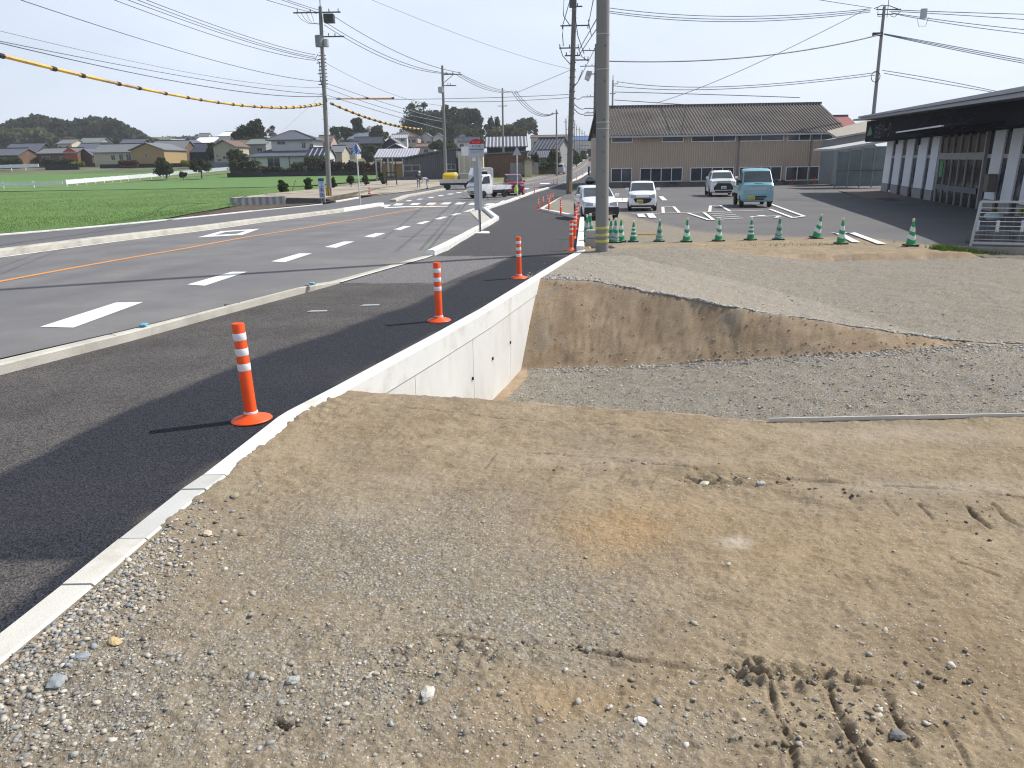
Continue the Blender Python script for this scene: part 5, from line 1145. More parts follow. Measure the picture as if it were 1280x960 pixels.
    if style in('keivan','wagon','kei','suv'):
        a=st[-2]; MB().box(-a[7]*.85,a[7]*.85,a[0]+.01,a[0]+.05,a[3]+.1,a[4]-.12).build('rear_window',M_glass,t)
    if style=='kei':
        poly_front(t,'grille',[(-.46,.60),(-.42,.70),(.42,.70),(.46,.60),(.38,.46),(.15,.40),(-.15,.40),(-.38,.46)],-1.60,M_black,.07)
        poly_front(t,'chrome_bar',[(-.42,.665),(-.40,.69),(.40,.69),(.42,.665)],-1.62,M_lamp,.08)
        plate(t,-.14,-1.70,.52,M_plate_y)
        for sd in(-1,1): sidelamp(t,st,sd,-1.60,-1.28,.66,.90,-1.545)
        frontbox(t,'bumper_intake',-.62,.62,-1.60,.22,.33,M_black,.05)
    if style=='wagon':
        frontbox(t,'bumper',-.80,.80,-2.05,.26,.60,M_black,.13,.04)
        frontbox(t,'grille',-.40,.40,-2.07,.60,.70,mat('grille_dark',(.05,.05,.055),rough=.4),.03); plate(t,0,-2.19,.50,M_refl)
        for sd in(-1,1): sidelamp(t,st,sd,-2.05,-1.62,.64,.86,-2.0)
        frontbox(t,'lower_grille',-.5,.5,-2.10,.29,.40,mat('intake_grey',(.09,.09,.095)),.10)
    if style=='suv':
        poly_front(t,'grille',[(-.40,.86),(.40,.86),(.62,.60),(.60,.44),(-.60,.44),(-.62,.60)],-1.92,M_black,.08)
        poly_front(t,'skid_plate',[(-.55,.40),(.55,.40),(.50,.28),(-.50,.28)],-1.90,M_black,.08)
        poly_front(t,'upper_grille',[(-.42,.96),(.42,.96),(.40,.90),(-.40,.90)],-1.93,mat('grille_dark',(.05,.05,.055),rough=.4),.05); plate(t,0,-2.02,.60,M_refl)
        for sd in(-1,1): sidelamp(t,st,sd,-1.92,-1.6,.88,1.0,-1.88); frontbox(t,'fog_lamp',min(sd*.68,sd*.60),max(sd*.68,sd*.60),-1.90,.60,.72,M_black,.07)
        [MB().box(a_,a_+.04,-.2,1.4,1.63,1.67).build('roof_rail',M_black,t) for a_ in(-.58,.54)]
    if style=='keivan':
        poly_front(t,'grille',[(-.44,.86),(.44,.86),(.40,.66),(-.40,.66)],-1.62,M_black,.05); plate(t,.0,-1.70,.52,M_plate_y); frontbox(t,'bumper_intake',-.5,.5,-1.62,.26,.40,M_black,.05)
        for sd in(-1,1): sidelamp(t,st,sd,-1.64,-1.35,.78,.98,-1.60)
    if style in('keivan','sedan'):
        for sd in(-1,1): MB().box(min(sd*.58,sd*.68),max(sd*.58,sd*.68),yb-.06,yb+.012,.8,1.02).build('tail_lamp',M_redlens,t)
    return t
def sidelamp(t,st,sd,y0,y1,z0,z1,yf):
    a=interp_st(st,y0);b=interp_st(st,y1); 
    xo0=a[5]*.93; xi=a[5]*.52; xo1=b[5]+.006
    y0=y0-.05; P=[(sd*xi,y0-.03,z0+.02),(sd*xo0,y0-.01,z0+.02),(sd*xo1,y1,z0+.10),(sd*(xo1-.02),y1,z1-.02),(sd*(xo0-.03),y0+.04,z1-.04),(sd*xi,y0+.02,z1-.08)]
    Q=[(p[0]*.86,p[1]+.10,p[2]) for p in P]; n=6
    MB().add(P+Q,[(0,1,4,5),(1,2,3,4),tuple(range(2*n-1,n-1,-1))]+[(i,(i+1)%n,n+(i+1)%n,n+i) for i in range(n)]).build('headlight',M_lamp,t)
def keitruck(loc,rz,label,paint,scale=1.0,empty_bed=True,name='parked_truck'):
    t=thing(name,label,'truck',loc,rz,scale=scale)
    st=[(-1.68,.36,.5,.86,.90,.66,.64,.60),(-1.64,.28,.55,1.0,1.03,.725,.70,.67),(-1.50,.26,.6,1.05,1.14,.737,.715,.68),(-1.02,.26,.6,1.06,1.66,.737,.705,.63),(-.80,.26,.6,1.06,1.75,.737,.705,.63),(-.30,.26,.6,1.06,1.76,.737,.705,.62),(-.20,.3,.6,1.06,1.70,.735,.70,.60)]
    loft(st,'cab',paint,t); topglass(st,-1.47,-1.05,.94,.92,t)
    for sd in(-1,1):
        sidewin(st,[(-1.25,.05),(-.98,.88),(-.42,.92),(-.42,.05)],sd,t)
        mirror(t,sd*.73,-1.35,1.12,sd,M_black,1.0)
        wheel(t,sd*.64,-1.10,.27,sd,.16); wheel(t,sd*.64,1.05,.27,sd,.16); arch(t,sd*.741,-1.10,.27,sd)
        sidelamp(t,st,sd,-1.66,-1.52,.74,.93,-1.6)
        frontbox(t,'fog_lamp',min(sd*.62,sd*.54),max(sd*.62,sd*.54),-1.68,.50,.56,M_lamp,.03)
    poly_front(t,'badge_panel',[(-.40,.92),(.40,.92),(.36,.80),(-.36,.80)],-1.67,mat('panel_silver',(.45,.48,.50),rough=.3),.02)
    frontbox(t,'lower_grille',-.36,.40,-1.68,.46,.54,M_black,.03); frontbox(t,'lower_grille',-.10,.30,-1.68,.36,.43,M_black,.03); plate(t,-.28,-1.71,.47,M_plate_y)
    MB().box(-.2,.2,-1.715,-1.69,1.09,1.11).build('wiper',M_black,t)
    MB().box(-.60,.60,-.15,1.68,.42,.56).build('chassis',M_dsteel,t)
    b=MB().box(-.70,.70,-.14,1.70,.62,.68).build('bed_floor',paint,t)
    for (x0,x1,y0,y1) in((-.72,-.69,-.14,1.71),(.69,.72,-.14,1.71),(-.69,.69,1.68,1.71),(-.69,.69,-.14,-.11)): MB().box(x0,x1,y0,y1,.60,.92).build('drop_side',paint,t,bevel=.006)
    g=MB().box(-.62,-.58,-.12,-.09,.92,1.55).box(.58,.62,-.12,-.09,.92,1.55).box(-.62,.62,-.12,-.09,1.52,1.56).box(-.62,.62,-.12,-.09,1.2,1.24).build('guard_frame',paint,t)
    MB().box(-.55,.55,1.2,1.3,.3,.42).build('axle',M_dsteel,t)
    return t
def put(x,y,zf=lotz): 
    p=G(x,y,zf); return p
# cars in the lot: bottom centre pixel of the front tyres
def carscale(p,wpx,w): return max(.85,min(1.25,(wpx*(p.y*CP+HC*SP)/F)/w))
M_wht2=M_white
p=put(750,275.5); print('wagon',p); s=carscale(p,45,1.695); 
p=Vector((p.x,p.y+2.15*s,p.z)); car(p,R(2),'white station wagon with black bumper parked behind the thick near pole','wagon',M_white,s)
p=put(808.5,264); s=carscale(p,35.2,1.475); print('kei',p,s); p=Vector((p.x,p.y+1.66*s,p.z)); car(p,R(-8),'small white hatchback with yellow number plate parked alone right of the near pole','kei',M_white,s)
p=put(912,246); s=carscale(p,33,1.695); print('suv',p,s); p=Vector((p.x-.1,p.y+1.98*s,p.z)); car(p,R(-9),'white compact suv with black lower grille parked behind the teal truck','suv',M_white,s)
M_teal=mat('truck_teal',(.21,.44,.48),rough=.28,var=.03,coat=.5)
p=put(953,259.5); s=carscale(p,39.5,1.475); print('truck',p,s); p=Vector((p.x,p.y+1.66*s,p.z)); keitruck(p,R(-9),'small teal pickup truck with yellow number plate parked next to the white suv',M_teal,s)
p=put(601,248,zr); s=1.0; print('wtruck',p); keitruck(Vector((p.x+.6,p.y+1.2,p.z)),R(-50),'small white pickup truck with empty flat bed on the road behind the bus stop',M_white,1.0,name='pickup_truck')
M_mag=mat('van_magenta',(.24,.012,.05),rough=.25,var=.03,coat=.6)
p=put(644,244.5,zr); s=carscale(p,21.5,1.475); print('mag',p,s); o=car(Vector((p.x-.1,p.y+1.6,p.z)),R(8),'dark pink tall small van with yellow plate driving toward the camera','keivan',M_mag,s,'van'); o.name='small_van'
M_sil=mat('van_silver',(.42,.43,.45),rough=.3,var=.03,coat=.4)
p=put(701,218,zr); s=carscale(p,11.2,1.475); print('minivan',p,s); o=car(Vector((p.x,p.y+1.5,p.z)),R(172),'silver tall minivan seen from behind driving away on the left lane','keivan',M_sil,s,'van'); o.name='minivan'
for (x,y,w,rz,m,lab) in((732.5,197.3,5.2,R(175),M_sil,'tiny silver car far up the road, left of two'),(735.5,195.0,4.4,R(175),mat('car_grey',(.12,.13,.15),rough=.3),'tiny grey car far up the road beyond the silver one'),(740.5,201.5,6.5,R(8),mat('car_dark',(.05,.05,.06),rough=.3),'dark car far up the road half hidden by the hidden utility pole')):
    p=put(x,y,zr); s=carscale(p,w,1.695); o=car(p,rz,lab,'sedan',m,s); o.name='distant_car'
# tank truck
p=put(573,236.5,zr); print('tank',p); mp=p.y/F; t=thing('tank_truck','flatbed truck carrying a big yellow tank parked on the far side of the road','truck',Vector((p.x,p.y,p.z)),R(8)); M_cream=mat('truck_cream',(.62,.60,.54),rough=.5,var=.05)
L0,L1=-2.3,2.2
MB().box(L0,L1+1.6,-.8,.8,.55,.75).build('chassis',M_black,t)
MB().box(L0,L1,-.95,.95,.80,.90).build('bed_floor',M_cream,t)
MB().box(L0,-.4,-.97,-.93,.85,1.25).build('drop_side',M_cream,t); MB().box(-.35,L1,-.97,-.93,.85,1.25).build('drop_side',M_cream,t); MB().box(L0,L1,.93,.97,.85,1.25).build('drop_side',M_cream,t); MB().box(L0-.03,L0+.02,-.93,.93,.85,1.25).build('drop_side',M_cream,t)
tk=MB(); prof=[]
for x,r in((-1.95,.05),(-1.92,.38),(-1.8,.58),(-1.6,.64),(-.3,.64),(-.1,.60),(.05,.40),(.08,.05)): prof.append((r,x))
o=tk.lathe(prof,28,c=(0,0,1.42),ax='x').build('tank',mat('tank_yellow',(.68,.47,.02),rough=.35,var=.05),t,smooth=True)
MB().lathe([(.1,-.50),(.655,-.50),(.655,-.16),(.1,-.16)],28,c=(0,0,1.42),ax='x').build('tank_band',mat('tank_pale',(.75,.66,.35),rough=.3),t,smooth=True)
MB().cbox((.75,0,1.45),(1.1,1.3,1.0)).build('pump_box',mat('pump_grey',(.35,.33,.30)),t,bevel=.05)
cb=[(2.3,.6,.9,1.35,1.40,.85,.82,.78)]
MB().yprism([(2.35,.65),(4.0,.65),(4.0,1.3),(3.75,2.25),(2.35,2.3)],-.92,.92).build('cab',M_cream,t,bevel=.06)
MB().yprism([(2.7,1.4),(3.7,1.4),(3.6,2.1),(2.7,2.1)],-.935,.935).build('side_window',M_glass,t)
for x in(-1.4,1.2,3.1):
    for sd in(-1,1):
        w=MB().lathe([(.22,-.12),(.36,-.12),(.38,-.09),(.38,.09),(.36,.12),(.22,.12)],24,ax='y').build('wheel',M_tyre,t,smooth=True); w.location=(x,sd*.82,.38)
        MB().lathe([(.02,-.06),(.20,-.06),(.23,sd*.1),(.22,.02)],16,ax='y').build('rim',M_cream,w,smooth=True)
s=60*mp/6.3; t.scale=(s,)*3
# white truck cab behind the bus stop panel
p=put(600,232,zr); t=thing('parked_truck','white truck cab seen behind the small white pickup and the bus stop panel','truck',Vector((p.x,p.y+3,p.z)),R(20),scale=.8)
M_w3=M_white; MB().yprism([(-1.6,.4),(1.6,.4),(1.6,2.2),(1.3,2.35),(-1.2,2.35),(-1.6,1.4)],-.9,.9).build('cab',M_w3,t,bevel=.06); MB().yprism([(-1.2,1.4),(.2,1.4),(.2,2.1),(-1.0,2.1)],-.915,.915).build('side_window',M_glass,t); MB().box(-1.7,-1.55,-.8,.8,.45,.8).build('bumper',M_dsteel,t)
for x in(-1,1.1):
    for sd in(-1,1): w=MB().lathe([(.05,-.1),(.33,-.1),(.36,0),(.33,.1),(.05,.1)],18,ax='y').build('wheel',M_tyre,t,smooth=True); w.location=(x,sd*.8,.36)
# ------------------------------------------------------------ people
def skin(name,joints,edges,m,parent,root=0,sub=2):
    me=bpy.data.meshes.new(name); me.from_pydata([j[0] for j in joints],edges,[]); o=bpy.data.objects.new(name,me); link(o,parent)
    o.modifiers.new('skin','SKIN'); sv=me.skin_vertices[0].data
    for i,j in enumerate(joints): sv[i].radius=(j[1],j[1]*(j[2] if len(j)>2 else 1)); sv[i].use_root=(i==root)
    s=o.modifiers.new('sub','SUBSURF'); s.levels=s.render_levels=sub; me.materials.append(m)
    dg=bpy.context.evaluated_depsgraph_get(); me2=bpy.data.meshes.new_from_object(o.evaluated_get(dg)); o.modifiers.clear(); o.data=me2
    if not me2.materials: me2.materials.append(m)
    for p in me2.polygons: p.use_smooth=True
    return o
def person(loc,rz,label,J,jacket,trouser,hat,scale=1):
    """J: dict of joints"""
    t=thing('person',label,'person',loc,rz,scale=scale)
    n=['hip','waist','chest','neck','head','lh','lk','lf','lt','rh','rk','rf','rt','ls','le','lw','lp','rs','re','rw','rp']
    rad=dict(hip=.12,waist=.115,chest=.14,neck=.055,head=.085,lh=.085,lk=.055,lf=.04,lt=.04,rh=.085,rk=.055,rf=.04,rt=.04,ls=.055,le=.042,lw=.030,lp=.030,rs=.055,re=.042,rw=.030,rp=.030)
    E=[('hip','waist'),('waist','chest'),('chest','neck'),('neck','head'),('hip','lh'),('lh','lk'),('lk','lf'),('lf','lt'),('hip','rh'),('rh','rk'),('rk','rf'),('rf','rt'),('chest','ls'),('ls','le'),('le','lw'),('lw','lp'),('chest','rs'),('rs','re'),('re','rw'),('rw','rp')]
    ix={k:i for i,k in enumerate(n)}
    skin('body',[(J[k],rad[k]) for k in n],[(ix[a],ix[b]) for a,b in E],M_skin,t)
    def sub(name,keys,k,m):
        e=[(keys.index(a),keys.index(b)) for a,b in E if a in keys and b in keys]
        skin(name,[(J[q],rad[q]*k) for q in keys],e,m,t)
    sub('jacket',['chest','hip','waist','ls','le','lw','rs','re','rw'],1.22,jacket)
    sub('trousers',['hip','lh','lk','lf','rh','rk','rf'],1.22,trouser)
    h=Vector(J['head']); nk=Vector(J['neck']); up=(h-nk).normalized()
    hb=MB().lathe([(.135,-.01),(.125,.03),(.10,.08),(.06,.115),(.005,.125)],18).build('helmet',hat,t,smooth=True); hb.location=h+up*.03; hb.rotation_euler=up.to_track_quat('Z','Y').to_euler()
    for s_ in('lt','rt'):
        MB().cbox((0,0,0),(.09,.25,.08)).build('boot',M_black,t,bevel=.02).location=Vector(J[s_])
    return t
stand=dict(hip=(0,0,.92),waist=(.0,-.02,1.08),chest=(.02,-.06,1.30),neck=(.03,-.10,1.47),head=(.04,-.15,1.60),lh=(-.11,0,.88),lk=(-.13,-.05,.50),lf=(-.14,.02,.10),lt=(-.14,-.08,.05),rh=(.11,0,.88),rk=(.14,-.02,.50),rf=(.16,.06,.10),rt=(.16,-.04,.05),ls=(-.20,-.05,1.38),le=(-.28,-.10,1.12),lw=(-.22,-.25,.95),lp=(-.20,-.32,.90),rs=(.22,-.06,1.38),re=(.32,-.12,1.14),rw=(.30,-.32,1.0),rp=(.29,-.40,.98))
p=G(523.5,235.8); s=(zat(214,p.y)-p.z)/1.72; print('person',p,s)
person(p,R(40),'worker in a dark jacket and white helmet standing before the grey shed',stand,mat('jacket_dark',(.03,.035,.05)),mat('trouser_blue',(.22,.28,.36)),mat('helmet_white',(.75,.75,.73),rough=.4),s)
bend=dict(hip=(0,.05,.90),waist=(.0,-.12,1.0),chest=(0,-.34,1.08),neck=(0,-.50,1.06),head=(0,-.62,1.0),lh=(-.11,.05,.86),lk=(-.15,.0,.48),lf=(-.16,.10,.10),lt=(-.16,.0,.05),rh=(.11,.05,.86),rk=(.15,-.05,.48),rf=(.17,.02,.10),rt=(.17,-.08,.05),ls=(-.19,-.38,1.04),le=(-.22,-.42,.80),lw=(-.16,-.52,.60),lp=(-.15,-.56,.52),rs=(.19,-.38,1.04),re=(.22,-.46,.80),rw=(.16,-.56,.62),rp=(.15,-.60,.55))
pb=G(534,236)
person(pb,R(-75),'worker in pale white clothes bending forward next to the dark jacketed worker',bend,mat('cloth_white',(.60,.64,.68)),mat('trouser_pale',(.40,.45,.52)),mat('hair_dark',(.03,.025,.02)),s)
# ------------------------------------------------------------ foliage
def leafmat(name,col,col2,sc=.5):
    m=mat(name,col,rough=.75,var=.35,scale=sc,col2=col2,c2scale=sc*.6,c2lo=.4,c2hi=.62,spec=.2)
    if not m.get('tr'):
        m['tr']=1; nt=m.node_tree;N=nt.nodes;L=nt.links; b=N['Principled BSDF']; tr=N.new('ShaderNodeBsdfTranslucent'); ms_=N.new('ShaderNodeMixShader'); ms_.inputs[0].default_value=.42
        L.new(b.inputs['Base Color'].links[0].from_socket,tr.inputs['Color']); L.new(b.outputs[0],ms_.inputs[1]); L.new(tr.outputs[0],ms_.inputs[2]); L.new(ms_.outputs[0],N['Material Output'].inputs['Surface'])
    return m
L_dark=leafmat('leaf_dark',(.055,.078,.030),(.078,.092,.038)); L_mid=leafmat('leaf_mid',(.085,.12,.040),(.06,.09,.035)); L_olive=leafmat('leaf_olive',(.12,.125,.05),(.08,.09,.035)); L_bamboo=leafmat('leaf_bamboo',(.17,.165,.075),(.10,.11,.05),.12)
L_red=leafmat('leaf_red',(.17,.055,.045),(.10,.05,.03),1); L_brown=leafmat('leaf_brown',(.085,.06,.04),(.05,.05,.03),.8); L_bush=leafmat('leaf_bush',(.045,.085,.02),(.07,.10,.03),1.5); L_yel=leafmat('leaf_yellow',(.35,.32,.03),(.2,.2,.04),1)
L_hill=leafmat('leaf_hill',(.058,.078,.036),(.080,.090,.040),.08)
M_bark=mat('bark',(.10,.075,.055),rough=.95,var=.25,scale=4)
def crown(name,cl,per,ls,m,parent=None,fill=.55):
    C=[];mx_=max(c[3] for c in cl)
    for c in cl:
        n=int(per*min(1,max(.3,c[3]/mx_)))
        n=max(n,12); d=rng.normal(size=(n,3)); d/=np.linalg.norm(d,axis=1)[:,None]; r=(fill+(1-fill)*rng.random(n)**.6)*(1+.12*rng.normal(size=n))
        C.append(np.array(c[:3])+d*r[:,None]*np.array(c[3:6]))
    P=np.concatenate(C); n=len(P)
    a=rng.normal(size=(n,3)); a/=np.linalg.norm(a,axis=1)[:,None]; b=np.cross(a,rng.normal(size=(n,3))); b/=np.linalg.norm(b,axis=1)[:,None]
    s=ls*(.6+.8*rng.random(n))[:,None]
    V=np.stack([P-a*s-b*s*.5,P+a*s*.9-b*s*.6,P+a*s+b*s*.5,P-a*s*.8+b*s*.6],1).reshape(-1,3); Fq=np.arange(4*n).reshape(-1,4)
    return npmesh(name,V,Fq,m,parent,smooth=False)
def treecl(w,h,n,base=.3,seed=0,flat=.6):
    r=random.Random(seed); cl=[(0,0,h*(base+(1-base)*.5),w*.30,w*.30,h*(1-base)*.36)]
    for k in range(n):
        a=r.random()*6.283; e=r.random(); rr=w*.5*(.3+.5*r.random())*(1-.42*e*e); z=h*(base+.06+(1-base)*.80*e); q=w*(.13+.11*r.random())
        cl.append((rr*math.cos(a),rr*math.sin(a),z,q,q,q*flat*1.3))
    for k in range(int(n*1.6)):
        c=cl[1+k%n]; a=r.random()*6.283; e=r.uniform(-.2,1); q=c[3]*r.uniform(.28,.5); s_=math.sqrt(max(0,1-e*e)); cl.append((c[0]+c[3]*s_*math.cos(a)*1.02,c[1]+c[3]*s_*math.sin(a)*1.02,c[2]+c[5]*e*1.05,q,q,q*.8))
    return cl
def tree(px0,px1,pyb,pyt,Y,label,lm,name='tree',cat='tree',n=14,base=.3,seed=1,ls=None,per=260,group=None,trunk=True,fill=.5,flat=.6,zb=None):
    cx=(px0+px1)/2; a=atY(cx,pyb,Y); tp=zat(pyt,Y,cx); w=abs(atY(px1,pyb,Y).x-atY(px0,pyb,Y).x)
    z0=a.z if zb is None else zb; h=tp-z0
    t=thing(name,label,cat,(a.x,Y,z0),group=group)
    cl=treecl(w*1.0,h*.97,n,base,seed,flat)
    ls=ls or max(.05,mpx(Y)*.95); per=int(per*1.5)
    if trunk:
        mb=MB(); r=max(.05,w*.03); mb.tube([(0,0,-.3),(.02*w,0,h*.25),(0,.0,h*.6)],[r*1.3,r,r*.5],8)
        rr=random.Random(seed)
        for c in cl[1:min(8,len(cl))]: mb.tube([(0,0,h*(.2+.25*rr.random())),(c[0]*.5,c[1]*.5,(c[2]+h*.4)/2),(c[0],c[1],c[2])],[r*.55,r*.35,r*.15],5)
        mb.build('trunk',M_bark,t,smooth=True)
    crown('crown',cl,per,ls,lm,t,fill)
    return t
def hedge(pxs,pyt,pyb,Y,label,lm,cat='hedge',dep=1.2,per=200,name='hedge',bump=.35):
    """pxs = [x0,x1]"""
    a=atY(pxs[0],pyb,Y); b=atY(pxs[1],pyb,Y); h=zat(pyt,Y)-a.z; L=(b.x-a.x); n=max(2,int(L/max(h,.8)*1.4)); t=thing(name,label,cat,(a.x,Y,a.z)); r=random.Random(int(pxs[0]))
    cl=[]
    for k in range(n):
        f=(k+.5)/n; cl.append((L*f,r.uniform(-.2,.2),h*.42,L/n*.75,dep*.6,h*.5*(1+bump*(r.random()-.5)))); cl.append((L*f+r.uniform(-.3,.3)*L/n,0,h*.72,L/n*.5,dep*.45,h*.26*(1+bump*(r.random()))))
    crown('foliage',cl,per,mpx(Y)*1.1,lm,t,.5); MB().box(0,L,-.12,.12,-.5,h*.35).build('stems',M_bark,t); return t
# ------------------------------------------------------------ buildings
def wavemat(name,col,col2,period,axis='X',rough=.8,var=.2,bump=.6,spec=.3,noise2=None,sc=.5,lo=.2,hi=.8):
    """ribbed / tiled surface, ribs along the slope"""
    if name in MATS: return MATS[name]
    m=mat(name,col,rough=rough,var=var,scale=sc,spec=spec,col2=noise2,c2scale=sc*.7); nt=m.node_tree;N=nt.nodes;L=nt.links; b=N['Principled BSDF']
    tc=N.new('ShaderNodeTexCoord'); w=N.new('ShaderNodeTexWave'); w.wave_type='BANDS'; w.bands_direction=axis; w.inputs['Scale'].default_value=1/period*.314*1.0; w.inputs['Distortion'].default_value=0; L.new(tc.outputs['Object'],w.inputs[0])
    src=b.inputs['Base Color'].links[0].from_socket; mr=N.new('ShaderNodeMapRange'); L.new(w.outputs['Fac'],mr.inputs[0]); mr.inputs[1].default_value=lo; mr.inputs[2].default_value=hi
    mx=N.new('ShaderNodeMix'); mx.data_type='RGBA'; L.new(mr.outputs[0],mx.inputs[0]); L.new(src,mx.inputs[6]); mx.inputs[7].default_value=(*col2,1); L.new(mx.outputs[2],b.inputs['Base Color'])
    bp=N.new('ShaderNodeBump'); bp.inputs['Strength'].default_value=bump; bp.inputs['Distance'].default_value=.05; L.new(w.outputs['Fac'],bp.inputs['Height']); L.new(bp.outputs[0],b.inputs['Normal']); return m
RF_slate=wavemat('roof_slate',(.075,.085,.11),(.13,.145,.18),.35); RF_grey=wavemat('roof_grey',(.13,.14,.155),(.20,.21,.225),.35); RF_blue=wavemat('roof_blue_grey',(.11,.14,.19),(.17,.20,.26),.35)
RF_navy=wavemat('roof_navy',(.03,.035,.055),(.055,.065,.09),.35); RF_green=wavemat('roof_greenish',(.15,.185,.165),(.2,.23,.21),.4); RF_brown=wavemat('roof_brown',(.12,.08,.065),(.18,.13,.11),.35); RF_pale=wavemat('roof_pale',(.33,.34,.37),(.48,.49,.52),.5)
RF_black=wavemat('roof_black',(.02,.022,.028),(.05,.055,.065),.35)
WL_white=mat('plaster_white',(.52,.53,.53),rough=.9,var=.08,bump=.1); WL_cream=mat('plaster_cream',(.50,.45,.34),rough=.9,var=.08); WL_tan=mat('plaster_tan',(.36,.26,.13),rough=.9,var=.12); WL_beige=mat('plaster_beige',(.40,.37,.29),rough=.9,var=.08)
WL_brown=mat('wood_brown',(.14,.085,.055),rough=.85,var=.25,scale=2); WL_dark=mat('wood_dark',(.045,.035,.03),rough=.9,var=.3,scale=2); WL_grey=mat('wall_grey',(.26,.265,.27),rough=.9,var=.1); WL_red=mat('wall_red',(.34,.085,.035),rough=.8,var=.2,scale=2); WL_pink=mat('wall_pink',(.42,.33,.29),rough=.9,var=.08); WL_black=mat('wall_black',(.025,.027,.035),rough=.9,var=.3)
M_frame=mat('window_frame',(.45,.45,.45),rough=.5); M_pane=mat('house_pane',(.03,.035,.045),rough=.12,var=.3,spec=.6); M_roofwhite=mat('roof_white_metal',(.80,.81,.82),rough=.5,var=.04)
def window(t,x0,x1,z0,z1,y,wall=None,fm=None,div=2,d=.05):
    f=MB(); e=min(.07,(x1-x0)*.12)
    f.box(x0-e,x1+e,y-d,y,z1,z1+e).box(x0-e,x1+e,y-d,y,z0-e,z0).box(x0-e,x0,y-d,y,z0,z1).box(x1,x1+e,y-d,y,z0,z1)
    for k in range(1,div): xx=x0+(x1-x0)*k/div; f.box(xx-e*.45,xx+e*.45,y-d*.9,y,z0,z1)
    o=f.build('window',fm or M_frame,t); MB().box(x0,x1,y-d*.3,y+.02,z0,z1).build('pane',M_pane,o); return o
def house(px0,px1,pyb,pye,pyr,Y,kind,wall,roof,label,wins=(),D=8,rz=0,name='house',cat='house',ov=.5,two=None,base=None,gw=None):
    cx=(px0+px1)/2; a=atY(px0,pyb,Y); b=atY(px1,pyb,Y); c=atY(cx,pyb,Y); w=b.x-a.x
    ze=zat(pye,Y,cx)-c.z; zr_=zat(pyr,Y+(0 if kind=='mono' else D*.5),cx)-c.z; zr_=max(zr_,ze+.3) if kind!='mono' else zr_
    t=thing(name,label,cat,(c.x,Y,c.z),rz)
    x0,x1=-w/2+ov*.6,w/2-ov*.6; B=-1.8
    if kind=='side':
        MB().box(x0,x1,0,D,B,ze-.02).build('wall',wall,t); g=MB()
        for x in(x0,x1-.15): MB().xprism([(0,ze-.02),(D,ze-.02),(D/2,zr_-.12)],x,x+.15).build('gable',gw or wall,t)
        s=(zr_-ze)/(D/2); th=.16
        MB().xprism([(-ov,ze-s*ov),(D/2,zr_),(D+ov,ze-s*ov),(D+ov,ze-s*ov+th),(D/2,zr_+th),(-ov,ze-s*ov+th)],-w/2,w/2).build('roof',roof,t)
        MB().box(-w/2,w/2,D/2-.15,D/2+.15,zr_+th-.05,zr_+th+.16).build('ridge',M_dsteel if roof!=RF_pale else roof,t)
    elif kind=='front':
        MB().box(x0,x1,0,D,B,ze-.02).build('wall',wall,t)
        zr2=zat(pyr,Y,cx)-c.z; MB().yprism([(x0,ze-.02),(x1,ze-.02),(0,zr2-.1)],0,D).build('gable',gw or wall,t)
        s=(zr2-ze)/(w/2-ov*.6) ; th=.16
        MB().yprism([(-w/2,ze-s*ov*.6),(0,zr2),(w/2,ze-s*ov*.6),(w/2,ze-s*ov*.6+th),(0,zr2+th),(-w/2,ze-s*ov*.6+th)],-ov,D+ov).build('roof',roof,t)
    elif kind=='hip':
        MB().box(x0,x1,0,D,B,ze-.02).build('wall',wall,t); rl=max(.2,w/2-D/2*.9); th=.14
        v=[(-w/2,-ov,ze),(w/2,-ov,ze),(w/2,D+ov,ze),(-w/2,D+ov,ze),(-rl,D/2,zr_),(rl,D/2,zr_),(-w/2,-ov,ze-th),(w/2,-ov,ze-th),(w/2,D+ov,ze-th),(-w/2,D+ov,ze-th)]
        MB().add(v,[(0,1,5,4),(1,2,5),(2,3,4,5),(3,0,4),(9,8,7,6),(0,6,7,1),(1,7,8,2),(2,8,9,3),(3,9,6,0)]).build('roof',roof,t)
        mb=MB(); 
        for p,q_ in((4,5),(4,0),(4,3),(5,1),(5,2)): mb.bar(Vector(v[p])+Vector((0,0,.04)),Vector(v[q_])+Vector((0,0,.04)),.22,.14)
        mb.build('ridge',M_dsteel,t)
    elif kind=='mono':
        MB().yprism([(x0,B),(x1,B),(x1,zr_-.05),(x0,ze-.05)],0,D).build('wall',wall,t)
        MB().yprism([(-w/2,ze),(w/2,zr_),(w/2,zr_+.2),(-w/2,ze+.2)],-.4,D+.4).build('roof',roof,t)
    for (f0,f1,g0,g1) in (wins or (((.14,.30,.25,.68),(.58,.80,.25,.68)) if kind in('side','hip') and cat=='house' else ())): window(t,-w/2+w*f0,-w/2+w*f1,ze*g0,ze*g1,0)
    return t
# --- village, left to right
house(-60,26,205,194.5,187,175,'side',WL_brown,RF_slate,'low dark tiled house cut by the left edge of the photograph',D=8)
house(5,50,205,190.5,180,185,'side',WL_dark,RF_slate,'dark brown house with slate roof, second from the left edge',wins=((.72,.92,.1,.75),(.2,.5,.1,.7)))
house(28,56,203,192,183,195,'front',WL_cream,RF_grey,'small house with a low grey gable between the leftmost house and the red barn',gw=WL_dark,D=6)
t=house(48,98,204,191.5,186,180,'side',WL_brown,RF_grey,'long low barn with grey roof and bright red right end',D=7)
a=atY(90,204,180); k=a.x-t.location.x; MB().box(k-1.4,k+1.55,-.06,-.01,-1,2.3).build('red_panel',WL_red,t); MB().yprism([(k-1.5,2.4),(k+1.6,2.4),(k,3.4)],-.3,-.02).build('red_gable',WL_red,t)
house(72,92,189,179.5,175,235,'side',WL_cream,RF_grey,'pale walled house with light grey roof peeking above the red barn')
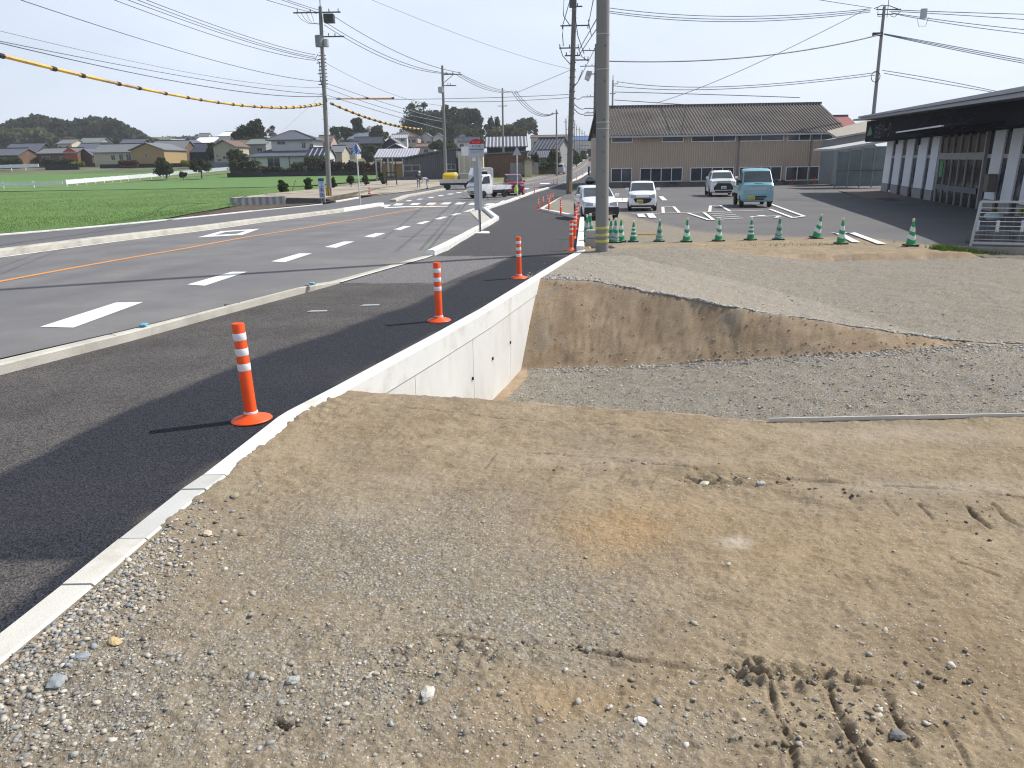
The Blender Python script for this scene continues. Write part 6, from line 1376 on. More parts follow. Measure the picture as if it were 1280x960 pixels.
house(97,125,190,179.5,173,240,'side',WL_grey,RF_green,'house with a greenish grey roof behind the slate roofs',D=9)
house(92,128,198,188,180,205,'side',WL_dark,RF_slate,'dark house with broad slate roof just right of the red barn',D=10)
house(100,118,205,193.5,186.5,183,'front',WL_brown,RF_slate,'brown gabled lean house left of the cream house',D=6)
t=house(117,173,205,190,181,178,'side',WL_cream,RF_grey,'cream house with three windows and long grey roof',wins=((.42,.50,.35,.75),(.60,.68,.35,.78),(.76,.86,.3,.8)),D=9,gw=WL_brown)
house(148,178,192,182,174.5,215,'side',WL_dark,RF_slate,'dark slate roofed house behind the cream house')
house(163,208,201,187.5,179,172,'front',WL_tan,RF_grey,'tan gabled house with a dark round vent and small window',wins=((.42,.48,.4,.7),),D=12)
house(186,230,201,189,176.5,183,'side',WL_brown,RF_grey,'brown timber house with a long pale grey roof right of the tan gable',wins=((.55,.62,.1,.75),(.72,.80,.1,.75),(.86,.94,.1,.75)),D=10)
house(214,262,201,190,180.5,188,'side',WL_black,RF_navy,'black open fronted garage house with dark navy roof',D=9,wins=((.15,.42,.0,.6),))
house(221,246,192,181.5,175,215,'front',WL_grey,RF_slate,'small grey gabled house behind the black garage')
for (x0,x1,b,e,r,lab) in((205,221,184,179,174.5,'white metal roofed workshop, leftmost of the three bright white roofs'),(241,268,185,179,172,'white metal roofed workshop, middle and largest of the three bright white roofs'),(273,291,178,170,165.5,'white metal roofed hall, highest and rightmost of the three bright white roofs')):
    house(x0,x1,b,e,r,300,'side',WL_white,M_roofwhite,lab,D=16,name='workshop',cat='building')
house(248,262,181,171,167,420,'side',WL_white,RF_grey,'tiny pale tower house on the skyline above the white roofs',D=6)
house(267,297,204,183,175.5,165,'front',WL_beige,RF_brown,'two storey beige house with small dark windows left of the big white house',wins=((.16,.24,.40,.52),(.18,.32,.12,.25),(.42,.66,.25,.42)),D=9)
house(284,308,204,181,176,185,'side',WL_beige,RF_brown,'beige rear wing with a bright window facing right',wins=((.75,.9,.55,.8),))
house(310,336,205,180,174.5,178,'side',WL_grey,RF_green,'grey house with pale green roof and a reddish window left of the white house',wins=((.52,.75,.62,.8),))
# the big white house
Yh=150; t=house(310,402,212,195,182.5,Yh,'hip',WL_white,RF_slate,'large white two storey house with dark hip roofs behind the dark hedge wall',wins=((.86,.90,.30,.55),(.28,.44,.05,.85)),D=13,ov=.8)
MB().box(*(lambda a,b:(a,b))(-5.5,-5.35),-.06,-.01,-.5,zat(196,Yh,330)-t.location.z).box(.95,1.1,-.06,-.01,-.5,zat(196,Yh,350)-t.location.z).build('drain_pipe',M_dsteel,t)
up=atY(335,178,Yh+3); x0=up.x-t.location.x; x1=atY(395,178,Yh+3).x-t.location.x; z1=zat(174.5,Yh+3,365)-t.location.z; zr2=zat(164,Yh+8,363)-t.location.z
MB().box(x0+.6,x1-.6,3,11,1.5,z1).build('upper_wall',WL_white,t)
v=[(x0-.2,2.2,z1),(x1+.2,2.2,z1),(x1+.2,11.8,z1),(x0-.2,11.8,z1),(-.6+0.3,7,zr2),(.9,7,zr2)]
v=[(a+0,b,c) for a,b,c in v]; MB().add(v+[(a,b,c-.15) for a,b,c in v[:4]],[(0,1,5,4),(1,2,5),(2,3,4,5),(3,0,4),(9,8,7,6),(0,6,7,1),(1,7,8,2),(2,8,9,3),(3,9,6,0)]).build('upper_roof',RF_slate,t)
mb=MB(); 
for p_,q_ in((4,5),(4,0),(5,1)): mb.bar(Vector(v[p_])+Vector((0,0,.05)),Vector(v[q_])+Vector((0,0,.05)),.25,.16)
mb.build('ridge',M_dsteel,t)
for (a,b,c,d) in((347,356,176.8,180.5),(378,381.5,178,185),(388,391,180,184.5)):
    A=atY(a,d,Yh+3);B=atY(b,c,Yh+3); window(t,A.x-t.location.x,B.x-t.location.x,A.z-t.location.z,B.z-t.location.z,3)
t=house(383,412,206,194,186,146,'side',WL_white,wavemat('solar_roof',(.02,.025,.05),(.30,.33,.38),.9,axis='X',lo=.7,hi=.95),'white annexe with solar panels on the roof partly behind the left utility pole',D=6,name='annexe',cat='building')
house(396,416,190,178,170,215,'side',WL_pink,RF_brown,'small brown roofed house just left of the utility pole top of the hedge')
# right of the pole
house(412,430,205,190,183,170,'side',WL_beige,RF_grey,'small beige house with bright window just right of the left utility pole',wins=((.3,.5,.5,.8),))
house(411,438,182,174.5,167.5,290,'side',WL_white,RF_grey,'distant white house with grey roof below the round trees',wins=((.5,.75,.4,.7),))
house(436,470,184,173,166,260,'side',WL_grey,RF_blue,'house with blue grey roof on the rise behind the crossing sign',wins=((.6,.85,.4,.7),))
house(422,446,196,185,178,215,'side',WL_cream,RF_slate,'dark tiled farmhouse low between the pole and the crossing sign')
house(441,478,192,179,172,230,'side',WL_black,RF_navy,'black walled house with navy roof behind the crossing sign')
house(476,502,190,181,173,190,'front',WL_black,RF_grey,'dark gabled house with pale roof edges right of the crossing sign, upper one')
house(478,512,196,188,180,180,'front',WL_black,RF_pale,'dark gabled barn with pale roof edges right of the crossing sign, lower one')
house(486,524,188,171,163.5,225,'hip',WL_pink,RF_brown,'tall pinkish house with a brown hip roof standing above the dark barns',wins=((.60,.72,.55,.8),(.78,.9,.55,.8)),D=10)
house(489,510,178,172,168.5,216,'side',WL_white,RF_pale,'low white roofed porch before the pinkish house',D=3)
house(523,542,184,172,166,235,'front',WL_white,RF_grey,'white gabled house left of the second utility pole',wins=((.25,.38,.4,.62),(.6,.78,.4,.62)))
house(540,556,182,171.5,166.5,232,'front',WL_white,RF_grey,'white gabled house touching the second utility pole',wins=((.38,.62,.4,.65),))
house(519,544,194,183.5,180,205,'side',WL_pink,RF_brown,'low brownish house beneath the white gabled pair',wins=((.45,.65,.3,.7),))
house(567,590,186,174,167,235,'front',WL_white,RF_grey,'white gabled house right of the second utility pole',wins=((.3,.45,.4,.6),))
house(571,600,186,177,172,222,'side',WL_white,RF_navy,'pale house with dark porch roof above the billboard')
# shed with pale roof on posts
Ys=118; a=atY(468,215,Ys); b=atY(526,215,Ys); t=thing('open_shed','open shed with pale ribbed roof on white posts in front of the dark barns','shed',(a.x,Ys,TR(Ys)-.3)); z0=t.location.z; w=b.x-a.x
ze=zat(197.5,Ys,490)-z0; zr_=zat(187,Ys+5,495)-z0
MB().xprism([(0,ze),(5,zr_),(5,zr_+.15),(0,ze+.15)],0,w*.93).build('roof',wavemat('shed_roof',(.28,.28,.33),(.46,.46,.52),.42),t)
for fx in(.04,.3,.62,.84):
    for y in(.3,4.7): MB().box(w*fx-.1,w*fx+.1,y-.1,y+.1,0,ze+(zr_-ze)*y/5).build('post',WL_white,t)
MB().box(.3,w*.8,4.8,4.95,0,ze*.75).build('rear_wall',WL_tan,t)
# grey warehouse with sloping roof
Yg=106; t=house(502,574,217,198.5,186,Yg,'mono',wavemat('grey_siding',(.085,.09,.10),(.115,.12,.13),.25),RF_slate,'long dark grey shed with a roof rising to the right and two windows',D=10,name='warehouse',cat='building',wins=((.05,.32,.22,.58),(.80,.93,.28,.60)))
t=thing('annexe','cream shed wall with vertical posts beside the dark grey shed','building',(atY(586,217,Yg-2).x,Yg-2,TR(Yg)-.2)); w=1.3; h=zat(192,Yg-2,585)-t.location.z
MB().box(-1.3,1.9,0,5,0,h).build('wall',WL_cream,t); mb=MB()
for x in(-1.2,-.5,.2): mb.box(x-.09,x+.09,-.12,-.02,0,h+.3)
mb.build('post',WL_white,t); MB().box(.9,1.3,-.05,-.01,h*.25,h*.55).build('window',M_pane,t)
p=atY(583,195,Yg-3); t=thing('billboard','blank white billboard on posts left of the bus stop sign','billboard',(p.x,Yg-3,TR(Yg)-.2)); h0=zat(194.8,Yg-3,583)-t.location.z; h1=zat(183.3,Yg-3,583)-t.location.z
MB().box(-.62,.62,-.08,.08,h0,h1).build('panel',mat('billboard_white',(.78,.80,.83),rough=.5),t,bevel=.01); MB().box(-.5,-.4,0,.1,0,h0).box(.4,.5,0,.1,0,h0).build('post',M_steel,t)
# traditional house with striped tile roof and brown barn
Yt=112
house(607,660,214,183,171.5,Yt+10,'side',WL_dark,wavemat('tile_striped',(.10,.11,.13),(.46,.47,.51),.55,bump=.3,lo=.55,hi=.9),'traditional dark walled house with bold white lined tile roof',D=9,gw=WL_dark)
t=house(596,662,214,193.5,190.5,Yt,'mono',WL_brown,RF_blue,'long brown barn with thin pale blue roof edge behind the white pickup',D=7,name='barn',cat='building')
MB().box(1.0,5.0,-.10,-.02,-.5,zat(203.5,Yt,640)-t.location.z).build('block_wall',WL_grey,t)
house(653,668,214,202,197,Yt-1,'front',WL_cream,RF_grey,'small cream gabled outhouse at the right end of the brown barn',D=5)
house(660,697,203,192,174,Yt+16,'side',WL_grey,wavemat('roof_steep',(.05,.055,.07),(.16,.17,.20),.6),'house with steep dark tiled roof and a tiny white gable vent',D=8,rz=R(-25))
house(672,702,206,197,189,Yt+12,'side',WL_white,RF_slate,'low dark roofed wing with pale walls under the steep tiled roof')
house(664,716,196,171.5,169.5,300,'side',WL_cream,RF_brown,'long two storey cream block with a brown roof edge on the skyline',wins=[(.06+.12*k,.12+.12*k,.45,.8) for k in range(8)],D=12,name='apartment_block',cat='building')
house(711,741,206,175,171,330,'side',WL_white,wavemat('roof_bright_blue',(.06,.12,.33),(.08,.16,.40),.6),'distant building with a bright blue roof at the end of the road',D=14,name='factory',cat='building')
house(726,738,200,186,183,260,'side',WL_white,RF_slate,'small white house at the roadside below the blue roof')
# --- brown hall
Yh=75; A=atY(757,241,Yh); B=atY(1040.5,235,Yh); z0=(A.z+B.z)/2-.1; z0=B.z-.02
t=thing('hall','long two storey tan corrugated hall with a dark weathered ridged roof','building',(A.x,Yh,z0)); w=B.x-A.x
X_=lambda px,py=200: atY(px,py,Yh).x-A.x
Zh=lambda py,px=900: zat(py,Yh,px)-z0
M_tan=wavemat('hall_siding',(.50,.40,.31),(.40,.32,.245),.22,rough=.85,var=.12,noise2=(.44,.355,.28),sc=.22,bump=.8)
ze=Zh(165.5,900)
MB().box(0,w,0,14,.85,ze).build('wall',M_tan,t)
MB().box(-.02,w+.02,-.05,14.05,-1.2,.85).build('base_wall',mat('hall_base',(.13,.125,.12),rough=.9,var=.35,scale=.8,col2=(.05,.045,.04),c2scale=.5,c2lo=.5,c2hi=.62),t)
zr_=zat(133.3,Yh+7,900)-z0
M_hroof=wavemat('hall_roof',(.20,.18,.16),(.075,.068,.062),.30,rough=.95,var=.35,noise2=(.13,.112,.10),sc=.35,bump=1.0,lo=.25,hi=.75)
s_=(zr_-ze)/7
rf=MB(); N=int((w+1.2)/.3)
for k in range(N):
    xx=-.3+(w+1.2)*k/N; dx_=(w+1.2)/N; rf.xprism([(-.6,ze-s_*.6+.02),(7,zr_),(14.6,ze-s_*.6),(14.6,ze-s_*.6+.10),(7,zr_+.12),(-.6,ze-s_*.6+.12)],xx,xx+dx_*.55); rf.xprism([(-.6,ze-s_*.6+.02),(7,zr_),(14.6,ze-s_*.6),(14.6,ze-s_*.6+.05),(7,zr_+.07),(-.6,ze-s_*.6+.07)],xx+dx_*.55,xx+dx_)
rf.build('roof',M_hroof,t)
MB().box(-.3,w+.9,6.8,7.2,zr_+.10,zr_+.28).build('ridge',M_hroof,t)
g=MB(); g.xprism([(0,ze),(14,ze),(7,zr_-.05)],w-.2,w); g.build('gable',M_tan,t)
MB().box(-.3,w+.9,-.72,-.60,ze-s_*.6-.12,ze-s_*.6+.03).build('gutter',mat('gutter_pale',(.42,.43,.45),rough=.5),t)
for px,py in((922,200),(1012,200)): MB().box(X_(px)-.06,X_(px)+.06,-.09,-.01,-.5,ze-.1).build('drain_pipe',mat('pipe_tan',(.2,.19,.18)),t)
M_hf=mat('hall_window_frame',(.74,.76,.80),rough=.5)
def zlin(p0,p1): return lambda px: np.interp(px,[764,1040],[p0,p1])
def hwin(x0,x1,yt,yb,div):
    xm=(x0+x1)/2; a,b=X_(x0,(yt+yb)/2),X_(x1,(yt+yb)/2); window(t,a,b,Zh(yb,xm),Zh(yt,xm),-.01,fm=M_hf,div=div,d=.08)
for (x0,x1,dv) in((765,790,1),(828,853.5,1),(865,918.5,2),(924.5,978.5,2),(985,1040,4)):
    f=(x0-765)/275; hwin(x0,min(x1,1040),171-3.4*f,177.3-3.0*f,dv)
MB().box(X_(800,174),X_(827,174),-.03,0,Zh(178,813),Zh(170.5,813)).build('patch_board',mat('patch_board',(.36,.30,.21),rough=.9,var=.1),t)
for (x0,x1,dv) in((764.5,789,2),(800.5,852,4),(863.5,916,4),(924.5,975.5,4),(982.5,1036.5,4)):
    f=(x0-765)/275; hwin(x0,x1,211-2.8*f,226.5-2.6*f,dv)
for (x,ty__) in((990,222),(1017,221.5)):
    b_=atY(x,236,Yh-1.2); tt=thing('barrier_post','red post standing before the hall base, '+('left' if x<1000 else 'right')+' one of two','post',(b_.x,Yh-1.2,z0)); MB().cyl((0,0,0),(0,0,Zh(ty__,x)),.06).build('tube',mat('post_red',(.42,.05,.04)),tt); MB().lathe([(.14,0),(.14,.04),(.05,.06)],16).build('base',MATS['post_red'],tt)
# buildings between hall and shop
house(1036,1064,236,159,147,92,'side',WL_grey,mat('dome_red',(.25,.07,.06),rough=.7),'dark red roofed building behind the right end of the hall',D=6,name='storehouse',cat='building')
Yk=70; t=thing('annexe','grey annexe with pale sloping roof between the hall and the shop','building',(atY(1064,236,Yk).x,Yk,-.5)); x0=atY(1045,170,Yk).x-t.location.x; x1=atY(1095,170,Yk).x-t.location.x
MB().yprism([(x0,0),(x1,0),(x1,zat(165,Yk,1085)+.5),(x0,zat(174,Yk,1047)+.5)],0,3).build('wall',WL_grey,t)
MB().add([(x0-.2,-.6,zat(171,Yk,1047)+.5),(x1,-.6,zat(162,Yk,1085)+.5),(x1,1.6,zat(150,Yk+1.6,1083)+.5),(x0-.2,1.6,zat(163.5,Yk+1.6,1047)+.5),(x0-.2,-.6,zat(173,Yk,1047)+.5),(x1,-.6,zat(164,Yk,1085)+.5),(x1,1.6,zat(153,Yk+1.6,1083)+.5),(x0-.2,1.6,zat(166,Yk+1.6,1047)+.5)],[(0,1,2,3),(7,6,5,4),(0,4,5,1),(1,5,6,2),(2,6,7,3),(3,7,4,0)]).build('roof',mat('annexe_roof',(.40,.37,.31),rough=.8,var=.1),t)
# glazed shelter
Yq=62; a=GL(1040,236.5); t=thing('glass_shelter','glazed shelter with a thin sloping roof in the shade left of the shop','shelter',(atY(1041,236,Yq).x,Yq,-.5)); w=atY(1100,236,Yq).x-t.location.x+1.4
h=zat(188,Yq,1050)+.5; M_pl=mat('polycarbonate',(.16,.20,.20),rough=.25,var=.2,scale=1)
MB().add([(-.3,-.4,h),(w,-.4,h+.75),(w,4,h+.75),(-.3,4,h),(-.3,-.4,h+.15),(w,-.4,h+.95),(w,4,h+.95),(-.3,4,h+.15)],[(3,2,1,0),(4,5,6,7),(0,1,5,4),(1,2,6,5),(2,3,7,6),(3,0,4,7)]).build('roof',mat('shelter_roof',(.45,.45,.44),rough=.5),t)
for k in range(6):
    x=.1+(w-.3)*k/5; MB().box(x-.04,x+.04,-.04,.04,0,h-.02+.6*k/5).build('post',mat('alu_dull',(.28,.29,.30),rough=.4),t)
    if k<5: MB().box(x+.05,x+(w-.3)/5-.05,-.01,.01,.12,h-.1+.6*k/5).build('pane',M_pl,t)
MB().box(.1,w-.2,-.05,-.02,h*.45,h*.45+.06).build('rail',M_dsteel,t)
# --- shop with dark fascia (right)
A=GL(1101,239.5); B=GL(1280,271.5); d=(B-A); d.z=0; Ls=d.length; d.normalize(); nrm=Vector((-d.y,d.x,0)); 
if nrm.x>0: nrm=-nrm      # outward, toward the car park (-x)
ang=math.atan2(d.y,d.x); t=thing('shop_building','modern shop with dark fascia, slanted white wall piers and wide glass entrance','building',(A.x,A.y,min(A.z,B.z)-.02),ang); SH=t
# local frame: x along facade toward the camera, outward = local -y or +y
Minv=(Matrix.Translation(t.location)@Matrix.Rotation(ang,4,'Z')).inverted()
outw=(Minv.to_3x3()@nrm); sg=1 if outw.y>0 else -1
def onfac(px,py,off=0.0):
    dd=Vector(ray(px,py)); o=Vector((0,0,HC)); P0=A+nrm*off; n_=nrm; tt=(P0-o).dot(n_)/dd.dot(n_); return Minv@(o+dd*tt)
def sx(px,py,off=0): return onfac(px,py,off).x
def sz(px,py,off=0): return onfac(px,py,off).z
Lx=Ls+9; gz0=-.4
fb=sz(1270,165.5,1.3); ft=sz(1270,124,1.3); fb2=sz(1090,172,1.3)
print('shop',Ls,fb,fb2,ft,sz(1090,150,1.3),'roof',sz(1275,108,2.2))
fzb=(fb+fb2)/2
ov=1.3; rv=2.2
def yb(a,b): return (min(sg*a,sg*b),max(sg*a,sg*b))
M_fas=mat('fascia_dark',(.012,.012,.019),rough=.9,var=.1,spec=.08)
xl=sx(1083,160,ov)
ztL=sz(1083,152,ov); ztR=sz(1280,124,ov)
M_shroof=mat('shop_roof_metal',(.30,.32,.36),rough=.4,var=.04,metal=.2)
zT=lambda x: ztL+(ztR-ztL)*(x-xl)/(sx(1280,124,ov)-xl)
y0,y1=yb(-.1,ov)
mb=MB(); xr=Lx
mb.add([(xl,y0,fzb),(xr,y0,fzb),(xr,y1,fzb),(xl,y1,fzb),(xl,y0,zT(xl)),(xr,y0,zT(xr)),(xr,y1,zT(xr)),(xl,y1,zT(xl))],[(0,3,2,1),(4,5,6,7),(0,1,5,4),(1,2,6,5),(2,3,7,6),(3,0,4,7)]); mb.build('fascia',M_fas,t)
xe=sx(1064,149,rv); rT=lambda x,k: k[0]+(k[1]-k[0])*(x-xe)/(sx(1280,110,rv)-xe)
k1=(sz(1068,150,rv),sz(1280,120,rv)); k2=(sz(1068,146,rv),sz(1280,107.5,rv))
y0,y1=yb(-6,rv)
for nm,ka,kb,ins in(('roof_edge',k1,((k1[0]+k2[0])/2,(k1[1]+k2[1])/2),.12),('roof_cap',((k1[0]+k2[0])/2+.01,(k1[1]+k2[1])/2+.01),k2,0)):
    ya,ybb=yb(-6,rv-ins); xs_=xe if nm=='roof_edge' else xe+3.0
    MB().add([(xs_,ya,rT(xs_,ka)),(xr,ya,rT(xr,ka)),(xr,ybb,rT(xr,ka)),(xs_,ybb,rT(xs_,ka)),(xs_,ya,rT(xs_,kb)),(xr,ya,rT(xr,kb)),(xr,ybb,rT(xr,kb)),(xs_,ybb,rT(xs_,kb))],[(0,3,2,1),(4,5,6,7),(0,1,5,4),(1,2,6,5),(2,3,7,6),(3,0,4,7)]).build(nm,M_shroof,t)
y0,y1=yb(-8,-.6); MB().box(0,xr,y0,y1,-.5,fzb+.3).build('wall',mat('interior_dark',(.035,.03,.028),rough=.8,var=.3),t)
M_pier=mat('pier_white',(.72,.74,.78),rough=.8,var=.04,bump=.05)
M_pierb=mat('pier_base',(.28,.28,.29),rough=.9,var=.1)
for (a,b) in((1101.3,1108.8),(1112.5,1120.5),(1125.5,1134),(1139.7,1150),(1155,1163.5),(1227.5,1240),(1247.5,1260.5),(1270.5,1287),(1300,1316)):
    yl=lambda px:239.5+(px-1101)*(32/179)
    x0,x1=sx(a,yl(a)-3),sx(b,yl(b)-3); 
    ln=.28; ya,yb_=yb(-.07,.0)
    mb=MB(); mb.add([(x0,ya,.62),(x1,ya,.62),(x1,yb_,.62),(x0,yb_,.62),(x0+ln,ya,fzb),(x1+ln,ya,fzb),(x1+ln,yb_,fzb),(x0+ln,yb_,fzb)],[(0,3,2,1),(4,5,6,7),(0,1,5,4),(1,2,6,5),(2,3,7,6),(3,0,4,7)]); mb.build('pier',M_pier,t)
    ya,yb_=yb(-.07,.02); MB().box(x0-.04,x1+.02,ya,yb_,-.4,.6).build('pier_base',M_pierb,t)
# glazing behind piers
M_shg=mat('shop_glass',(.02,.025,.04),rough=.1,var=.3,scale=.5,spec=.4)
ya,yb_=yb(-.12,-.08); e0,e1=sx(1168,250),sx(1222,258)
MB().box(0,e0-.05,ya,yb_,.2,fzb).build('glazing',M_shg,t); MB().box(e1+.1,xr,ya,yb_,.2,fzb).build('glazing',M_shg,t)
zt_=sz(1195,195.5)
ya2,yb2=yb(-.078,-.06)
MB().box(0,e0-.05,ya2,yb2,zt_-.08,zt_+.08).build('transom',mat('transom_grey',(.35,.36,.38),rough=.5),t); MB().box(e1+.1,xr,ya2,yb2,zt_-.08,zt_+.08).build('transom',MATS['transom_grey'],t)
y3,y4=yb(.0,.06)
en=MB(); fr=mat('door_frame_grey',(.30,.29,.28),rough=.5)
en.box(e0-.1,e0+.12,*yb(-.35,.06),0,fzb).box(e1-.1,e1+.08,*yb(-.35,.06),0,fzb).box(e0,e1,y3,y4,zt_-.14,zt_+.16)
nn_=6
for k in range(1,nn_): xx=e0+(e1-e0)*k/nn_; en.box(xx-.045,xx+.045,y3,y4,.0,fzb)
D_=en.build('entrance_frame',fr,t); MB().box(e0,e1,*yb(-.02,.0),.02,fzb-.02).build('entrance_glass',mat('entrance_glass',(.022,.02,.019),rough=.12,var=.5,scale=.7,spec=.3),D_)
gp=sx(1176,225); MB().box(gp-.25,gp+.35,*yb(.065,.075),1.35,2.15).build('green_poster',mat('poster_green',(.07,.28,.11)),t)
MB().box(e0+.2,e1-.3,*yb(.065,.07),.75,1.0).build('glass_band',mat('band_grey',(.16,.16,.18)),t)
# canopy over the entrance: sloping ribs and bright edge
ca,cb=sx(1120,164,2.6),sx(1176,160,2.6)
MB().box(ca,cb,*yb(2.5,2.6),sz(1120,166,2.6)-.01,sz(1120,166,2.6)+.045).build('canopy_edge',mat('canopy_bright',(.75,.76,.75),rough=.4),t)
MB().box(ca,cb+3,*yb(0,2.5),sz(1120,166,2.6)-.03,sz(1120,166,2.6)+.035).build('canopy',M_fas,t)
rb=MB()
for k in range(5):
    px_=1148+13.5*k; a=onfac(px_,160.5+.0*k,2.4); b=onfac(px_+16,147+1.2*k*0-.5*k,ov+.05); rb.cyl(a,b,.02,n=5)
rb.build('stay_rod',mat('rod_grey',(.10,.10,.14)),t)
# fascia sign: dark lettering and small green emblem
pg=onfac(1087.5,163.5,ov+.02); em=MB(); em.yprism([(pg.x-.9,pg.z-.30),(pg.x+.9,pg.z-.30),(pg.x+.7,pg.z+.0),(pg.x+.1,pg.z+.32),(pg.x-.5,pg.z+.0)],*yb(ov+.01,ov+.04)); em.build('green_emblem',mat('emblem_green',(.02,.16,.10),rough=.5),t)
rot=(R(90),0,R(180)) if sg>0 else (R(90),0,0)
pl=onfac(1103,164.5,ov+.02); lt=text('お店パーク',1.05,mat('letter_dim',(.055,.06,.075),rough=.5),t,(pl.x,sg*(ov+.02),pl.z),rot=rot)
# box on pier, wall lamps
bx_=onfac(1228,227,.5); MB().box(bx_.x-.15,bx_.x+.35,*yb(.1,.4),bx_.z-.40,bx_.z+.30).build('notice_box',mat('box_brown',(.17,.15,.13)),t)
for px_ in(1122.5,1150.5): q_=onfac(px_,176,.0); MB().box(q_.x-.06,q_.x+.1,*yb(.0,.14),q_.z-.22,q_.z+.22).build('wall_lamp',M_black,t)
q_=onfac(1268,218,-.1); MB().box(q_.x-.12,q_.x+.35,*yb(-.34,-.30),q_.z-.75,q_.z+.45).build('white_poster',mat('poster_white',(.6,.62,.62)),t); MB().box(q_.x-.1,q_.x+.5,*yb(-.33,-.31),q_.z+.6,q_.z+.85).build('red_poster',mat('poster_red',(.4,.08,.06)),t)
# apron in front of shop (reddish tiles) and mat
ap=MB(); c0=Vector((0,0,0)); zap=.03
ap.add([(-1,sg*.0,zap+.05),(xr,0,zap+.05),(xr,sg*2.6,zap+.05),(-1,sg*2.6,zap+.05)],[(0,1,2,3)])
o=ap.build('apron',mat('apron_tile',(.20,.145,.12),rough=.9,var=.15,scale=2)); o.location=t.location; o.rotation_euler=t.rotation_euler; struct(o)
o=MB().box(sx(1145,254),sx(1190,254),*yb(1.3,2.2),zap+.055,zap+.075).build('door_mat',mat('mat_dark',(.03,.045,.05))); o.location=t.location; o.rotation_euler=t.rotation_euler; tag(o,'dark door mat lying in front of the shop entrance','mat')
# ------------------------------------------------------------ mesh fence on the right
a=onZ(1212,308.5,-.27); b=onZ(1330,311.5,-.27); t=thing('mesh_fence','pale wire mesh fence panel on a low concrete kerb at the right edge','fence',a)
h=zat(252.5,a.y,1214)-a.z; dx_=b.x-a.x; dy_=b.y-a.y
MB().cyl((0,0,-.2),(.12,0,h),.035).build('post',M_steel,t,smooth=True); MB().cyl((2.0,dy_*.7,-.2),(2.05,dy_*.7,h),.035).build('post',M_steel,t)
MB().bar((.1,0,h),(dx_,dy_,h),.05,.05).build('top_rail',M_steel,t)
mb=MB()
for k in range(1,9): z=.08+(h-.12)*k/9; mb.cyl((.02+.1*z/h,0,z),(dx_,dy_,z),.009,n=5)
mb.build('horizontal_wire',M_steel,t); mb=MB()
n=int(dx_/.15)
for k in range(n): x=.12+dx_*k/n; mb.cyl((x,dy_*x/dx_,.05),(x,dy_*x/dx_,h),.002,n=4)
mb.build('vertical_wire',M_steel,t)
MB().bar((.02,0,.10),(dx_,dy_,.10),.05,.06).build('bottom_rail',M_steel,t)
tag(MB().prism([(a.x-.35,a.y-.12),(b.x,b.y-.12),(b.x,b.y+.12),(a.x-.35,a.y+.12)],-.7,-.25).build('kerb_wall',mat('fence_kerb',(.30,.27,.24),rough=.9,var=.15,bump=.3),bevel=.01),'low weathered concrete kerb carrying the mesh fence','kerb')
for k,(x,y) in enumerate(((1222,302),(1247,303),(1278,303))):
    p=onZ(x,y,-.28); tt=thing('fence_block','concrete footing block with a white stub behind the mesh fence, '+['left','middle','right'][k]+' one','block',p); MB().cbox((0,.1,.13),(.42,.3,.26)).build('block',mat('footing_dark',(.15,.14,.14),rough=.9),tt,bevel=.02); MB().cyl((0,.1,.26),(0,.1,.55),.04).build('stub',M_refl,tt)
p=onZ(1242,272,-.2); tt=thing('planter','round white planter with flowers outside the shop behind the fence','planter',Vector((p.x,p.y,-.32)),scale=.5); MB().lathe([(.2,0),(.5,.15),(.62,.38),(.5,.52),(.3,.6)],20).build('bowl',mat('planter_pale',(.50,.58,.62)),tt,smooth=True); crown('flowers',[(0,0,.66,.3,.3,.12)],40,.06,L_yel,tt)
tt=thing('flower_bed','low bed of yellow and purple flowers behind the mesh fence','flower bed',Vector((p.x+1.2,p.y,-.3))); crown('yellow_blossom',[(0,0,.25,.5,.3,.15)],60,.06,L_yel,tt); crown('purple_blossom',[(1.0,.1,.2,.6,.3,.12)],60,.06,leafmat('leaf_purple',(.10,.03,.12),(.06,.03,.07)),tt)
# car park markings
def stroke(pl,w,name='stall_line'):
    mb=MB(); P=[GL(*q_) for q_ in pl]
    for a,b in zip(P[:-1],P[1:]):
        n_=6; dd=(b-a); dd.z=0; dd.normalize(); s_=Vector((-dd.y,dd.x,0))*w/2; vs=[]
        for k in range(n_+1):
            c=a.lerp(b,k/n_)
            for e_ in(s_,-s_): q__=c+e_; zz_=float(lotz(q__.x,q__.y))+.03; vs.append((q__.x,q__.y,zz_))
        mb.add(vs,[(2*k,2*k+1,2*k+3,2*k+2) for k in range(n_)])
    return struct(mb.build(name,M_paint))
for pl,w in[([(790,268.3),(955,263.5)],.12),([(829,267),(828.5,259.3),(842,258.9),(849,266.6)],.14),([(860,267),(886,275.7),(891.5,275.6),(880,266.4)],.14),([(887,265.5),(888,257.8),(900,257.3),(912,264.5)],.14),
   ([(963,255.5),(1005,271),(991,273),(962,262)],.16),([(868,244.7),(884,244.5)],.12),([(800,268),(803,272.3)],.3),([(812,267.5),(816,273)],.3),([(826,246),(831,251)],.3),([(773,248),(774,253)],.4),([(782,248),(782.5,253)],.4)]: stroke(pl,w)
for k in range(4): stroke([(887+4*k,268.2+2.3*k),(915+4.5*k,266.7+2.2*k)],.12,'stall_lettering')
stroke([(938,272.5),(941,271.5),(974,270.6),(970,273.0)],.14,'stall_symbol'); stroke([(950,270),(955,271.4)],.28,'stall_symbol')
stroke([(1042,292.5),(1047,292),(1070,304)],.20); stroke([(1059,292),(1064,291.7),(1102,306)],.22); stroke([(1042,292.5),(1062,291.8)],.14)
# ------------------------------------------------------------ left side street things
Tf=lambda X,Y:TL(Y)
